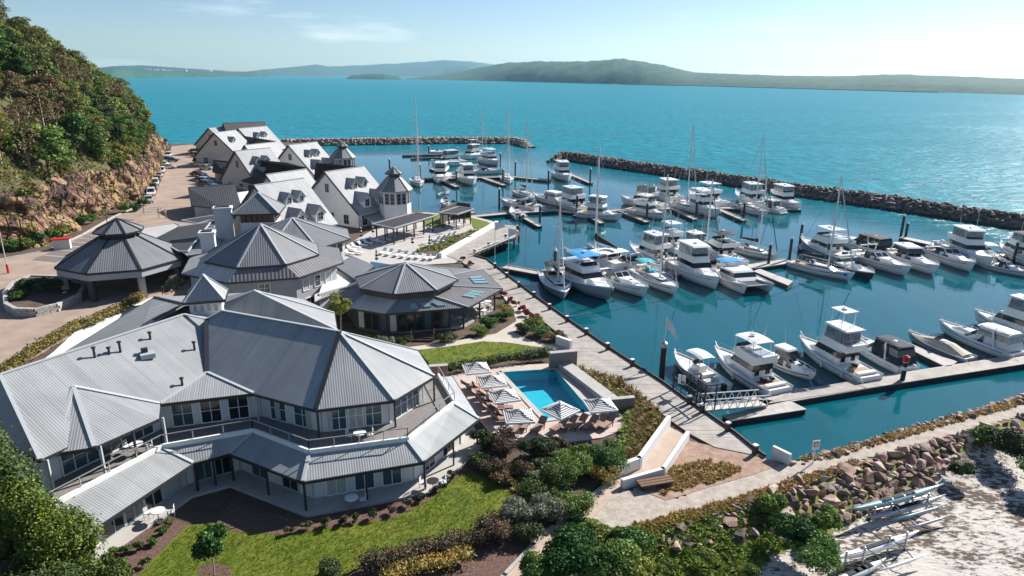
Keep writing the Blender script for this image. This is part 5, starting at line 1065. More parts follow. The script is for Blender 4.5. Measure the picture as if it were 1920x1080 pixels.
for (l0, r0) in PAIRS[1:-1]:
    q = at(*r0, 2.0)
    MB().tube([(q[0] - .3, q[1], -2), (q[0] - .3, q[1], 1.9)], .17, 8).build('pile', 'dark_timber', bwk, world=True)
BL = ['nearest the tip of the boardwalk', 'beside the landing dock', 'first beyond the gate towards the houses', 'second beyond the gate', 'third beyond the gate', 'fourth beyond the gate', 'opposite the red shrubs, nearest', 'opposite the red shrubs, middle', 'opposite the red shrubs, farthest', 'below the white flag', 'beside the bare flagpole', 'at the outer corner of the promenade', 'first down the inner pier edge', 'second down the inner pier edge', 'third down the inner pier edge', 'at the top post of the gate', 'at the lower post of the gate']
for k, (px, py) in enumerate([(1417, 851), (1366, 808), (1187, 687), (1141, 656), (1101, 628), (1065, 604), (1032, 581), (1003, 558), (975, 539), (952, 521), (930, 503), (972, 430), (950, 447), (918, 462), (892, 475), (1294, 757), (1318, 773)]):
    q = at(px - 2, py, 2.05); t = thing('bollard', 'white capped timber bollard ' + BL[k], 'bollard', (q[0], q[1], 2.05), .5, 'timber bollards along the boardwalk')
    MB().box((0, 0, .36), (.32, .32, .72)).build('stem', 'dark_timber', t); MB().box((0, 0, .77), (.36, .36, .1)).build('cap', 'white_paint', t)
# flag on a pile
q = at(1240, 716, 0); t = thing('flag_pile', 'dark pile with a white flag on a thin pole beside the gangway', 'flagpole', (q[0], q[1], 0))
MB().tube([(0, 0, -1.5), (0, 0, 3.9)], .3, 10).build('pile', 'pile_steel', t); MB().lathe([(.35, 3.85), (.35, 4.3), (.1, 4.5)], 10).build('cap', 'galvanised', t); MB().tube([(0, 0, 4.3), (.05, 0, 7.0)], .04, 6).build('pole', 'white_paint', t)
fm = MB(); P = [[(.06 + 1.15 * u, .12 * math.sin(5 * u + v), 6.95 - 1.5 * u * u - 1.2 * v * (1 - .35 * u) - .4 * u) for u in np.linspace(0, 1, 7)] for v in (0, .5, 1)]; fm.loft(P, cap=False, close=False); fm.build('flag', 'canvas_white', t, smooth=True)
def banner(px, py, label):
    q = at(px, py, 2.05); t = thing('flagpole', label, 'flagpole', (q[0], q[1], 2.05), 0, 'white flags on the promenade'); MB().tube([(0, 0, 0), (0, 0, 7.0)], .05, 6).build('pole', 'white_paint', t)
    fm = MB(); P = [[(.05 + 1.5 * u, .1 * math.sin(6 * u + 2 * v), 6.9 - .5 * u * u - 1.3 * v * (1 - .8 * u)) for u in np.linspace(0, 1, 6)] for v in (0, .5, 1)]; fm.loft(P, cap=False, close=False); fm.build('flag', 'canvas_white', t, smooth=True)
banner(953, 515, 'white flag on a slim pole above the fuel pontoon'); banner(928, 500, 'bare slim flagpole left of the white flag')
# gangway gate and gangway
g0, g1, g2, g3 = at(1258, 728, 2.1), at(1297, 757, 2.1), at(1318, 772, 2.1), at(1395, 757, .6)
gt = thing('gangway_gate', 'dark steel frame gate at the top of the gangway', 'gate', (g1[0], g1[1], 2.1)); fr = MB()
gp = [at(1262, 730, 2.1), at(1290, 750, 2.1), at(1305, 760, 2.1), at(1319, 772, 2.1)]
for p in gp: fr.bar(p, p + V3(0, 0, 2.6), .13)
for a, b in zip(gp[:-1], gp[1:]):
    for h in (.1, 1.3, 2.55): fr.bar(a + V3(0, 0, h), b + V3(0, 0, h), .1)
    m_ = (a + b) / 2; fr.bar(m_, m_ + V3(0, 0, 2.55), .07)
bx = V3(1.1, .5, 0)
for p in (gp[1], gp[3]): fr.bar(p + bx, p + bx + V3(0, 0, 2.4), .1); fr.bar(p + V3(0, 0, 2.5), p + bx + V3(0, 0, 2.4), .09)
fr.build('frame', 'dark_trim', gt, world=True)
MB().box((gp[1] + gp[0]) / 2 + V3(.0, 0, 1.5), (.7, .04, .9), -.6).build('notice_board', 'white_paint', gt, world=True)
gw = thing('gangway', 'sloping alloy gangway with trussed rails down to the landing dock', 'gangway', (g2[0], g2[1], 2)); a0, a1 = at(1312, 765, 2.0), at(1430, 755, .75); sd = unit(V3(-(a1 - a0)[1], (a1 - a0)[0], 0)) * .65
pth = MB(); pth.loft([[a0 - sd, a0 + sd, a0 + sd - V3(0, 0, .12), a0 - sd - V3(0, 0, .12)], [a1 - sd, a1 + sd, a1 + sd - V3(0, 0, .12), a1 - sd - V3(0, 0, .12)]]); pth.build('tread', 'dock_deck', gw, world=True)
for s in (-1, 1):
    tr = MB(); n = 8
    for h in (0.05, 1.05): tr.tube([a0 + sd * s + V3(0, 0, h), a1 + sd * s + V3(0, 0, h)], .05, 6)
    for i in range(n): p = a0 + (a1 - a0) * i / n + sd * s; p2 = a0 + (a1 - a0) * (i + .5) / n + sd * s + V3(0, 0, 1.05); p3 = a0 + (a1 - a0) * (i + 1) / n + sd * s; tr.bar(p, p2, .05); tr.bar(p2, p3, .05)
    tr.build('truss_rail', 'alloy', gw, world=True)
# fuel pontoon clutter at the old pier
f0 = thing('pier_railing', 'white railing and ramp at the narrow inner pier', 'railing', (-2, 104, 2)); railing(f0, [at(890, 480, 2.1), at(925, 466, 2.1), at(962, 450, 2.1)], 1.0, 'white_paint', 1.5, 2, .04)
walkway([(945, 500), (1010, 512), (1030, 508)], 2.0, 'gangway pontoon joining the boardwalk to the middle dock')

# ================================================================ ground cover
mat('asphalt', (0.345, 0.26, 0.205), 0.9, var=0.17, vs=0.35, bump=0.15, bs=30)
mat('bay_asphalt', (0.19, 0.155, 0.145), 0.9, var=0.12, vs=0.4)
mat('line_paint', (0.66, 0.64, 0.60), 0.7)
def lawn_material():
    m, nt, p = _principled('lawn'); L = nt.links.new; g = _n(nt, 'ShaderNodeNewGeometry')
    def noise(sc, d): n = _n(nt, 'ShaderNodeTexNoise'); n.inputs['Scale'].default_value = sc; n.inputs['Detail'].default_value = d; n.inputs['Roughness'].default_value = .7; L(g.outputs['Position'], n.inputs[0]); return n
    a = noise(.5, 5); b = noise(7.0, 6); sx = _n(nt, 'ShaderNodeSeparateXYZ'); L(g.outputs['Position'], sx.inputs[0]); q = _n(nt, 'ShaderNodeMath', operation='MULTIPLY_ADD'); L(sx.outputs[1], q.inputs[0]); q.inputs[1].default_value = -.8; L(sx.outputs[0], q.inputs[2])
    w_ = _n(nt, 'ShaderNodeMath', operation='MULTIPLY'); L(q.outputs[0], w_.inputs[0]); w_.inputs[1].default_value = 4.6; si = _n(nt, 'ShaderNodeMath', operation='SINE'); L(w_.outputs[0], si.inputs[0])
    f1 = _n(nt, 'ShaderNodeMath', operation='MULTIPLY_ADD'); L(si.outputs[0], f1.inputs[0]); f1.inputs[1].default_value = .035; L(a.outputs[0], f1.inputs[2]); f2 = _n(nt, 'ShaderNodeMath', operation='MULTIPLY_ADD'); L(b.outputs[0], f2.inputs[0]); f2.inputs[1].default_value = .45; L(f1.outputs[0], f2.inputs[2])
    rp = _n(nt, 'ShaderNodeValToRGB'); e = rp.color_ramp.elements; e[0].position = .52; e[0].color = (.060, .098, .003, 1); e[1].position = .92; e[1].color = (.20, .19, .020, 1); k = e.new(.72); k.color = (.115, .160, .004, 1); L(f2.outputs[0], rp.inputs[0]); L(rp.outputs[0], p.inputs['Base Color']); p.inputs['Roughness'].default_value = .95
    bp = _n(nt, 'ShaderNodeBump'); bp.inputs['Strength'].default_value = .9; bp.inputs['Distance'].default_value = .06; n2 = noise(40, 4); L(n2.outputs[0], bp.inputs['Height']); L(bp.outputs[0], p.inputs['Normal'])
lawn_material()
mat('mulch', (0.065, 0.036, 0.028), 0.95, col2=(0.20, 0.115, 0.090), vs=5.0, bump=0.8, bs=12, detail=8)
mat('path_cream', (0.50, 0.45, 0.38), 0.85, var=0.08, vs=0.6)
mat('path_pink', (0.45, 0.35, 0.28), 0.85, var=0.10, vs=0.9)
mat('pool_paving', (0.52, 0.42, 0.37), 0.8, var=0.08, vs=1.5)
mat('gravel_white', (0.31, 0.26, 0.215), 0.95, col2=(0.50, 0.44, 0.385), vs=1.6, bump=0.8, bs=10, detail=10)
mat('gravel_red', (0.25, 0.15, 0.11), 0.95, col2=(0.43, 0.30, 0.225), vs=1.5, bump=0.8, bs=12, detail=9)
mat('grass_slope', (0.085, 0.140, 0.020), 0.95, col2=(0.22, 0.20, 0.06), vs=0.35, bump=0.9, bs=6, detail=9)
def sand_material():
    m, nt, p = _principled('beach_sand'); L = nt.links.new; g = _n(nt, 'ShaderNodeNewGeometry')
    def noise(s, d=6, st=(1, 1, 1)):
        mp = _n(nt, 'ShaderNodeMapping'); mp.inputs['Scale'].default_value = st; mp.inputs['Rotation'].default_value = (0, 0, .35); L(g.outputs['Position'], mp.inputs[0])
        n = _n(nt, 'ShaderNodeTexNoise'); n.inputs['Scale'].default_value = s; n.inputs['Detail'].default_value = d; n.inputs['Roughness'].default_value = .7; L(mp.outputs[0], n.inputs[0]); return n
    big = noise(.28, 3); sm = noise(2.6, 7, (.6, 1.3, 1)); ad = _n(nt, 'ShaderNodeMath', operation='MULTIPLY_ADD'); L(big.outputs[0], ad.inputs[0]); ad.inputs[1].default_value = .75; L(sm.outputs[0], ad.inputs[2])
    rp = _n(nt, 'ShaderNodeValToRGB'); e = rp.color_ramp.elements; e[0].position = .86; e[0].color = (.56, .52, .47, 1); e[1].position = .96; e[1].color = (.085, .060, .042, 1); L(ad.outputs[0], rp.inputs[0]); L(rp.outputs[0], p.inputs['Base Color'])
    p.inputs['Roughness'].default_value = .95; b = _n(nt, 'ShaderNodeBump'); b.inputs['Strength'].default_value = .7; b.inputs['Distance'].default_value = .15; L(sm.outputs[0], b.inputs['Height']); L(b.outputs[0], p.inputs['Normal'])
sand_material()
def sheet(name, P, z, m, th=.25, kind='structure'):
    o = MB().prism([at(*p, z)[:2] for p in P], z - th, z).build(name, m); o['kind'] = kind; return o
def drape(name, P, m, dz, res=.5, z0=1.6, kind='structure'):
    Q = [tuple(at(*p, z0)[:2]) for p in P]; xs = [q[0] for q in Q]; ys = [q[1] for q in Q]
    o = heightfield(name, min(xs), max(xs), min(ys), max(ys), res, ground_z, m, keep=lambda X, Y: poly_inside(X, Y, Q), dz=dz); o['kind'] = kind; return o
sheet('car_park', [(-300, 800), (-120, 520), (0, 487), (90, 470), (155, 440), (212, 407), (275, 380), (294, 343), (310, 305), (322, 274), (400, 268), (450, 420), (420, 560), (290, 556), (215, 590), (130, 630), (70, 665), (-10, 702)], 2.0, 'asphalt')
# parking bays below the cliff
toe_px = [(52, 489), (100, 468), (160, 440), (214, 408)]; kb = MB()
A_ = [at(*p, 2.0)[:2] for p in toe_px]; pts = []
for a, b in zip(A_[:-1], A_[1:]):
    n = int(np.linalg.norm(b - a) / 2.6); pts += [a + (b - a) * i / n for i in range(n)]
pts.append(A_[-1]); off = np.array([5.0, -1.2])
o = MB().prism([p + (.3, 0) for p in pts] + [p + off for p in pts[::-1]], 1.85, 2.006).build('parking_bays', 'bay_asphalt'); structure(o)
for p in pts:
    d = unit(np.append(off, 0))[:2]; n = np.array([-d[1], d[0]]) * .07; o = MB().prism([p + (.3, 0) - n, p + off - n, p + off + n, p + (.3, 0) + n], 2.0, 2.011).build('bay_marking', 'line_paint'); structure(o)
for a, b in zip([at(*p, 2)[:2] for p in [(-120, 520), (0, 487), (90, 470), (155, 440), (212, 407), (275, 380), (294, 343), (310, 305)]][:-1], [at(*p, 2)[:2] for p in [(-120, 520), (0, 487), (90, 470), (155, 440), (212, 407), (275, 380), (294, 343), (310, 305)]][1:]): kb.bar((*a, 2.05), (*b, 2.05), .3, .22)
structure(kb.build('kerb', 'concrete'))
sheet('side_path', [(20, 712), (60, 690), (100, 660), (143, 620), (200, 596), (290, 555), (300, 572), (160, 655), (110, 700), (60, 730)], 2.012, 'white_paint')
sheet('lawn', [(225, 1110), (300, 1035), (352, 985), (400, 980), (455, 996), (530, 1000), (640, 985), (740, 968), (800, 938), (850, 898), (878, 880), (930, 908), (984, 937), (965, 957), (930, 975), (880, 1002), (800, 1022), (700, 1052), (640, 1080), (600, 1110)], 2.0, 'lawn')
sheet('mulch_bed', [(200, 1100), (215, 1010), (330, 975), (352, 985), (300, 1035), (240, 1098)], 2.008, 'mulch')
sheet('mulch_bed', [(400, 990), (430, 940), (560, 975), (700, 960), (800, 922), (850, 870), (880, 882), (850, 900), (800, 940), (740, 970), (640, 987), (530, 1002), (455, 998)], 2.010, 'mulch')
sheet('mulch_bed', [(800, 1022), (880, 1002), (930, 975), (984, 937), (990, 960), (1040, 985), (1000, 1030), (930, 1090), (640, 1090), (700, 1050)], 2.006, 'mulch')
sheet('mulch_bed', [(878, 880), (905, 800), (940, 832), (1010, 838), (1130, 822), (1182, 800), (1165, 770), (1080, 690), (1165, 713), (1217, 753), (1250, 785), (1195, 868), (1145, 888), (1040, 985), (990, 960), (984, 937), (930, 908)], 1.995, 'soil')
sheet('mulch_bed', [(367, 1090), (372, 1062), (400, 1055), (432, 1062), (436, 1092)], 2.013, 'mulch')
sheet('upper_lawn', [(783, 656), (830, 651), (905, 640), (950, 642), (1015, 651), (1032, 659), (985, 668), (900, 684), (840, 690), (808, 684)], 2.02, 'lawn')
sheet('garden_path', [(700, 668), (765, 651), (850, 640), (930, 624), (968, 600), (955, 572), (940, 552), (958, 552), (992, 590), (985, 612), (1012, 628), (1063, 643), (1070, 655), (1032, 659), (1015, 651), (950, 642), (905, 640), (830, 651), (783, 656), (740, 680)], 2.015, 'path_cream')
sheet('garden_bed', [(880, 640), (905, 612), (935, 590), (960, 588), (968, 602), (930, 625), (885, 634)], 2.03, 'soil'); sheet('garden_bed', [(962, 622), (1000, 604), (1062, 640), (1030, 645), (1000, 640)], 2.03, 'soil')
# pool and its terrace
pc4 = POOL; T_ = [at(*p, 2.1) for p in [(838, 704), (936, 686), (1062, 680), (1182, 772), (1178, 802), (1130, 820), (1010, 836), (935, 832), (900, 785)]]
tr = MB()
ring_ = [(0, 1), (1, 2), (2, 3), (3, 0)]; outs = [[T_[1], T_[2]], [T_[2], T_[3]], [T_[3], T_[4], T_[5], T_[6], T_[7]], [T_[7], T_[8], T_[0], T_[1]]]
for (i, j), o_ in zip(ring_, outs): tr.prism([pc4[i][:2], pc4[j][:2]] + [p[:2] for p in o_[::-1]], 0.2, 2.1)
structure(tr.build('pool_terrace', 'pool_paving'))
mat('pool_tile', (0.07, 0.46, 0.55), 0.4, var=0.06, vs=1.2); mat('pool_tile_dark', (0.012, 0.06, 0.16), 0.4)
pq = [p for p in pc4]; bs_ = MB(); bs_.prism([p[:2] for p in POOL_PIT], .34, .95); structure(bs_.build('pool_floor', 'pool_tile'))
cx = sum(pc4) / 4; wl = MB()
for i in range(4):
    a, b = pq[i], pq[(i + 1) % 4]; k = .012; a2, b2 = a + (cx - a) * k, b + (cx - b) * k; wl.face([Z(a2, .55), Z(b2, .55), Z(b2, 2.09), Z(a2, 2.09)])
structure(wl.build('pool_wall', 'pool_tile')); cpg = MB()
for i in range(4): a, b = pq[i], pq[(i + 1) % 4]; cpg.bar(Z(a, 2.13), Z(b, 2.13), .5, .08)
structure(cpg.build('pool_coping', 'pale_paving'))
def pool_water():
    m, nt, p = _principled('pool_water'); L = nt.links.new; nt.nodes.remove(p); out = nt.nodes['Material Output']
    tb = _n(nt, 'ShaderNodeBsdfTransparent'); tb.inputs[0].default_value = (.62, .95, .98, 1); gl = _n(nt, 'ShaderNodeBsdfGlossy'); gl.inputs['Roughness'].default_value = .03
    lw = _n(nt, 'ShaderNodeLayerWeight'); lw.inputs[0].default_value = .5; fr = _n(nt, 'ShaderNodeMath', operation='POWER'); L(lw.outputs['Facing'], fr.inputs[0]); fr.inputs[1].default_value = 5.0; no = _n(nt, 'ShaderNodeTexNoise'); no.inputs['Scale'].default_value = 1.6; b = _n(nt, 'ShaderNodeBump'); b.inputs['Strength'].default_value = .25; b.inputs['Distance'].default_value = .05
    tc = _n(nt, 'ShaderNodeTexCoord'); L(tc.outputs['Object'], no.inputs[0]); L(no.outputs[0], b.inputs['Height']); L(b.outputs[0], gl.inputs['Normal']); ms = _n(nt, 'ShaderNodeMixShader'); L(fr.outputs[0], ms.inputs[0]); L(tb.outputs[0], ms.inputs[1]); L(gl.outputs[0], ms.inputs[2]); L(ms.outputs[0], out.inputs[0])
pool_water(); wm = MB(); wm.face([Z(p + (cx - p) * .015, 1.98) for p in pq][::-1]); structure(wm.build('pool_water', 'pool_water'))
def low_wall(P, z0, h, wd, m, label, name='garden_wall', cap=None):
    Q = [at(*p, z0) for p in P]; t = thing(name, label, 'wall', Q[0]); mb = MB(); cp_ = MB()
    for a, b in zip(Q[:-1], Q[1:]):
        e = unit(b - a) * wd * .45; mb.bar(a - e + V3(0, 0, h / 2 - .1), b + e + V3(0, 0, h / 2 - .1), wd, h + .2)
        if cap: cp_.bar(a - e + V3(0, 0, h + .03), b + e + V3(0, 0, h + .03), wd + .08, .08)
    mb.build('wall', m, t, world=True)
    if cap: cp_.build('coping', cap, t, world=True)
    return t
mat('block_wall', (0.20, 0.175, 0.165), 0.9, var=0.15, vs=1.6, bump=.3, bs=6)
low_wall([(1034, 692), (1076, 688)], 2.0, 1.75, .5, 'block_wall', 'tall grey block wall at the far corner of the pool', cap='concrete')
low_wall([(1064, 694), (1140, 752)], 2.1, .55, 1.3, 'concrete', 'wide low concrete ledge along the marina side of the pool')
low_wall([(1142, 774), (1184, 770)], 2.0, 1.3, .4, 'block_wall', 'short grey block wall behind the striped umbrella at the pool end', cap='concrete')
low_wall([(808, 708), (836, 706)], 2.0, 1.2, .45, 'gravel_red', 'short reddish brick wall at the edge of the upper lawn', cap='concrete')
low_wall([(1046, 646), (1068, 654)], 2.0, 1.0, .4, 'white_wall', 'small white corner wall at the end of the upper lawn')
low_wall([(1252, 800), (1197, 878), (1148, 897)], 2.0, .95, .35, 'white_wall', 'long white parapet wall left of the ramp')
low_wall([(1288, 824), (1242, 893), (1168, 914)], 2.0, .7, .3, 'white_wall', 'lower white parapet wall right of the ramp')
low_wall([(931, 422), (880, 452), (826, 483)], 2.0, .8, .6, 'white_wall', 'white promenade wall curving along the far pool garden')
low_wall([(1478, 870), (1450, 856)], 2.0, .9, .25, 'white_wall', 'white wedge shaped wall end at the tip of the boardwalk')
low_wall([(1148, 900), (1090, 945), (1040, 985), (1000, 1022), (950, 1075)], 2.0, .12, .25, 'concrete', 'pale concrete edging along the lower path')
sheet('ramp', [(1252, 798), (1288, 818), (1243, 890), (1168, 912), (1148, 895), (1198, 875)], 2.035, 'path_pink')
sheet('lower_path', [(1148, 895), (1170, 912), (1110, 972), (1040, 1030), (980, 1092), (925, 1092), (1000, 1022), (1090, 940)], 2.02, 'path_pink')
drape('gravel_path', [(1080, 1000), (1150, 925), (1200, 915), (1260, 935), (1340, 908), (1420, 885), (1470, 868), (1540, 856), (1700, 812), (1920, 752), (2150, 690), (2150, 722), (1920, 777), (1700, 838), (1500, 896), (1400, 930), (1260, 968), (1150, 995)], 'gravel_white', .10, .3, 2.0)
sheet('red_gravel', [(1292, 826), (1432, 859), (1470, 868), (1420, 887), (1340, 910), (1250, 938), (1190, 915), (1243, 894)], 2.005, 'gravel_red')
drape('beach', [(1380, 1150), (1450, 1020), (1560, 992), (1640, 955), (1720, 905), (1790, 862), (1880, 838), (2000, 815), (2200, 780), (2200, 1250), (1380, 1250)], 'beach_sand', .05, .4, 1.0)
drape('grass_bank', [(960, 1130), (1050, 1010), (1120, 992), (1260, 968), (1400, 930), (1500, 898), (1560, 965), (1560, 992), (1450, 1020), (1380, 1140)], 'grass_slope', .06, .4, 1.6)
drape('grass_bank', [(1500, 896), (1700, 838), (1920, 777), (2150, 722), (2150, 790), (1900, 832), (1790, 862), (1720, 905), (1640, 955), (1560, 990)], 'grass_slope', .05, .4, 1.5)
# far pool garden
sheet('pool_court', [(640, 505), (652, 458), (690, 436), (745, 408), (795, 398), (885, 405), (922, 414), (932, 420), (836, 479), (868, 492), (700, 502)], 2.0, 'pale_paving')
sheet('shore_lawn', [(770, 410), (800, 400), (880, 407), (915, 416), (900, 422), (880, 412), (830, 404), (790, 416)], 2.03, 'lawn')
sheet('court_lawn', [(795, 412), (832, 405), (838, 424), (800, 428)], 2.04, 'lawn'); sheet('court_lawn', [(884, 414), (912, 416), (925, 421), (890, 430), (886, 424)], 2.04, 'lawn')
mat('far_pool', (0.012, 0.075, 0.12), 0.06, spec=.5); sheet('far_pool_water', [(662, 452), (696, 444), (702, 452), (664, 464)], 2.03, 'far_pool'); sheet('far_pool_water', [(694, 490), (760, 500), (758, 508), (700, 503)], 2.03, 'far_pool')
sheet('court_bed', [(775, 472), (800, 460), (870, 436), (905, 428), (880, 446), (826, 478)], 2.05, 'soil')
# round stone planter at the entrance
pt = thing('stone_planter', 'curved pale stone planter wall in front of the entrance canopy', 'planter', (-60, 82, 2)); ow = [at(*p, 2.0) for p in [(12, 560), (14, 582), (32, 592), (70, 593), (110, 583), (150, 565), (160, 545), (120, 530), (60, 528), (28, 540)]]
sm = MB(); st_i = 0; mat('planter_stone', (0.42, 0.40, 0.38), 0.85, var=.2, vs=2.5, bump=.4, bs=5)
core = MB().prism(inset(ow[::1] if sum((ow[i][0] * ow[(i + 1) % 10][1] - ow[(i + 1) % 10][0] * ow[i][1]) for i in range(10)) > 0 else ow[::-1], .25), 1.9, 2.85).build('soil_fill', 'soil', pt, world=True)
bm_ = None; cnt = 0
for i in range(len(ow)):
    a, b = ow[i], ow[(i + 1) % len(ow)]; L = np.linalg.norm(b - a); n = max(1, int(L / .75)); an = math.atan2(*(b - a)[:2][::-1])
    for r in range(3):
        for k in range(n):
            if cnt > 280: break
            f = (k + (.5 if r % 2 else .25)) / n; q = a + (b - a) * min(.98, f); cnt += 1
            MB().box((q[0], q[1], 2.17 + .34 * r), (L / n - .05, .42 + .08 * random.random(), .31), an + random.uniform(-.05, .05)).build('stone', 'planter_stone', pt, world=True)
# cliff face, blocky and folded
def cliff():
    P = [np.array(p, float) for p in TOE[2:]]; S = [0]
    for a, b in zip(P[:-1], P[1:]): S.append(S[-1] + np.linalg.norm(b - a))
    n = int(S[-1] / .42); m_ = 34; u = np.linspace(0, S[-1], n); X = np.interp(u, S, [p[0] for p in P]); Y = np.interp(u, S, [p[1] for p in P])
    dx, dy = np.gradient(X), np.gradient(Y); l = np.hypot(dx, dy); nx, ny = -dy / l, dx / l      # towards the hill (left of travel)
    rows = []
    for j in range(m_ + 1):
        h = j / m_ * (8.0 + 2.4 * (fbm(u * .05, u * 0 + 3, 2) - .5) * 2) * smooth(284, 215, Y) ** .5; back = .6 + h * .30 + 1.9 * (fbm(u * .13 + h * .10, h * .22, 31) - .5) * 2.2 + 1.5 * (np.floor(vnoise(u * .40 + h * .30, h * .33, 7) * 4) / 4 - .5) + 1.1 * (np.floor(vnoise(u * .9 - h * .4, h * .6, 19) * 3) / 3 - .4) + .9 * np.abs(vnoise(u * .33 + h * .2, h * .1, 23) - .5) * 2
        back = np.maximum(back, -.4 + h * .1); rows.append(np.stack([X + nx * back, Y + ny * back, 1.8 + h], -1))
    Vv = np.array(rows).reshape(-1, 3); idx = np.arange(len(Vv)).reshape(m_ + 1, n); q = np.stack([idx[:-1, :-1], idx[:-1, 1:], idx[1:, 1:], idx[1:, :-1]], -1).reshape(-1, 4)
    return npmesh('cliff', Vv, q[:, ::-1], 'cliff_rock')
def cliff_mat():
    m, nt, p = _principled('cliff_rock'); L = nt.links.new; g = _n(nt, 'ShaderNodeNewGeometry')
    a = _n(nt, 'ShaderNodeTexNoise'); a.inputs['Scale'].default_value = .16; a.inputs['Detail'].default_value = 7; L(g.outputs['Position'], a.inputs[0]); mp = _n(nt, 'ShaderNodeMapping'); mp.inputs['Scale'].default_value = (1, 1, .35); mp.inputs['Rotation'].default_value = (.3, .5, 0); L(g.outputs['Position'], mp.inputs[0])
    b = _n(nt, 'ShaderNodeTexNoise'); b.inputs['Scale'].default_value = 1.4; b.inputs['Detail'].default_value = 8; L(mp.outputs[0], b.inputs[0]); ad = _n(nt, 'ShaderNodeMath', operation='MULTIPLY_ADD'); L(b.outputs[0], ad.inputs[0]); ad.inputs[1].default_value = .7; L(a.outputs[0], ad.inputs[2])
    rp = _n(nt, 'ShaderNodeValToRGB'); e = rp.color_ramp.elements; e[0].position = .66; e[0].color = (.030, .020, .018, 1); e[1].position = 1.08; e[1].color = (.26, .18, .06, 1)
    for ps, c in ((.76, (.13, .070, .048, 1)), (.85, (.24, .135, .085, 1)), (.91, (.34, .23, .14, 1)), (.97, (.27, .20, .06, 1))): k = e.new(ps); k.color = c
    L(ad.outputs[0], rp.inputs[0]); L(rp.outputs[0], p.inputs['Base Color']); p.inputs['Roughness'].default_value = .95; bp = _n(nt, 'ShaderNodeBump'); bp.inputs['Strength'].default_value = .9; bp.inputs['Distance'].default_value = .5; L(b.outputs[0], bp.inputs['Height'])
    vo = _n(nt, 'ShaderNodeTexVoronoi', feature='DISTANCE_TO_EDGE'); vo.inputs['Scale'].default_value = .55; m4 = _n(nt, 'ShaderNodeMapping'); m4.inputs['Scale'].default_value = (1, 1, .5); m4.inputs['Rotation'].default_value = (.4, .3, .2); L(g.outputs['Position'], m4.inputs[0]); L(m4.outputs[0], vo.inputs[0]); vr_ = _n(nt, 'ShaderNodeMapRange'); L(vo.outputs[0], vr_.inputs[0]); vr_.inputs[1].default_value = 0; vr_.inputs[2].default_value = .12
    b4 = _n(nt, 'ShaderNodeBump'); b4.inputs['Strength'].default_value = 1.0; b4.inputs['Distance'].default_value = .7; L(vr_.outputs[0], b4.inputs['Height']); L(bp.outputs[0], b4.inputs['Normal']); L(b4.outputs[0], p.inputs['Normal'])
cliff_mat(); structure(cliff())

# ================================================================ vegetation
leaf_mat('leaf_olive', (0.069, 0.090, 0.024), (0.199, 0.207, 0.052), vs=.45)
leaf_mat('leaf_green', (0.051, 0.115, 0.024), (0.169, 0.261, 0.051), vs=.45)
leaf_mat('leaf_bright', (0.084, 0.144, 0.022), (0.240, 0.276, 0.048), vs=.5)
leaf_mat('leaf_rust', (0.100, 0.072, 0.034), (0.230, 0.165, 0.075), vs=.5)
leaf_mat('leaf_dark', (0.028, 0.050, 0.019), (0.078, 0.109, 0.035), vs=.8)
leaf_mat('leaf_yellow', (0.184, 0.149, 0.040), (0.345, 0.276, 0.069), vs=1.0)
leaf_mat('leaf_hedge', (0.046, 0.077, 0.019), (0.132, 0.194, 0.046), vs=1.6)
leaf_mat('leaf_purple', (0.050, 0.040, 0.024), (0.150, 0.110, 0.062), vs=1.8)
leaf_mat('leaf_grey', (0.083, 0.103, 0.068), (0.221, 0.235, 0.158), vs=1.8)
leaf_mat('leaf_emerald', (0.018, 0.070, 0.014), (0.095, 0.200, 0.040), vs=1.5)
leaf_mat('leaf_red', (0.149, 0.014, 0.023), (0.299, 0.034, 0.040), vs=2.0)
leaf_mat('leaf_corner', (0.035, 0.070, 0.010), (0.21, 0.27, 0.035), vs=1.1)
leaf_mat('leaf_scrub', (0.09, 0.095, 0.022), (0.24, 0.20, 0.055), vs=.35)
leaf_mat('lawn_blade', (0.105, 0.160, 0.004), (0.20, 0.25, 0.012), vs=1.2)
leaf_mat('grass_dry', (0.30, 0.19, 0.055), (0.46, 0.33, 0.11), vs=.8)
leaf_mat('grass_green', (0.12, 0.20, 0.022), (0.27, 0.33, 0.06), vs=.7)
leaf_mat('grass_rust', (0.27, 0.14, 0.05), (0.20, 0.20, 0.06), vs=1.1)
mat('bark_pale', (0.34, 0.28, 0.22), 0.9, var=.25, vs=3); mat('bark', (0.10, 0.075, 0.055), 0.95, var=.3, vs=4)
RNG = np.random.default_rng(5)
def leaves(clumps, n, leaf, seed, spread=.34, up=.25, long=1.4):
    """n leaf blades in a set of ellipsoid clumps: arrays of vertices and quads"""
    r = np.random.default_rng(seed); C = np.array(clumps, float); wgt = C[:, 3] * C[:, 4] + C[:, 4] * C[:, 5]; k = r.choice(len(C), n, p=wgt / wgt.sum()); c = C[k]
    d = r.normal(size=(n, 3)); d /= np.linalg.norm(d, axis=1)[:, None]; d[:, 2] = np.where(d[:, 2] < -.35, -d[:, 2], d[:, 2]); rad = 1 - np.abs(r.normal(0, spread, n)).clip(0, .95) + .08 * r.random(n) + (r.random(n) < .07) * .28 * r.random(n)
    p = c[:, :3] + d * c[:, 3:6] * rad[:, None]; nn = d * .8 + r.normal(size=(n, 3)) * .75 + (0, 0, up); nn /= np.linalg.norm(nn, axis=1)[:, None]
    t = np.cross(nn, r.normal(size=(n, 3))); t /= np.linalg.norm(t, axis=1)[:, None]; b = np.cross(nn, t); s = (leaf * (.55 + .8 * r.random(n)))[:, None]
    V = np.stack([p - t * s * .5 * long, p - b * s * .42, p + t * s * .5 * long, p + b * s * .42], 1).reshape(-1, 3); F = np.arange(4 * n).reshape(n, 4); return V, F
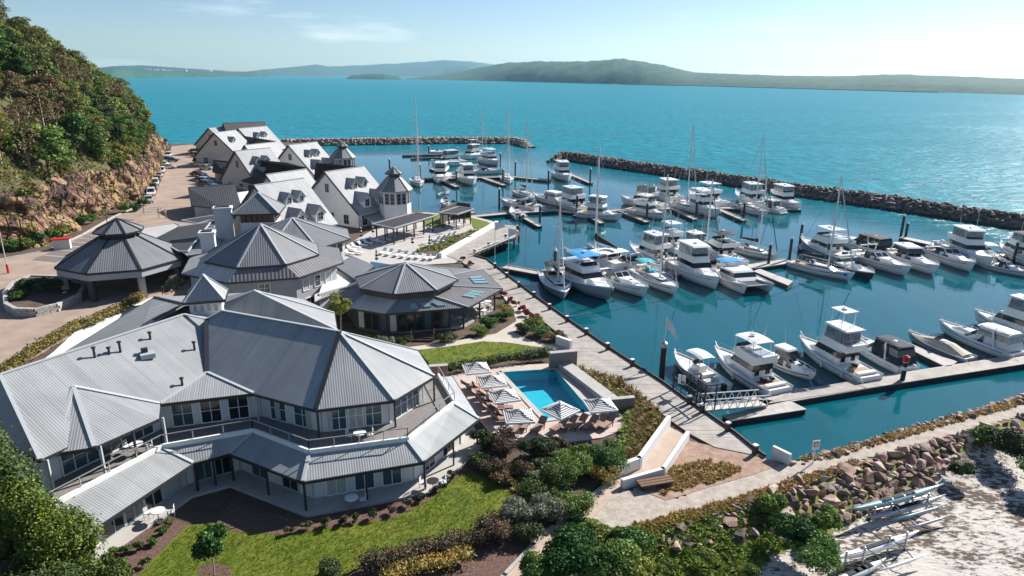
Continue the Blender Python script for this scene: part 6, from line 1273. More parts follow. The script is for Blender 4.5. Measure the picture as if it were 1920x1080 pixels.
def blobs(clumps, k=.56):
    """lumpy inner mass that closes the crown: low spheres"""
    VV = []; FF = []; o = 0
    for c in clumps:
        m_, n_ = 5, 7; v = []
        for i in range(m_ + 1):
            th = math.pi * i / m_
            for j in range(n_): ph = 2 * math.pi * (j + .5 * (i % 2)) / n_; s = k * (.85 + .3 * ((i * 7 + j * 13) % 5) / 5); v.append((c[0] + c[3] * s * math.sin(th) * math.cos(ph), c[1] + c[4] * s * math.sin(th) * math.sin(ph), c[2] + c[5] * s * math.cos(th)))
        f = [(i * n_ + j, i * n_ + (j + 1) % n_, (i + 1) * n_ + (j + 1) % n_, (i + 1) * n_ + j) for i in range(m_) for j in range(n_)]
        VV.append(np.array(v)); FF.append(np.array(f) + o); o += len(v)
    return np.concatenate(VV), np.concatenate(FF)
def foliage(name, clumps, n, leaf, m, seed, parent=None, core=True, **kw):
    V, F = leaves(clumps, n, leaf, seed, **kw)
    if core: bv, bf = blobs(clumps); F = np.concatenate([F, bf + len(V)]); V = np.concatenate([V, bv])
    return npmesh(name, V, F, m, parent)
def tree_proto(name, h, r, m, seed, n=2600, leaf=.34, bark='bark', base=.35, nl=16, droop=.7, open_=.0):
    rg = random.Random(seed); t = bpy.data.objects.new(name, None); COL.objects.link(t); cl = []; tr = MB(); b0 = h * base
    bend = (rg.uniform(-.4, .4), rg.uniform(-.4, .4)); mid = (bend[0] * .5, bend[1] * .5, h * .5); tr.tube([(0, 0, -.8), (bend[0] * .2, bend[1] * .2, b0), mid, (bend[0], bend[1], h * .82)], [.028 * h, .02 * h, .014 * h, .005 * h], 6)
    for i in range(nl):
        a = i * 2.4 + rg.uniform(-.4, .4); f = (i + .5) / nl; zz = b0 + (h - b0) * (f ** .8) * .95; rr = r * math.sqrt(max(.05, 1 - (f * 1.0 - .35) ** 2 * 1.6)) * rg.uniform(.45, .85); p = (rr * math.cos(a), rr * math.sin(a), zz); s = r * rg.uniform(.26, .42)
        cl.append((p[0], p[1], p[2], s * 1.2, s * 1.2, s * droop)); st = (bend[0] * .4, bend[1] * .4, max(b0 * .8, zz - rr * .8)); tr.tube([st, ((st[0] + p[0]) * .5, (st[1] + p[1]) * .5, (st[2] + p[2]) * .5 + .1), p], [.009 * h, .006 * h, .002 * h], 4)
    tr.build('trunk', bark, t); c = foliage('crown', cl, n, leaf, m, seed, t, core=open_ < .5); return t
def put(proto, loc, s, rz, label, cat, group=None, first={}):
    o = copy_tree(proto); o.location = [float(q) for q in loc]; o.scale = (s * random.uniform(.92, 1.1), s * random.uniform(.92, 1.1), s); o.rotation_euler = (0, 0, rz); tag(o, label, cat, group); return o
PROTO = {}
for i, (m, h, r, n, bk, b, op) in enumerate([('leaf_olive', 9, 3.6, 3000, 'bark_pale', .38, 0), ('leaf_green', 9, 3.8, 3200, 'bark', .3, 0), ('leaf_bright', 7, 3.2, 2800, 'bark', .28, 0), ('leaf_rust', 8, 3.3, 2300, 'bark_pale', .4, 1), ('leaf_dark', 10, 3.4, 3000, 'bark', .3, 0), ('leaf_olive', 11, 3.2, 1800, 'bark_pale', .5, 1), ('leaf_green', 5, 2.6, 2000, 'bark', .15, 0), ('leaf_yellow', 3.6, 2.0, 1500, 'bark', .1, 0), ('leaf_rust', 10, 2.6, 420, 'bark_pale', .35, 1)]):
    PROTO[i] = tree_proto('hill_tree', h, r, m, 40 + i, n, .36, bk, b, 18, .7, op)
# forest on the hill side
rg = random.Random(11); cand = []
for _ in range(9000):
    x = rg.uniform(-190, -78); y = rg.uniform(60, 300); cand.append((x, y))
C_ = np.array(cand); ins = poly_inside(C_[:, 0], C_[:, 1], HILL); dd = poly_dist(C_[:, 0], C_[:, 1], TOE, False); ok = ins & (dd > 4.2) & (dd < 48); C_ = C_[ok]; dd = dd[ok]; zz = ground_z(C_[:, 0], C_[:, 1]); taken = []; nt_ = 0
GRPT = 'trees of the hillside forest'
def ZN(d, y): return ('just above the cliff' if d < 11 else 'low on the forest slope' if d < 18 else 'halfway up the forest slope' if d < 27 else 'high on the forest ridge') + (' nearest the left edge' if y < 118 else ' above the parking bays' if y < 145 else ' above the white cars' if y < 180 else ' towards the open water')
LAB = {'leaf_olive': 'olive green gum tree in the hillside forest', 'leaf_green': 'mid green tree in the hillside forest', 'leaf_bright': 'bright green round tree in the hillside forest', 'leaf_rust': 'rusty brown thin crowned tree in the hillside forest', 'leaf_dark': 'dark green tree in the hillside forest', 'leaf_yellow': 'yellowish shrub at the foot of the hillside forest'}
def kind_of(i): return PROTO[i].children[1].data.materials[0].name if PROTO[i].children[1].name.startswith('crown') else PROTO[i].children[0].data.materials[0].name
for (x, y), d, z in zip(C_, dd, zz):
    q = V3(x, y, z + 4) - EYE; k = q @ _fw; px = 960 + FPX * (q @ _R) / k; py = 540 - FPX * (q @ _U) / k
    if k < 5 or px < -130 or px > 420: continue
    sp_ = 3.3 if d < 30 else 5.0
    if any((x - a) ** 2 + (y - b) ** 2 < sp_ ** 2 for a, b in taken): continue
    taken.append((x, y)); nt_ += 1
    if nt_ > 298: break
    v = float(fbm(np.array(x * .05), np.array(y * .05), 77)); r_ = rg.random()
    if d < 7: i = rg.choice([7, 6, 2, 1])
    elif d < 20: i = rg.choice([0, 3, 5, 8, 1, 6, 8, 0] if v < .5 else [0, 1, 4, 2, 5, 6, 8])
    else: i = rg.choice([1, 2, 0, 5, 3] if v < .5 else [2, 1, 0, 4, 5, 8])
    lab = LAB[PROTO[i].children[0].data.materials[0].name if 'leaf' in PROTO[i].children[0].data.materials[0].name else PROTO[i].children[1].data.materials[0].name]
    put(PROTO[i], (x, y, z - .2), rg.uniform(.72, 1.12) * (.55 if d < 6 else 1), rg.uniform(0, 6.28), lab.replace('in the hillside forest', ZN(d, y)).replace('at the foot of the hillside forest', ZN(d, y)), 'tree', GRPT)
print('trees', nt_)
# undergrowth on the slope: leafy mass nobody could count
sel = np.random.default_rng(3).choice(len(C_), min(1300, len(C_)), replace=False); cl = [(C_[i][0], C_[i][1], zz[i] + .5, 1.5, 1.5, 1.0) for i in sel if dd[i] > 5]
o = foliage('undergrowth', cl, 60000, .36, 'leaf_olive', 8, None, core=False); tag(o, 'dry olive undergrowth beneath the hillside trees', None, None, 'stuff')
sel = [i for i in range(len(C_)) if 4.6 < dd[i] < 9]; cl = [(C_[i][0] + 1.0, C_[i][1], zz[i] + rg.uniform(-1.0, .6), 1.1, 1.4, .9) for i in sel]
for _ in range(150):
    k = rg.randrange(3, len(TOE) - 2); f = rg.random(); a = TOE[k]; b = TOE[k + 1]; h = rg.random() ** 1.6 * 9; cl.append((a[0] + (b[0] - a[0]) * f - .5 - h * .38, a[1] + (b[1] - a[1]) * f, 2 + h, .7 + rg.random() * .6, .9 + rg.random() * .8, .8))
o = foliage('cliff_scrub', cl, 24000, .3, 'leaf_scrub', 9, None, core=False); tag(o, 'yellow green scrub hanging over the cliff edge', None, None, 'stuff')

# ---- shrubs of the gardens
def shrub(label, px, py, r, h, m, leaf=.12, n=900, z=2.0, lumps=6, name='shrub', group=None, seed=None, sq=1.0):
    q = at(px, py, z); sd = seed or int(px * 7 + py); rg_ = random.Random(sd); t = thing(name, label, 'shrub', q, 0, group); cl = []
    for i in range(lumps):
        a = rg_.uniform(0, 6.28); d = r * .55 * math.sqrt(rg_.random()); s = r * rg_.uniform(.28, .62); cl.append((d * 1.15 * math.cos(a), d * 1.15 * math.sin(a) * sq, h * rg_.uniform(.3, .78), s * rg_.uniform(.8, 1.2), s * sq, h * rg_.uniform(.2, .42)))
    MB().tube([(0, 0, -.1), (.05, 0, h * .5)], [.05, .03], 5).build('stem', 'bark', t); foliage('foliage', cl, int(n * 1.5), leaf, m, sd, t); return t
def hedge(label, P, wd, h, m, leaf=.12, dens=90, z=2.0, name='hedge', seed=1):
    """clipped or loose hedge along a line of pixels"""
    Q = [at(*p, z) for p in P]; t = thing(name, label, 'hedge', Q[0]); cl = []; rg_ = random.Random(seed); Ltot = 0
    for a, b in zip(Q[:-1], Q[1:]):
        L = np.linalg.norm(b - a); Ltot += L; n = max(1, int(L / (wd * .45)))
        for i in range(n): p = a + (b - a) * (i + .5) / n - Q[0]; s = wd * rg_.uniform(.5, .62); cl.append((p[0] + rg_.uniform(-.12, .12) * wd, p[1] + rg_.uniform(-.12, .12) * wd, h * rg_.uniform(.42, .55), s, s, h * rg_.uniform(.45, .55)))
    foliage('foliage', cl, int(Ltot * dens * (wd + h)), leaf, m, seed, t, spread=.2); return t
hedge('long clipped olive hedge curving along the forecourt beside the lodge', [(10, 705), (55, 675), (95, 648), (140, 622), (190, 604), (235, 582), (268, 562)], 1.6, 1.3, 'leaf_yellow', .16, 60, seed=2)
shrub('huge bright leafed tree crown in the bottom left corner', 112, 1098, 2.7, 6.0, 'leaf_corner', .12, 17000, lumps=18, name='corner_tree')
shrub('dark tall tree in the bottom left corner beside the lodge', 8, 1082, 3.0, 9.8, 'leaf_hedge', .13, 20000, lumps=20, name='corner_tree')
shrub('lower bright bush at the foot of the corner tree', 180, 1120, 1.9, 2.3, 'leaf_corner', .12, 5000, lumps=9)
shrub('shaded dark bush below the corner trees', 60, 1200, 3.2, 3.6, 'leaf_hedge', .13, 7000, lumps=10)
# young tree on the lawn
q = at(402, 1079, 2.0); yt = thing('young_tree', 'small staked tree with round dark crown in the near lawn', 'tree', q); MB().tube([(0, 0, -.1), (.03, 0, 1.1), (0, .05, 2.6)], [.05, .04, .02], 6).build('trunk', 'bark_pale', yt)
rgg = random.Random(4); foliage('crown', [(rgg.uniform(-.55, .55), rgg.uniform(-.55, .55), 2.0 + rgg.uniform(-.5, 1.0), .5, .5, .42) for _ in range(11)], 2600, .15, 'leaf_emerald', 6, yt, core=True)
shrub('rounded dark bush at the bottom edge of the near lawn', 620, 1082, .95, 1.0, 'leaf_dark', .1, 1600)
hedge('low bronze and green hedge along the bottom of the near lawn', [(672, 1078), (730, 1062), (800, 1042), (860, 1028), (905, 1020)], 1.5, 1.1, 'leaf_purple', .11, 130, seed=5)
hedge('yellowish hedge in front of the bronze hedge at the bottom', [(720, 1092), (800, 1072), (880, 1055)], 1.3, 1.0, 'leaf_yellow', .11, 120, seed=6)
for i, (px, py, r, h, m, lab) in enumerate([(1065, 905, 1.5, 1.7, 'leaf_green', 'large trimmed green bush in the middle of the sloping bed'), (1030, 935, 1.5, 1.6, 'leaf_hedge', 'dense dark green bush above the lawn corner'), (1075, 960, 1.25, 1.4, 'leaf_green', 'green bush overhanging the lower path'), (1020, 975, 1.1, 1.2, 'leaf_grey', 'greyish bush at the end of the near lawn'), (962, 985, 1.2, 1.35, 'leaf_grey', 'silvery bush shading the corner of the near lawn'), (985, 1010, 1.0, 1.0, 'leaf_dark', 'dark low bush beside the mulch triangle'), (925, 1010, 1.2, 1.3, 'leaf_purple', 'bronze leafed bush at the right end of the hedge'), (1105, 885, 1.0, 1.1, 'leaf_yellow', 'yellow green bush below the pool terrace'), (1135, 875, 1.5, 1.5, 'leaf_green', 'wide green bush under the pool terrace loungers'), (1095, 865, 1.2, 1.2, 'leaf_bright', 'bright green bush just below the pool terrace'), (1140, 905, .8, 1.0, 'leaf_yellow', 'spiky yellow plant at the bend of the lower path'), (1085, 985, .8, .8, 'leaf_emerald', 'emerald plant at the edge of the lower path'),
    (955, 850, 1.3, 1.5, 'leaf_purple', 'dusky bush below the pool loungers'), (1000, 858, 1.3, 1.4, 'leaf_dark', 'dark bush under the left end of the pool terrace'), (1045, 850, 1.2, 1.3, 'leaf_purple', 'purple brown bush below the reclining chairs'), (910, 840, 1.2, 1.5, 'leaf_dark', 'dark bush beside the lodge verandah corner'), (925, 885, 1.0, .9, 'leaf_purple', 'low bronze plant at the corner of the near lawn'), (975, 890, .9, .8, 'leaf_rust', 'rusty low plant beside the grey box'), (1000, 905, .8, .7, 'leaf_grey', 'grey low plant behind the grey box'), (940, 905, .7, .7, 'leaf_rust', 'orange tinted low plant at the lawn edge'), (1015, 880, .8, .8, 'leaf_dark', 'dark low plant above the grey box'), (900, 870, .8, .8, 'leaf_dark', 'dark plant under the verandah post'), (1060, 875, .9, .9, 'leaf_dark', 'dark shrub in the middle of the bed under the terrace')]):
    shrub(lab, px, py, r * 1.22, h * 1.15, m, .10, int(1900 * r * r), seed=300 + i, lumps=9)
for i, (px, py) in enumerate([(232, 1062), (262, 1030), (290, 1022), (240, 1040), (305, 1002), (268, 1062), (215, 1040), (318, 985)]): shrub('small dark green plant in the red mulch bed below the left verandah', px, py, .42, .5, 'leaf_hedge' if i % 2 else 'leaf_green', .09, 260, seed=400 + i, lumps=3, group='small plants in the left mulch bed')
for i, (px, py) in enumerate([(545, 1000), (575, 995), (610, 990), (640, 983), (668, 978), (700, 972), (735, 962), (765, 950), (790, 938), (815, 925), (832, 910), (848, 895)]): shrub('small dark shrub in the mulch bed along the front verandah', px, py, .45, .55, 'leaf_dark' if i % 3 else 'leaf_purple', .09, 280, seed=440 + i, lumps=3, group='small shrubs along the front verandah')
# beds by the boardwalk
for i, (px, py) in enumerate([(945, 556), (958, 566), (968, 574), (980, 583), (992, 592), (1003, 598), (868, 490), (882, 497)]): shrub('round dark red shrub along the boardwalk edge', px, py, .75, .7, 'leaf_red', .11, 500, seed=480 + i, group='dark red shrubs along the boardwalk', lumps=4)
for i, (px, py, m, lab) in enumerate([(915, 610, 'leaf_emerald', 'glossy green mass of plants beside the restaurant terrace'), (940, 598, 'leaf_emerald', 'emerald plants where the garden path bends'), (895, 628, 'leaf_green', 'green plants below the restaurant terrace corner'), (950, 588, 'leaf_yellow', 'yellow spiky plant at the tip of the restaurant bed'), (985, 622, 'leaf_dark', 'dark plants in the triangular bed beside the boardwalk'), (1010, 628, 'leaf_green', 'green plants in the triangular bed beside the boardwalk'), (1040, 638, 'leaf_rust', 'rusty grasses at the tip of the triangular bed'), (1000, 612, 'leaf_bright', 'bright plants at the top of the triangular bed'), (840, 640, 'leaf_dark', 'dark plants along the restaurant glass wall'), (760, 645, 'leaf_dark', 'dark plants left of the restaurant steps'), (700, 640, 'leaf_dark', 'dark plants between restaurant and lodge'), (730, 648, 'leaf_grey', 'pale plants between lodge ridge and restaurant')]): shrub(lab, px, py, 1.3, 1.0, m, .13, 1300, seed=500 + i, lumps=7)
hedge('hedge of mixed shrubs between the upper lawn and the pool', [(838, 702), (880, 694), (930, 686), (985, 678), (1030, 672)], 1.2, 1.2, 'leaf_dark', .11, 130, seed=12)
hedge('tufted pale hedge at the right end of the upper lawn', [(985, 668), (1040, 662)], 1.0, .9, 'leaf_grey', .1, 120, seed=13)
q = at(640, 640, 2.0)
for lab, px, py, h, m in [('small tree with yellow green crown between lobby and restaurant', 640, 632, 4.6, 'leaf_bright'), ('small grey green tree in front of the round lobby', 335, 590, 4.6, 'leaf_grey'), ('second small grey green tree beside the lobby wall', 378, 560, 4.2, 'leaf_grey')]:
    q = at(px, py, 2.0); t = thing('small_tree', lab, 'tree', q); MB().tube([(0, 0, 0), (.1, 0, h * .5), (0, 0, h * .8)], [.09, .06, .03], 6).build('trunk', 'bark_pale', t); rgg = random.Random(px); foliage('crown', [(rgg.uniform(-.9, .9), rgg.uniform(-.9, .9), h * .78 + rgg.uniform(-.7, .9), .62, .62, .5) for _ in range(10)], 1800, .17, m, px, t, core=False)
# planter plants and roadside bushes
for i, (px, py, r, h, m, lab) in enumerate([(60, 545, 2.0, 1.6, 'leaf_dark', 'dark bushes filling the stone planter'), (105, 545, 2.0, 1.9, 'leaf_dark', 'dark shrub beside the canopy column in the planter'), (35, 560, 1.3, 1.0, 'leaf_green', 'green shrub at the tip of the stone planter')]): shrub(lab, px, py, r, h, m, .16, 1500, z=2.8, seed=600 + i)
q = at(85, 545, 2.8); cy = thing('cycad', 'spiky palm like cycad standing in the stone planter', 'plant', q); MB().tube([(0, 0, 0), (0, 0, 1.3)], [.25, .2], 7).build('trunk', 'bark', cy)
for k in range(22):
    a = k * 2.4; el = .2 + .6 * ((k * 7) % 10) / 10; mb = MB(); pts = [V3(math.cos(a) * s * 1.7 * math.cos(el * (1 - s * .6)), math.sin(a) * s * 1.7 * math.cos(el * (1 - s * .6)), 1.3 + 1.5 * s * el - .9 * s * s) for s in np.linspace(0, 1, 6)]; sd = V3(-math.sin(a), math.cos(a), 0)
    for p, p2, w0, w1 in zip(pts[:-1], pts[1:], (.05, .22, .26, .2, .1), (.22, .26, .2, .1, .02)): mb.face([p - sd * w0, p2 - sd * w1, p2 + sd * w1, p + sd * w0])
    mb.build('frond', 'leaf_dark', cy)
for i, (px, py, r) in enumerate([(45, 466, 1.7), (75, 460, 1.8), (100, 450, 1.6), (118, 443, 1.4), (158, 425, 1.8), (172, 418, 1.5), (235, 398, 1.5), (252, 396, 1.3), (268, 385, 1.2), (278, 362, 1.3), (290, 345, 1.2), (20, 470, 1.5), (300, 300, 1.5)]): shrub(['glossy', 'leafy'][i % 2] + ' green roadside bush ' + ['beside the kerb left of the red hut, second', 'just left of the red hut', 'behind the red roofed hut', 'right of the red hut', 'behind the canopy lantern, left', 'behind the canopy lantern, right', 'left of the corner lamp post', 'at the corner lamp post', 'below the nearest white wagon', 'beside the nearest white wagon', 'beside the second white car', 'at the far left kerb', 'at the far end of the cliff'][i], px, py, r, r * 1.15, 'leaf_emerald' if i % 3 else 'leaf_bright', .2, 900, seed=640 + i, group='roadside bushes below the cliff')
# ornamental grasses and wild grass
def tufts(name, P, n, m, h, label, z0=2.0, blades=26, seed=1, drape_=True, wd=.035, kind='stuff'):
    Q = [tuple(at(*p, z0)[:2]) for p in P]; r = np.random.default_rng(seed); xs = [q[0] for q in Q]; ys = [q[1] for q in Q]; pts = []
    while len(pts) < n:
        x = r.uniform(min(xs), max(xs), 400); y = r.uniform(min(ys), max(ys), 400); k = poly_inside(x, y, Q); pts += list(zip(x[k], y[k]))
    pts = np.array(pts[:n]); zz_ = ground_z(pts[:, 0], pts[:, 1]) if drape_ else np.full(n, z0); N_ = n * blades; c = np.repeat(np.c_[pts, zz_], blades, 0); hh = np.repeat(h * r.uniform(.5, 1.25, n), blades) * r.uniform(.6, 1.1, N_)
    a = r.uniform(0, 6.283, N_); ln = r.uniform(.15, .85, N_); d = np.c_[np.cos(a), np.sin(a), np.zeros(N_)]; s = np.c_[-np.sin(a), np.cos(a), np.zeros(N_)]; w_ = wd * r.uniform(.6, 1.4, N_)[:, None]
    b = c + d * .06; mid = b + d * (hh * ln * .45)[:, None] + np.c_[np.zeros(N_), np.zeros(N_), hh * .7]; tip = b + d * (hh * ln * 1.05)[:, None] + np.c_[np.zeros(N_), np.zeros(N_), hh * (1 - .35 * ln)]
    V_ = np.stack([b - s * w_, b + s * w_, mid + s * w_ * .8, mid - s * w_ * .8, tip], 1).reshape(-1, 3); k = np.arange(N_) * 5; F4 = np.stack([k, k + 1, k + 2, k + 3], 1); F3 = np.stack([k + 3, k + 2, k + 4, k + 4], 1)
    me_f = np.concatenate([np.stack([k, k + 1, k + 2], 1), np.stack([k, k + 2, k + 3], 1), np.stack([k + 3, k + 2, k + 4], 1)]); o = npmesh(name, V_, me_f, m); tag(o, label, None, None, kind); return o
tufts('ornamental_grass', [(1080, 692), (1160, 714), (1215, 755), (1248, 788), (1195, 870), (1150, 885), (1185, 800), (1180, 775)], 330, 'grass_rust', .8, 'rust and green ornamental grasses between pool and boardwalk', seed=3, wd=.045)
tufts('ornamental_grass_green', [(1100, 712), (1170, 745), (1190, 790), (1180, 860), (1150, 880), (1170, 800), (1165, 770)], 120, 'grass_green', .7, 'green grasses mixed into the pool side bed', seed=4, wd=.05)
tufts('dry_grass', [(1250, 880), (1330, 862), (1395, 880), (1340, 905), (1245, 925), (1225, 900)], 420, 'grass_dry', .35, 'dry yellow grass on the red gravel', seed=5)
tufts('dry_grass_verge', [(1150, 996), (1260, 966), (1400, 928), (1500, 895), (1600, 865), (1620, 874), (1500, 910), (1400, 945), (1260, 985), (1180, 1010)], 700, 'grass_dry', .38, 'dry golden grass along the seaward side of the gravel path', seed=6)
tufts('dry_grass_far_verge', [(1490, 862), (1560, 846), (1720, 802), (1920, 746), (2000, 725), (2000, 735), (1920, 757), (1720, 812), (1560, 858)], 420, 'grass_dry', .35, 'dry golden grass between gravel path and marina rocks', seed=7)
tufts('grass_bank_green', [(1180, 1000), (1300, 975), (1420, 960), (1530, 950), (1560, 985), (1450, 1020), (1380, 1120), (1180, 1120)], 900, 'grass_green', .40, 'rough green grass on the bank above the beach', z0=1.5, seed=8)
tufts('bed_grass', [(905, 870), (960, 880), (1010, 905), (985, 930), (930, 905)], 60, 'grass_rust', .5, 'small rusty grasses in the bed by the lawn corner', seed=9)
tufts('lawn_grass', [(240, 1100), (305, 1038), (355, 988), (400, 982), (455, 998), (530, 1002), (640, 987), (740, 970), (800, 940), (850, 900), (878, 882), (930, 908), (982, 937), (965, 955), (930, 973), (880, 1000), (800, 1020), (700, 1050), (640, 1078), (600, 1105)], 5200, 'lawn_blade', .045, 'short blades of the near lawn', z0=2.0, blades=12, seed=20, drape_=False, wd=.012)
tufts('upper_lawn_grass', [(783, 656), (830, 651), (905, 640), (950, 642), (1015, 651), (1032, 659), (985, 668), (900, 684), (840, 690), (808, 684)], 1200, 'lawn_blade', .045, 'short blades of the upper lawn', z0=2.02, blades=10, seed=21, drape_=False, wd=.014)
tufts('court_grass', [(775, 472), (800, 460), (870, 436), (905, 428), (880, 446), (826, 478)], 160, 'grass_green', .7, 'green planting along the promenade wall', seed=10)
for i, (px, py, r, h, m, lab) in enumerate([(1060, 1065, 2.3, 2.2, 'leaf_emerald', 'large dark green scrub bush at the bottom beside the lower path'), (1130, 1075, 1.9, 1.7, 'leaf_green', 'wide green scrub bush at the bottom centre'), (1170, 1040, 1.5, 1.5, 'leaf_emerald', 'emerald scrub bush below the gravel path'), (1195, 1085, 1.1, 1.0, 'leaf_bright', 'dark scrub bush at the bottom edge beside the boulders'), (1110, 1020, 1.4, 1.2, 'leaf_bright', 'yellow green scrub at the corner of path and gravel'), (1010, 1080, 1.4, 1.5, 'leaf_green', 'scrub bush overhanging the bottom of the lower path'), (1155, 1010, .7, .8, 'leaf_rust', 'orange leafed shrub beside the scrub'), (1480, 1010, 1.6, 1.5, 'leaf_emerald', 'emerald bush above the outrigger canoes'), (1520, 1050, 1.8, 1.4, 'leaf_emerald', 'sprawling green bush at the edge of the sand'), (1440, 960, 1.3, 1.1, 'leaf_green', 'green bush tucked between the revetment boulders'), (1330, 1050, .7, .5, 'leaf_bright', 'bright green scrub on the grassy bank'), (1400, 1075, .8, .5, 'leaf_bright', 'low bright scrub at the bottom of the bank'), (1885, 850, 2.2, 2.0, 'leaf_dark', 'large dark bush on the sand at the right edge'), (1850, 835, 1.6, 1.4, 'leaf_green', 'green bush behind the dark one at the right edge'), (1930, 890, 2.0, 1.6, 'leaf_emerald', 'trailing green bush cut by the right edge'), (1800, 885, 1.1, .8, 'leaf_dark', 'low dark creeper at the foot of the boulders'), (1545, 985, 1.2, 1.1, 'leaf_green', 'green shrub behind the blue canoe'), (1250, 1070, .8, .5, 'leaf_bright', 'bright green creeper below the loose boulders')]):
    shrub(lab, px, py, r, h, m, .13, int(2600 * r), z=1.6 if px > 1200 else 2.0, seed=700 + i, lumps=8)
for p in PROTO.values():
    for c in list(p.children): bpy.data.objects.remove(c)
    bpy.data.objects.remove(p)

# ================================================================ boulders of the revetment
def boulder_field(name, P, n, smin, smax, label, z0=1.6, seed=1, meshes=None, sink=.25):
    Q = [tuple(at(*p, z0)[:2]) for p in P]; r = random.Random(seed); xs = [q[0] for q in Q]; ys = [q[1] for q in Q]; t = thing(name, label, 'rocks', (sum(xs) / len(xs), sum(ys) / len(ys), 0)); pts = []; tries = 0
    while len(pts) < n and tries < 20000:
        tries += 1; x, y = r.uniform(min(xs), max(xs)), r.uniform(min(ys), max(ys)); s = smin + (smax - smin) * r.random() ** 1.7
        if not poly_inside(np.array([x]), np.array([y]), Q)[0]: continue
        if any((x - a) ** 2 + (y - b) ** 2 < (.52 * (s + c)) ** 2 for a, b, c in pts): continue
        pts.append((x, y, s))
    zz_ = ground_z(np.array([p[0] for p in pts]), np.array([p[1] for p in pts]))
    for (x, y, s), z in zip(pts, zz_):
        o = bpy.data.objects.new('rock', (r.choice(ROCKS_G) if r.random() < .3 else r.choice(meshes or ROCKS))); COL.objects.link(o); o.parent = t; o.location = (x - t.location[0], y - t.location[1], float(z) + s * sink); o.scale = (s * r.uniform(.8, 1.25), s * r.uniform(.7, 1.1), s * r.uniform(.7, 1.15)); o.rotation_euler = (r.uniform(-.6, .6), r.uniform(-.6, .6), r.uniform(0, 6.28))
    return t
boulder_field('boulder_revetment', [(1440, 925), (1520, 900), (1620, 872), (1720, 845), (1800, 822), (1800, 850), (1760, 885), (1700, 925), (1640, 955), (1560, 960), (1480, 960)], 240, .38, .95, 'slope of big pink boulders between gravel path and beach', seed=2)
boulder_field('boulder_group', [(1340, 965), (1430, 945), (1490, 965), (1480, 1000), (1420, 1000), (1380, 1000), (1330, 990)], 34, .35, .8, 'loose pink boulders scattered in the grass bank', seed=3)
boulder_field('boulder_group', [(1205, 1000), (1300, 985), (1330, 1010), (1290, 1030), (1215, 1025)], 22, .32, .7, 'small heap of pale boulders near the bottom scrub', seed=4)
boulder_field('boulder_group', [(1800, 822), (1920, 785), (2000, 770), (2000, 800), (1900, 825), (1820, 845)], 36, .38, .8, 'boulders beside the gravel path at the right edge', seed=5)
boulder_field('shore_rocks', [(1482, 866), (1540, 850), (1620, 826), (1720, 796), (1820, 770), (1920, 742), (2000, 722), (2000, 738), (1920, 758), (1720, 812), (1560, 858), (1490, 876)], 130, .25, .58, 'line of rocks edging the marina water below the gravel path', z0=1.9, seed=6)
# ---- canoes on racks
def canoe(label, bow, stern, z, wd, m, hull2=None, outr=True):
    a, b = at(*stern, z), at(*bow, z); L = float(np.linalg.norm(b - a)); c = (a + b) / 2; t = thing('outrigger_canoe', label, 'canoe', c, math.atan2(*(b - a)[:2][::-1])); rings = []
    for s in np.linspace(-1, 1, 13):
        w_ = wd * max(.04, (1 - abs(s) ** 2.2)) / 2; up_ = .22 * abs(s) ** 3; rings.append([(s * L / 2, w_ * math.cos(q), up_ + .24 * math.sin(q) * (max(.25, 1 - abs(s) ** 3))) for q in [i * math.pi / 4 for i in range(8)]])
    MB().loft(rings).build('hull', m, t, smooth=True)
    for s in (-.25, .0, .25): MB().loft([[(s * L / 2 + x, y, zz) for x, y in ((-.45, -.14), (.45, -.14), (.45, .14), (-.45, .14))] for zz in (.2, .262)]).build('cockpit', 'canvas_black', t)
    if outr:
        for s in (-.3, .3): MB().tube([(s * L / 2, 0, .26), (s * L / 2, -1.0, .35), (s * L / 2, -1.7, .05)], .04, 5).build('outrigger_arm', 'galvanised', t)
        MB().tube([(-L * .3, -1.7, .05), (-L * .1, -1.7, -.02), (L * .15, -1.7, -.02), (L * .3, -1.7, .08)], [.03, .1, .1, .03], 7).build('outrigger_float', m, t, smooth=True)
    return t
canoe('long blue and white outrigger canoe on the rack below the boulders', (1768, 912), (1592, 960), 1.9, .75, 'gelcoat_teal')
canoe('white canoe lying under the blue one on the rack', (1772, 932), (1620, 975), 1.3, .6, 'gelcoat_grey')
canoe('long white outrigger canoe nearest the bottom edge', (1722, 1000), (1562, 1052), 1.4, .7, 'gelcoat'); canoe('white canoe at the very bottom edge of the sand', (1660, 1052), (1560, 1095), 1.0, .6, 'gelcoat', outr=False)
for k, (px, py, lab) in enumerate([(1652, 975, 'timber rack holding the blue canoe at its left end'), (1722, 955, 'timber rack holding the blue canoe at its right end'), (1600, 1060, 'rack under the white canoe at its left end'), (1680, 1030, 'rack under the white canoe at its right end')]):
    q = at(px, py, .9); t = thing('canoe_rack', lab, 'rack', q, .3)
    for x in (-.7, .7): MB().box((x, 0, .5), (.09, .09, 1.4)).build('post', 'galvanised', t)
    for z in (.3, .95): MB().box((0, 0, z), (1.7, .08, .08)).build('cross_bar', 'galvanised', t)
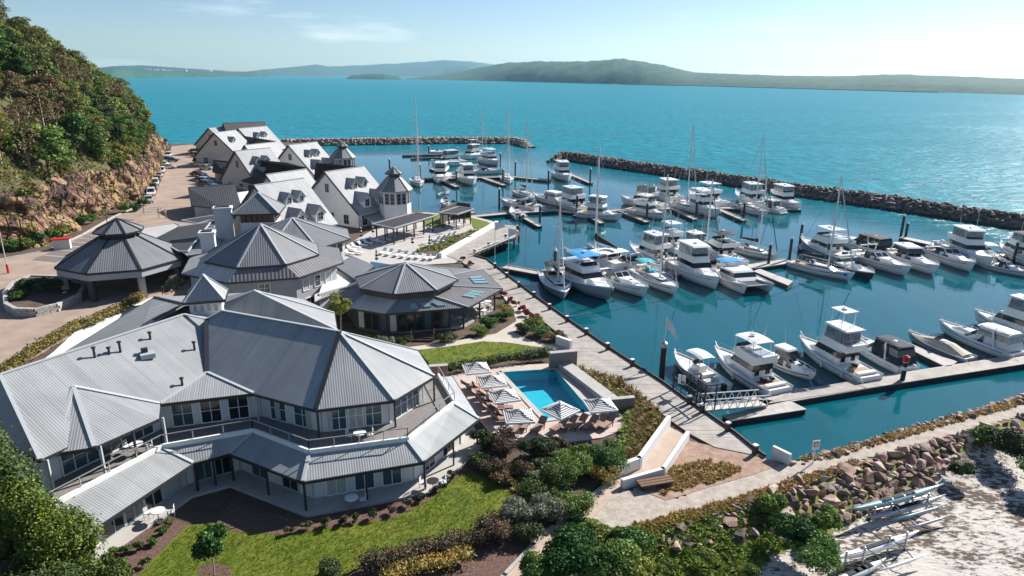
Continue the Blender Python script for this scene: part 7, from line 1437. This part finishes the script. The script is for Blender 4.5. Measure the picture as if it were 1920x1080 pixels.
# ---- sign by the water, timber bench, box
q = at(1524, 868, 2.0); t = thing('sign', 'small white warning sign on a thin post at the water edge', 'sign', q, .2); MB().box((0, 0, .7), (.06, .06, 1.5)).build('post', 'white_paint', t); MB().box((0, -.04, 1.55), (.62, .03, .8)).build('panel', 'white_paint', t); MB().box((0, -.062, 1.62), (.36, .012, .36)).build('red_symbol', 'red_plastic', t); MB().box((0, -.07, 1.62), (.22, .012, .22)).build('symbol_centre', 'white_paint', t)
q = at(1228, 912, 2.0); t = thing('sleeper_bench', 'low timber sleeper bench beside the gravel path', 'bench', q, at(1262, 900)[0] * 0 + .28)
for y in (-.3, 0, .3): MB().box((0, y, .42), (2.6, .24, .12)).build('plank', 'timber', t)
for x in (-1.0, 1.0): MB().box((x, 0, .18), (.2, .7, .36)).build('leg', 'dark_timber', t)
q = at(1008, 905, 2.0); t = thing('garden_box', 'grey metal service box in the bed beside the lawn', 'box', q, .5); MB().box((0, 0, .35), (.7, .6, .75)).build('body', 'dark_trim', t); MB().box((0, 0, .76), (.76, .66, .07)).build('lid', 'galvanised', t)
# ---- striped umbrellas and loungers round the pool
def stripe_mat():
    m, nt, p = _principled('stripe_canvas'); L = nt.links.new; uv = _n(nt, 'ShaderNodeUVMap'); sx = _n(nt, 'ShaderNodeSeparateXYZ'); L(uv.outputs[0], sx.inputs[0]); mu = _n(nt, 'ShaderNodeMath', operation='MULTIPLY'); mu.inputs[1].default_value = 7.0; L(sx.outputs[1], mu.inputs[0])
    fr = _n(nt, 'ShaderNodeMath', operation='FRACT'); L(mu.outputs[0], fr.inputs[0]); gt_ = _n(nt, 'ShaderNodeMath', operation='GREATER_THAN'); gt_.inputs[1].default_value = .56; L(fr.outputs[0], gt_.inputs[0]); mx = _n(nt, 'ShaderNodeMix', data_type='RGBA'); L(gt_.outputs[0], mx.inputs[0]); mx.inputs[6].default_value = (.75, .74, .72, 1); mx.inputs[7].default_value = (.03, .03, .035, 1); L(mx.outputs[2], p.inputs['Base Color']); p.inputs['Roughness'].default_value = .85
stripe_mat()
def umbrella(px, py, label, rz=.3, w_=1.16, hgt=2.55):
    q = at(px, py, 2.1 + hgt); t = thing('striped_umbrella', label, 'umbrella', (q[0], q[1], 2.1), rz, 'striped umbrellas round the near pool'); MB().tube([(0, 0, 0), (0, 0, hgt)], .03, 6).build('pole', 'white_paint', t); MB().lathe([(.3, 0), (.3, .08), (.06, .14)], 10).build('base', 'concrete', t)
    cn = MB(); e = [(-w_, -w_), (w_, -w_), (w_, w_), (-w_, w_)]; ze = hgt - .62; nst = 6
    for i in range(4):
        a, b = V3(*e[i], ze), V3(*e[(i + 1) % 4], ze); ap_ = V3(0, 0, hgt)
        for s in range(nst):
            f0, f1 = s / nst, (s + 1) / nst; sag = lambda f: V3(0, 0, -.10 * math.sin(math.pi * f)); p = [a + (ap_ - a) * f0 + sag(f0), b + (ap_ - b) * f0 + sag(f0), b + (ap_ - b) * f1 + sag(f1), a + (ap_ - a) * f1 + sag(f1)]
            cn.face(p if s < nst - 1 else p[:3], [(0, f0), (1, f0), (1, f1 - 1e-3), (0, f1 - 1e-3)][:4 if s < nst - 1 else 3])
        cn.face([a, b, b - V3(0, 0, .16), a - V3(0, 0, .16)], [(0, .01)] * 4)
    cn.build('canopy', 'stripe_canvas', t); rb = MB()
    for x, y in e: rb.bar((0, 0, hgt - .05), (x, y, ze - .02), .03)
    rb.build('ribs', 'galvanised', t)
for px, py, rz, lab in [(893, 678, .25, 'striped umbrella farthest from the camera beside the upper lawn'), (922, 702, .25, 'striped umbrella at the back left corner of the pool'), (945, 729, .3, 'third striped umbrella along the left side of the pool'), (973, 766, .12, 'striped umbrella at the near left corner of the pool'), (1051, 755, .75, 'striped umbrella over the near edge of the pool'), (1126, 746, .2, 'striped umbrella in front of the short grey wall')]: umbrella(px, py, lab, rz)
mat('lounger_fabric', (0.30, 0.20, 0.165), 0.8); mat('lounger_frame', (0.13, 0.062, 0.04), 0.6); mat('lounger_white', (0.72, 0.71, 0.69), 0.6)
def lounger_proto(fm, fab):
    t = bpy.data.objects.new('sun_lounger', None); COL.objects.link(t); f = MB()
    for y in (-.3, .3): f.bar((-.95, y, .32), (.55, y, .32), .06, .07); f.bar((.35, y, .34), (1.0, y, .78), .05, .06)
    for x in (-.93, .5): f.bar((x, -.3, .32), (x, .3, .32), .05)
    f.build('frame', fm, t)
    for x in (-.85, .42):
        for y in (-.29, .29): MB().box((x, y, .15), (.06, .06, .32)).build('leg', fm, t)
    MB().box((-.25, 0, .37), (1.35, .56, .05)).build('seat', fab, t); b = MB(); b.bar((.42, 0, .40), (1.0, 0, .82), .56, .05); b.build('backrest', fab, t); return t
LP1 = lounger_proto('lounger_frame', 'lounger_fabric'); LP2 = lounger_proto('lounger_white', 'lounger_white')
def lounge(pr, px, py, rz, label, group, z=2.1, s=1.0):
    q = at(px, py, z); o = copy_tree(pr); o.location = [float(v) for v in q]; o.rotation_euler = (0, 0, rz); o.scale = (s, s, s); tag(o, label, 'lounger', group); return o
rowa = [(884, 728), (896, 737), (905, 746), (912, 755), (918, 763), (926, 772), (934, 782), (942, 791), (905, 731), (920, 745), (932, 757), (941, 770), (950, 782)]
ordn = ['first', 'second', 'third', 'fourth', 'fifth', 'sixth', 'seventh', 'eighth']
for i, (px, py) in enumerate(rowa): lounge(LP1, px, py, RAD(188) if i < 8 else RAD(186), ('brown lounger, %s from the far end of the row nearest the lodge' % ordn[i]) if i < 8 else ('brown lounger, %s from the far end of the row nearest the pool' % ordn[i - 8]), 'brown loungers left of the pool')
for i, (px, py, a, lab) in enumerate([(968, 808, 60, 'reclined brown lounger below the near left umbrella'), (985, 800, 75, 'brown lounger with raised back at the near pool corner'), (1010, 806, 60, 'pale topped lounger at the near end of the pool'), (1048, 805, 50, 'dark lounger left of the cluster on the near terrace'), (1066, 802, 50, 'lounger under the near pool umbrella'), (1085, 800, 50, 'lounger in the middle of the near terrace cluster'), (1105, 802, 50, 'lounger with upright back in the near terrace cluster'), (1122, 800, 50, 'lounger beside the thin umbrella pole on the near terrace'), (1138, 800, 50, 'rightmost lounger on the near terrace')]): lounge(LP1, px, py, RAD(a), lab, 'brown loungers on the near terrace')
far_l = [(660, 470), (668, 466), (680, 462), (690, 458), (702, 454), (714, 456), (724, 452), (718, 476), (730, 478), (745, 480), (758, 482), (772, 484), (785, 484), (800, 486), (812, 486), (672, 476), (655, 478), (815, 452), (825, 450), (835, 446), (845, 443), (800, 458), (808, 462), (818, 459), (830, 455)]
for i, (px, py) in enumerate(far_l): lounge(LP2, px, py, RAD(150 if i < 7 or i in (15, 16) else 70 if i < 15 else 25), ('white lounger, number %d from the left along the far pool' % (i + 1) if i < 7 else 'white lounger, number %d from the left in the row behind the restaurant roof' % (i - 6) if i < 15 else 'white lounger at the left corner of the far pool, ' + ['inner', 'outer'][i - 15] if i < 17 else 'white lounger, number %d from the left beside the promenade planting' % (i - 16)), 'white loungers on the far pool court', 2.02)
for pr in (LP1, LP2):
    for c in list(pr.children): bpy.data.objects.remove(c)
    bpy.data.objects.remove(pr)
for i, (px, py, lab) in enumerate([(700, 447, 'closed striped umbrella beside the long pavilion'), (678, 455, 'closed striped umbrella left of the far loungers'), (774, 468, 'closed striped umbrella in front of the long pavilion'), (808, 442, 'closed striped umbrella between the pavilions'), (843, 436, 'closed striped umbrella under the small pavilion'), (806, 470, 'closed striped umbrella beside the planting'), (707, 500, 'closed striped umbrella behind the restaurant roof')]):
    q = at(px, py, 2.0); t = thing('closed_umbrella', lab, 'umbrella', q, 0, 'closed umbrellas on the far pool court'); MB().tube([(0, 0, 0), (0, 0, 2.9)], .03, 6).build('pole', 'white_paint', t)
    for k in range(6): MB().lathe([(.10 + .035 * (5 - k), 1.15 + k * .27), (.09 + .03 * (5 - k), 1.15 + k * .27 + .265)], 8).build('fold', 'canvas_white' if k % 2 else 'canvas_black', t)
# ---- balcony tables and chairs
def table_set(P, z, lab, chairs=2, m='white_paint'):
    q = at(*P, z); t = thing('round_table', 'round ' + lab, 'table', q); MB().lathe([(.42, .68), (.45, .70), (.45, .73), (.42, .75)], 18).build('top', m, t); MB().tube([(0, 0, 0), (0, 0, .7)], .035, 6).build('stem', 'galvanised', t); MB().lathe([(.25, 0), (.25, .03), (.05, .06)], 10).build('base', 'galvanised', t)
    for k in range(chairs):
        a = [.4, 2.9, 4.6][k]; c = thing('balcony_chair', ['pale chair right of the ', 'pale chair left of the ', 'pale chair in front of the '][k] + lab, 'chair', (q[0] + .75 * math.cos(a), q[1] + .75 * math.sin(a), q[2]), a); MB().box((0, 0, .44), (.44, .44, .05)).build('seat', 'lounger_white', c); b = MB()
        for z_ in (.6, .72, .84): b.box((.21, 0, z_), (.03, .44, .05))
        b.build('backrest', 'lounger_white', c)
        for x in (-.19, .2):
            for y in (-.19, .19): MB().box((x, y, .22 if x < 0 else .44), (.03, .03, .44 if x < 0 else .88)).build('leg', 'galvanised', c)
table_set((258, 850), 5.1, 'white table on the left upper balcony'); table_set((298, 975), 2.1, 'white table on the left ground terrace'); table_set((675, 828), 5.1, 'white table on the front upper balcony'); table_set((660, 950), 2.1, 'white table in the shade of the front terrace', 1); table_set((812, 918), 2.1, 'dark table at the right end of the front terrace', 2, 'dark_trim'); table_set((905, 592), 2.2, 'white table on the restaurant terrace', 2); table_set((862, 605), 2.2, 'second white table on the restaurant terrace near the glass', 2); table_set((915, 575), 2.2, 'third white table at the outer restaurant terrace', 2)
table_set((720, 452), 2.1, 'table under the long pavilion at its left end', 2); table_set((765, 440), 2.1, 'table under the long pavilion at its right end', 2); table_set((860, 428), 2.1, 'table under the small black pavilion', 2)
# ---- cars
def car_paint(n, c): return mat(n, c, .25, spec=.5, coat=.6)
for n, c in (('car_white', (.75, .75, .74)), ('car_silver', (.40, .41, .42)), ('car_black', (.02, .02, .024)), ('car_blue', (.06, .10, .18)), ('car_maroon', (.09, .03, .035))): car_paint(n, c)
def car(px, py, rz, m, label, kind='suv'):
    q = at(px, py, 2.01); t = thing('parked_car', label, 'car', q, rz, 'cars parked in the car park'); L = 4.7; W = .92; h0, h1 = .32, .92; ht = 1.75 if kind == 'suv' else 1.48
    b = MB(); sec = [(-L / 2, .5, .78), (-L / 2 + .15, .34, .95 if kind == 'suv' else .92), (-.9, h0, 1.0), (.7, h0, .98), (L / 2 - .5, .34, .86), (L / 2, .45, .66)]
    b.loft([[(x, -W * .97, a), (x, -W, (a + z) / 2), (x, -W * .92, z), (x, W * .92, z), (x, W, (a + z) / 2), (x, W * .97, a)] for x, a, z in sec]); b.build('body', m, t)
    c0, c1, c2, c3 = (-2.15, -1.85, .35, 1.15) if kind == 'suv' else (-1.75, -1.05, .25, 1.1); g = MB(); g.loft([[(c0, -W * .88, .93), (c3, -W * .88, .93), (c3, W * .88, .93), (c0, W * .88, .93)], [(c1, -W * .74, ht - .06), (c2, -W * .74, ht - .06), (c2, W * .74, ht - .06), (c1, W * .74, ht - .06)]]); g.build('window', 'boat_glass', t)
    r = MB(); r.loft([[(c1 - .06, -W * .77, ht - .08), (c2 + .06, -W * .77, ht - .08), (c2 + .06, W * .77, ht - .08), (c1 - .06, W * .77, ht - .08)], [(c1 + .1, -W * .66, ht), (c2 - .12, -W * .66, ht), (c2 - .12, W * .66, ht), (c1 + .1, W * .66, ht)]]); r.build('roof', m, t); pl_ = MB()
    for s in (-1, 1):
        for x0, x1 in ((c0 + .02, c1), (c3 - .02, c2), ((c0 + c3) / 2 - .2, (c1 + c2) / 2 - .1)): pl_.bar((x0, s * W * .885, .93), (x1, s * W * .75, ht - .06), .07)
    pl_.build('pillars', m, t)
    for x in (-1.4, 1.4):
        for s in (-1, 1): w_ = MB(); w_.tube([(x, s * (W - .2), .34), (x, s * (W + .02), .34)], .34, 14); w_ = w_.build('wheel', 'rubber', t); MB().tube([(x, s * (W + .0), .34), (x, s * (W + .035), .34)], .2, 10).build('rim', 'galvanised', w_)
    for s in (-1, 1): MB().box((L / 2 - .06, s * .62, .64), (.1, .36, .14)).build('headlight', 'clears', t); MB().box((-L / 2 + .05, s * .68, .78), (.1, .2, .2)).build('tail_light', 'red_plastic', t)
for px, py, rz, m, k, lab in [(284, 366, -1.15, 'car_white', 'suv', 'white van like wagon nearest of the cars under the cliff'), (291, 347, -1.15, 'car_white', 'suv', 'white car second in the row under the cliff'), (298, 333, -1.2, 'car_silver', 'sedan', 'silver car third in the row under the cliff'), (303, 324, -1.2, 'car_white', 'suv', 'white car fourth in the row under the cliff'), (316, 316, .2, 'car_white', 'sedan', 'white sedan near the far end of the car park'), (322, 303, .1, 'car_black', 'sedan', 'black car at the far end of the car park'), (392, 386, -.35, 'car_maroon', 'suv', 'dark maroon wagon nearest on the house side of the car park'), (388, 372, -.3, 'car_silver', 'sedan', 'pale green grey sedan behind the maroon wagon'), (390, 350, -.3, 'car_blue', 'suv', 'blue grey utility beside the townhouse'), (384, 338, -.3, 'car_black', 'sedan', 'dark car behind the blue grey utility'), (388, 318, -.2, 'car_silver', 'sedan', 'silver car in the townhouse shade'), (376, 305, -.2, 'car_black', 'suv', 'black car farthest along the townhouses'), (279, 379, -1.1, 'car_silver', 'sedan', 'silver sedan at the corner of the parking bays'), (308, 311, -1.25, 'car_white', 'sedan', 'white car under the end of the cliff'), (312, 303, -1.25, 'car_blue', 'suv', 'blue wagon under the end of the cliff'), (396, 362, -.3, 'car_white', 'suv', 'white wagon beside the garage roof'), (372, 330, -.25, 'car_maroon', 'sedan', 'maroon sedan behind the dark car'), (370, 294, -.2, 'car_silver', 'suv', 'silver wagon beside the farthest townhouses'), (287, 357, -1.15, 'car_black', 'suv', 'black wagon between the white cars under the cliff'), (295, 340, -1.18, 'car_maroon', 'sedan', 'maroon car between the white and silver cars under the cliff'), (316, 294, -1.3, 'car_white', 'suv', 'white wagon last in the row under the cliff'), (386, 344, -.3, 'car_silver', 'suv', 'silver wagon wedged behind the blue grey utility'), (380, 312, -.2, 'car_white', 'sedan', 'white sedan in the townhouse shade'), (366, 286, -.2, 'car_blue', 'sedan', 'blue sedan at the far townhouse end')]: car(px, py, rz, m, lab, k)
# ---- lamp posts, barrier, red roofed hut
def lamp(px, py, h, lab, red=False):
    q = at(px, py, 2.0); t = thing('lamp_post', lab, 'lamp post', q, 0, 'lamp posts of the car park'); MB().tube([(0, 0, 0), (0, 0, h)], [.09, .05], 8).build('pole', 'dark_trim' if not red else 'alloy', t); MB().box((0, 0, h), (.7 if not red else .3, .35, .14)).build('head', 'dark_trim', t)
    if red: MB().tube([(0, 0, 0), (0, 0, 1.3)], .16, 8).build('red_sleeve', 'red_plastic', t)
lamp(270, 400, 5.5, 'dark lamp post at the corner of the parking bays'); lamp(302, 330, 5.5, 'dark lamp post beside the row of white cars'); lamp(322, 298, 5.0, 'dark lamp post at the far end of the car park'); lamp(204, 435, 5.0, 'dark lamp post behind the entrance canopy'); lamp(16, 512, 9.0, 'tall pale pole with red sleeve at the left edge', True)
q = at(118, 466, 2.0); t = thing('hut', 'tiny red roofed service hut beside the parking bays', 'hut', q, .4); MB().box((0, 0, .8), (2.4, 1.2, 1.6)).build('wall', 'cream_wall', t); r_ = MB(); r_.box((0, 0, 1.68), (2.7, 1.5, .16)); r_.build('roof', 'red_plastic', t)
for k, (px, py) in enumerate([(282, 398), (266, 402)]): 
    q = at(px, py, 2.0); t = thing('barrier', ['white barrier fence right of the corner lamp post', 'white barrier fence left of the corner lamp post'][k], 'barrier', q, .3); railing(t, [q, q + V3(2.0, .5, 0)], 1.0, 'white_paint', .7, 2, .04)
# ---- two people crossing the car park
def person(px, py, rz, shirt, legs_, label, z=2.0):
    q = at(px, py, z); t = thing('person', label, 'person', q, rz); me = bpy.data.meshes.new('body')
    J = [(0, 0, .93), (0, 0, 1.15), (0, 0, 1.40), (0, .02, 1.50), (0, .03, 1.66), (.10, 0, .88), (.12, .10, .48), (.12, .02, .06), (.12, .18, .03), (-.10, 0, .88), (-.12, -.12, .48), (-.12, -.26, .07), (-.12, -.12, .03), (.20, 0, 1.40), (.26, -.06, 1.14), (.27, .06, .90), (-.20, 0, 1.40), (-.26, .06, 1.14), (-.27, .16, .92)]
    E_ = [(0, 1), (1, 2), (2, 3), (3, 4), (0, 5), (5, 6), (6, 7), (7, 8), (0, 9), (9, 10), (10, 11), (11, 12), (2, 13), (13, 14), (14, 15), (2, 16), (16, 17), (17, 18)]; R_ = [.15, .14, .16, .06, .10, .10, .065, .05, .045, .10, .065, .05, .045, .065, .045, .04, .065, .045, .04]
    me.from_pydata(J, E_, []); o = bpy.data.objects.new('body', me); COL.objects.link(o); o.parent = t; o.modifiers.new('s', 'SKIN'); o.modifiers.new('u', 'SUBSURF').levels = 1; o.modifiers[-1].render_levels = 2
    for i, v in enumerate(me.skin_vertices[0].data): v.radius = (R_[i], R_[i] * (.75 if i < 3 else 1)); v.use_root = i == 0
    m, nt, p = _principled('clothes_' + shirt); g = _n(nt, 'ShaderNodeTexCoord'); sx = _n(nt, 'ShaderNodeSeparateXYZ'); nt.links.new(g.outputs['Object'], sx.inputs[0]); rp = _n(nt, 'ShaderNodeValToRGB'); rp.color_ramp.interpolation = 'CONSTANT'; e = rp.color_ramp.elements; dv = _n(nt, 'ShaderNodeMath', operation='DIVIDE'); dv.inputs[1].default_value = 2; nt.links.new(sx.outputs[2], dv.inputs[0]); nt.links.new(dv.outputs[0], rp.inputs[0])
    skin = (.45, .27, .2, 1); e[0].position = 0; e[0].color = (.03, .03, .03, 1); e[1].position = .04; e[1].color = skin
    for ps, c in ((.24, legs_ + (1,)), (.48, SH[shirt] + (1,)), (.735, skin)): k = e.new(ps); k.color = c
    nt.links.new(rp.outputs[0], p.inputs['Base Color']); p.inputs['Roughness'].default_value = .85; me.materials.append(m)
    MB().lathe([(.02, -.02), (.11, .02), (.125, .09), (.08, .17), (.01, .2)], 10, (0, .0, 1.62)).build('hair', 'bark', t, smooth=True)
SH = {'white': (.7, .7, .7), 'pink': (.6, .4, .38)}
person(299, 408, .6, 'white', (.55, .5, .45), 'person in white shirt walking across the car park'); person(311, 409, .8, 'pink', (.2, .2, .22), 'person in pink shirt walking beside the one in white')
# ---- houses of the town on the far shore
mat('town_wall', (.70, .66, .60), .8); mat('town_roof', (.42, .34, .30), .8); rg = random.Random(9)
for i in range(64):
    px = rg.uniform(232, 500); up = rg.uniform(0, 1); y = 145.2 - (px - 232) * .003 - .9; c = at(px, y, 2); d = math.hypot(c[0], c[1]); u = c[:2] / d; r = d * (1 + .16 * (.012 + .30 * (up > .55) * up * up)); z = 37 * math.sin(math.pi * (.012 + .30 * (up > .55) * up * up)) ** .75 + 8; s = rg.uniform(18, 44)
    t = thing('shore_house', 'tiny pale house on the distant town shore', 'house', (u[0] * r, u[1] * r, z), rg.uniform(-.4, .4), 'houses of the distant town'); MB().box((0, 0, 2), (s, 14, 13)).build('wall', 'town_wall', t); MB().loft([[(-s / 2 - 1, -8, 8.5), (s / 2 + 1, -8, 8.5), (s / 2 + 1, 8, 8.5), (-s / 2 - 1, 8, 8.5)], [(-s / 2 + 3, 0, 12), (s / 2 - 3, 0, 12), (s / 2 - 3, .2, 12), (-s / 2 + 3, .2, 12)]]).build('roof', 'town_roof', t)

# ================================================================ the air: thin even haze round the whole scene
hz = MB(); hz.box((0, 6000, 140), (24000, 16000, 330)); ho = hz.build('haze', 'white_paint'); ho['kind'] = 'stuff'; ho['label'] = 'thin pale sea haze that fades the far hills'
hm = bpy.data.materials.new('haze_air'); hm.use_nodes = True; hn = hm.node_tree; hn.nodes.remove(hn.nodes['Principled BSDF'])
pv = hn.nodes.new('ShaderNodeVolumePrincipled'); pv.inputs['Color'].default_value = (0.42, 0.78, 0.98, 1); pv.inputs['Density'].default_value = 0.000048; pv.inputs['Anisotropy'].default_value = 0.3
hn.links.new(pv.outputs[0], hn.nodes['Material Output'].inputs['Volume']); ho.data.materials.clear(); ho.data.materials.append(hm)
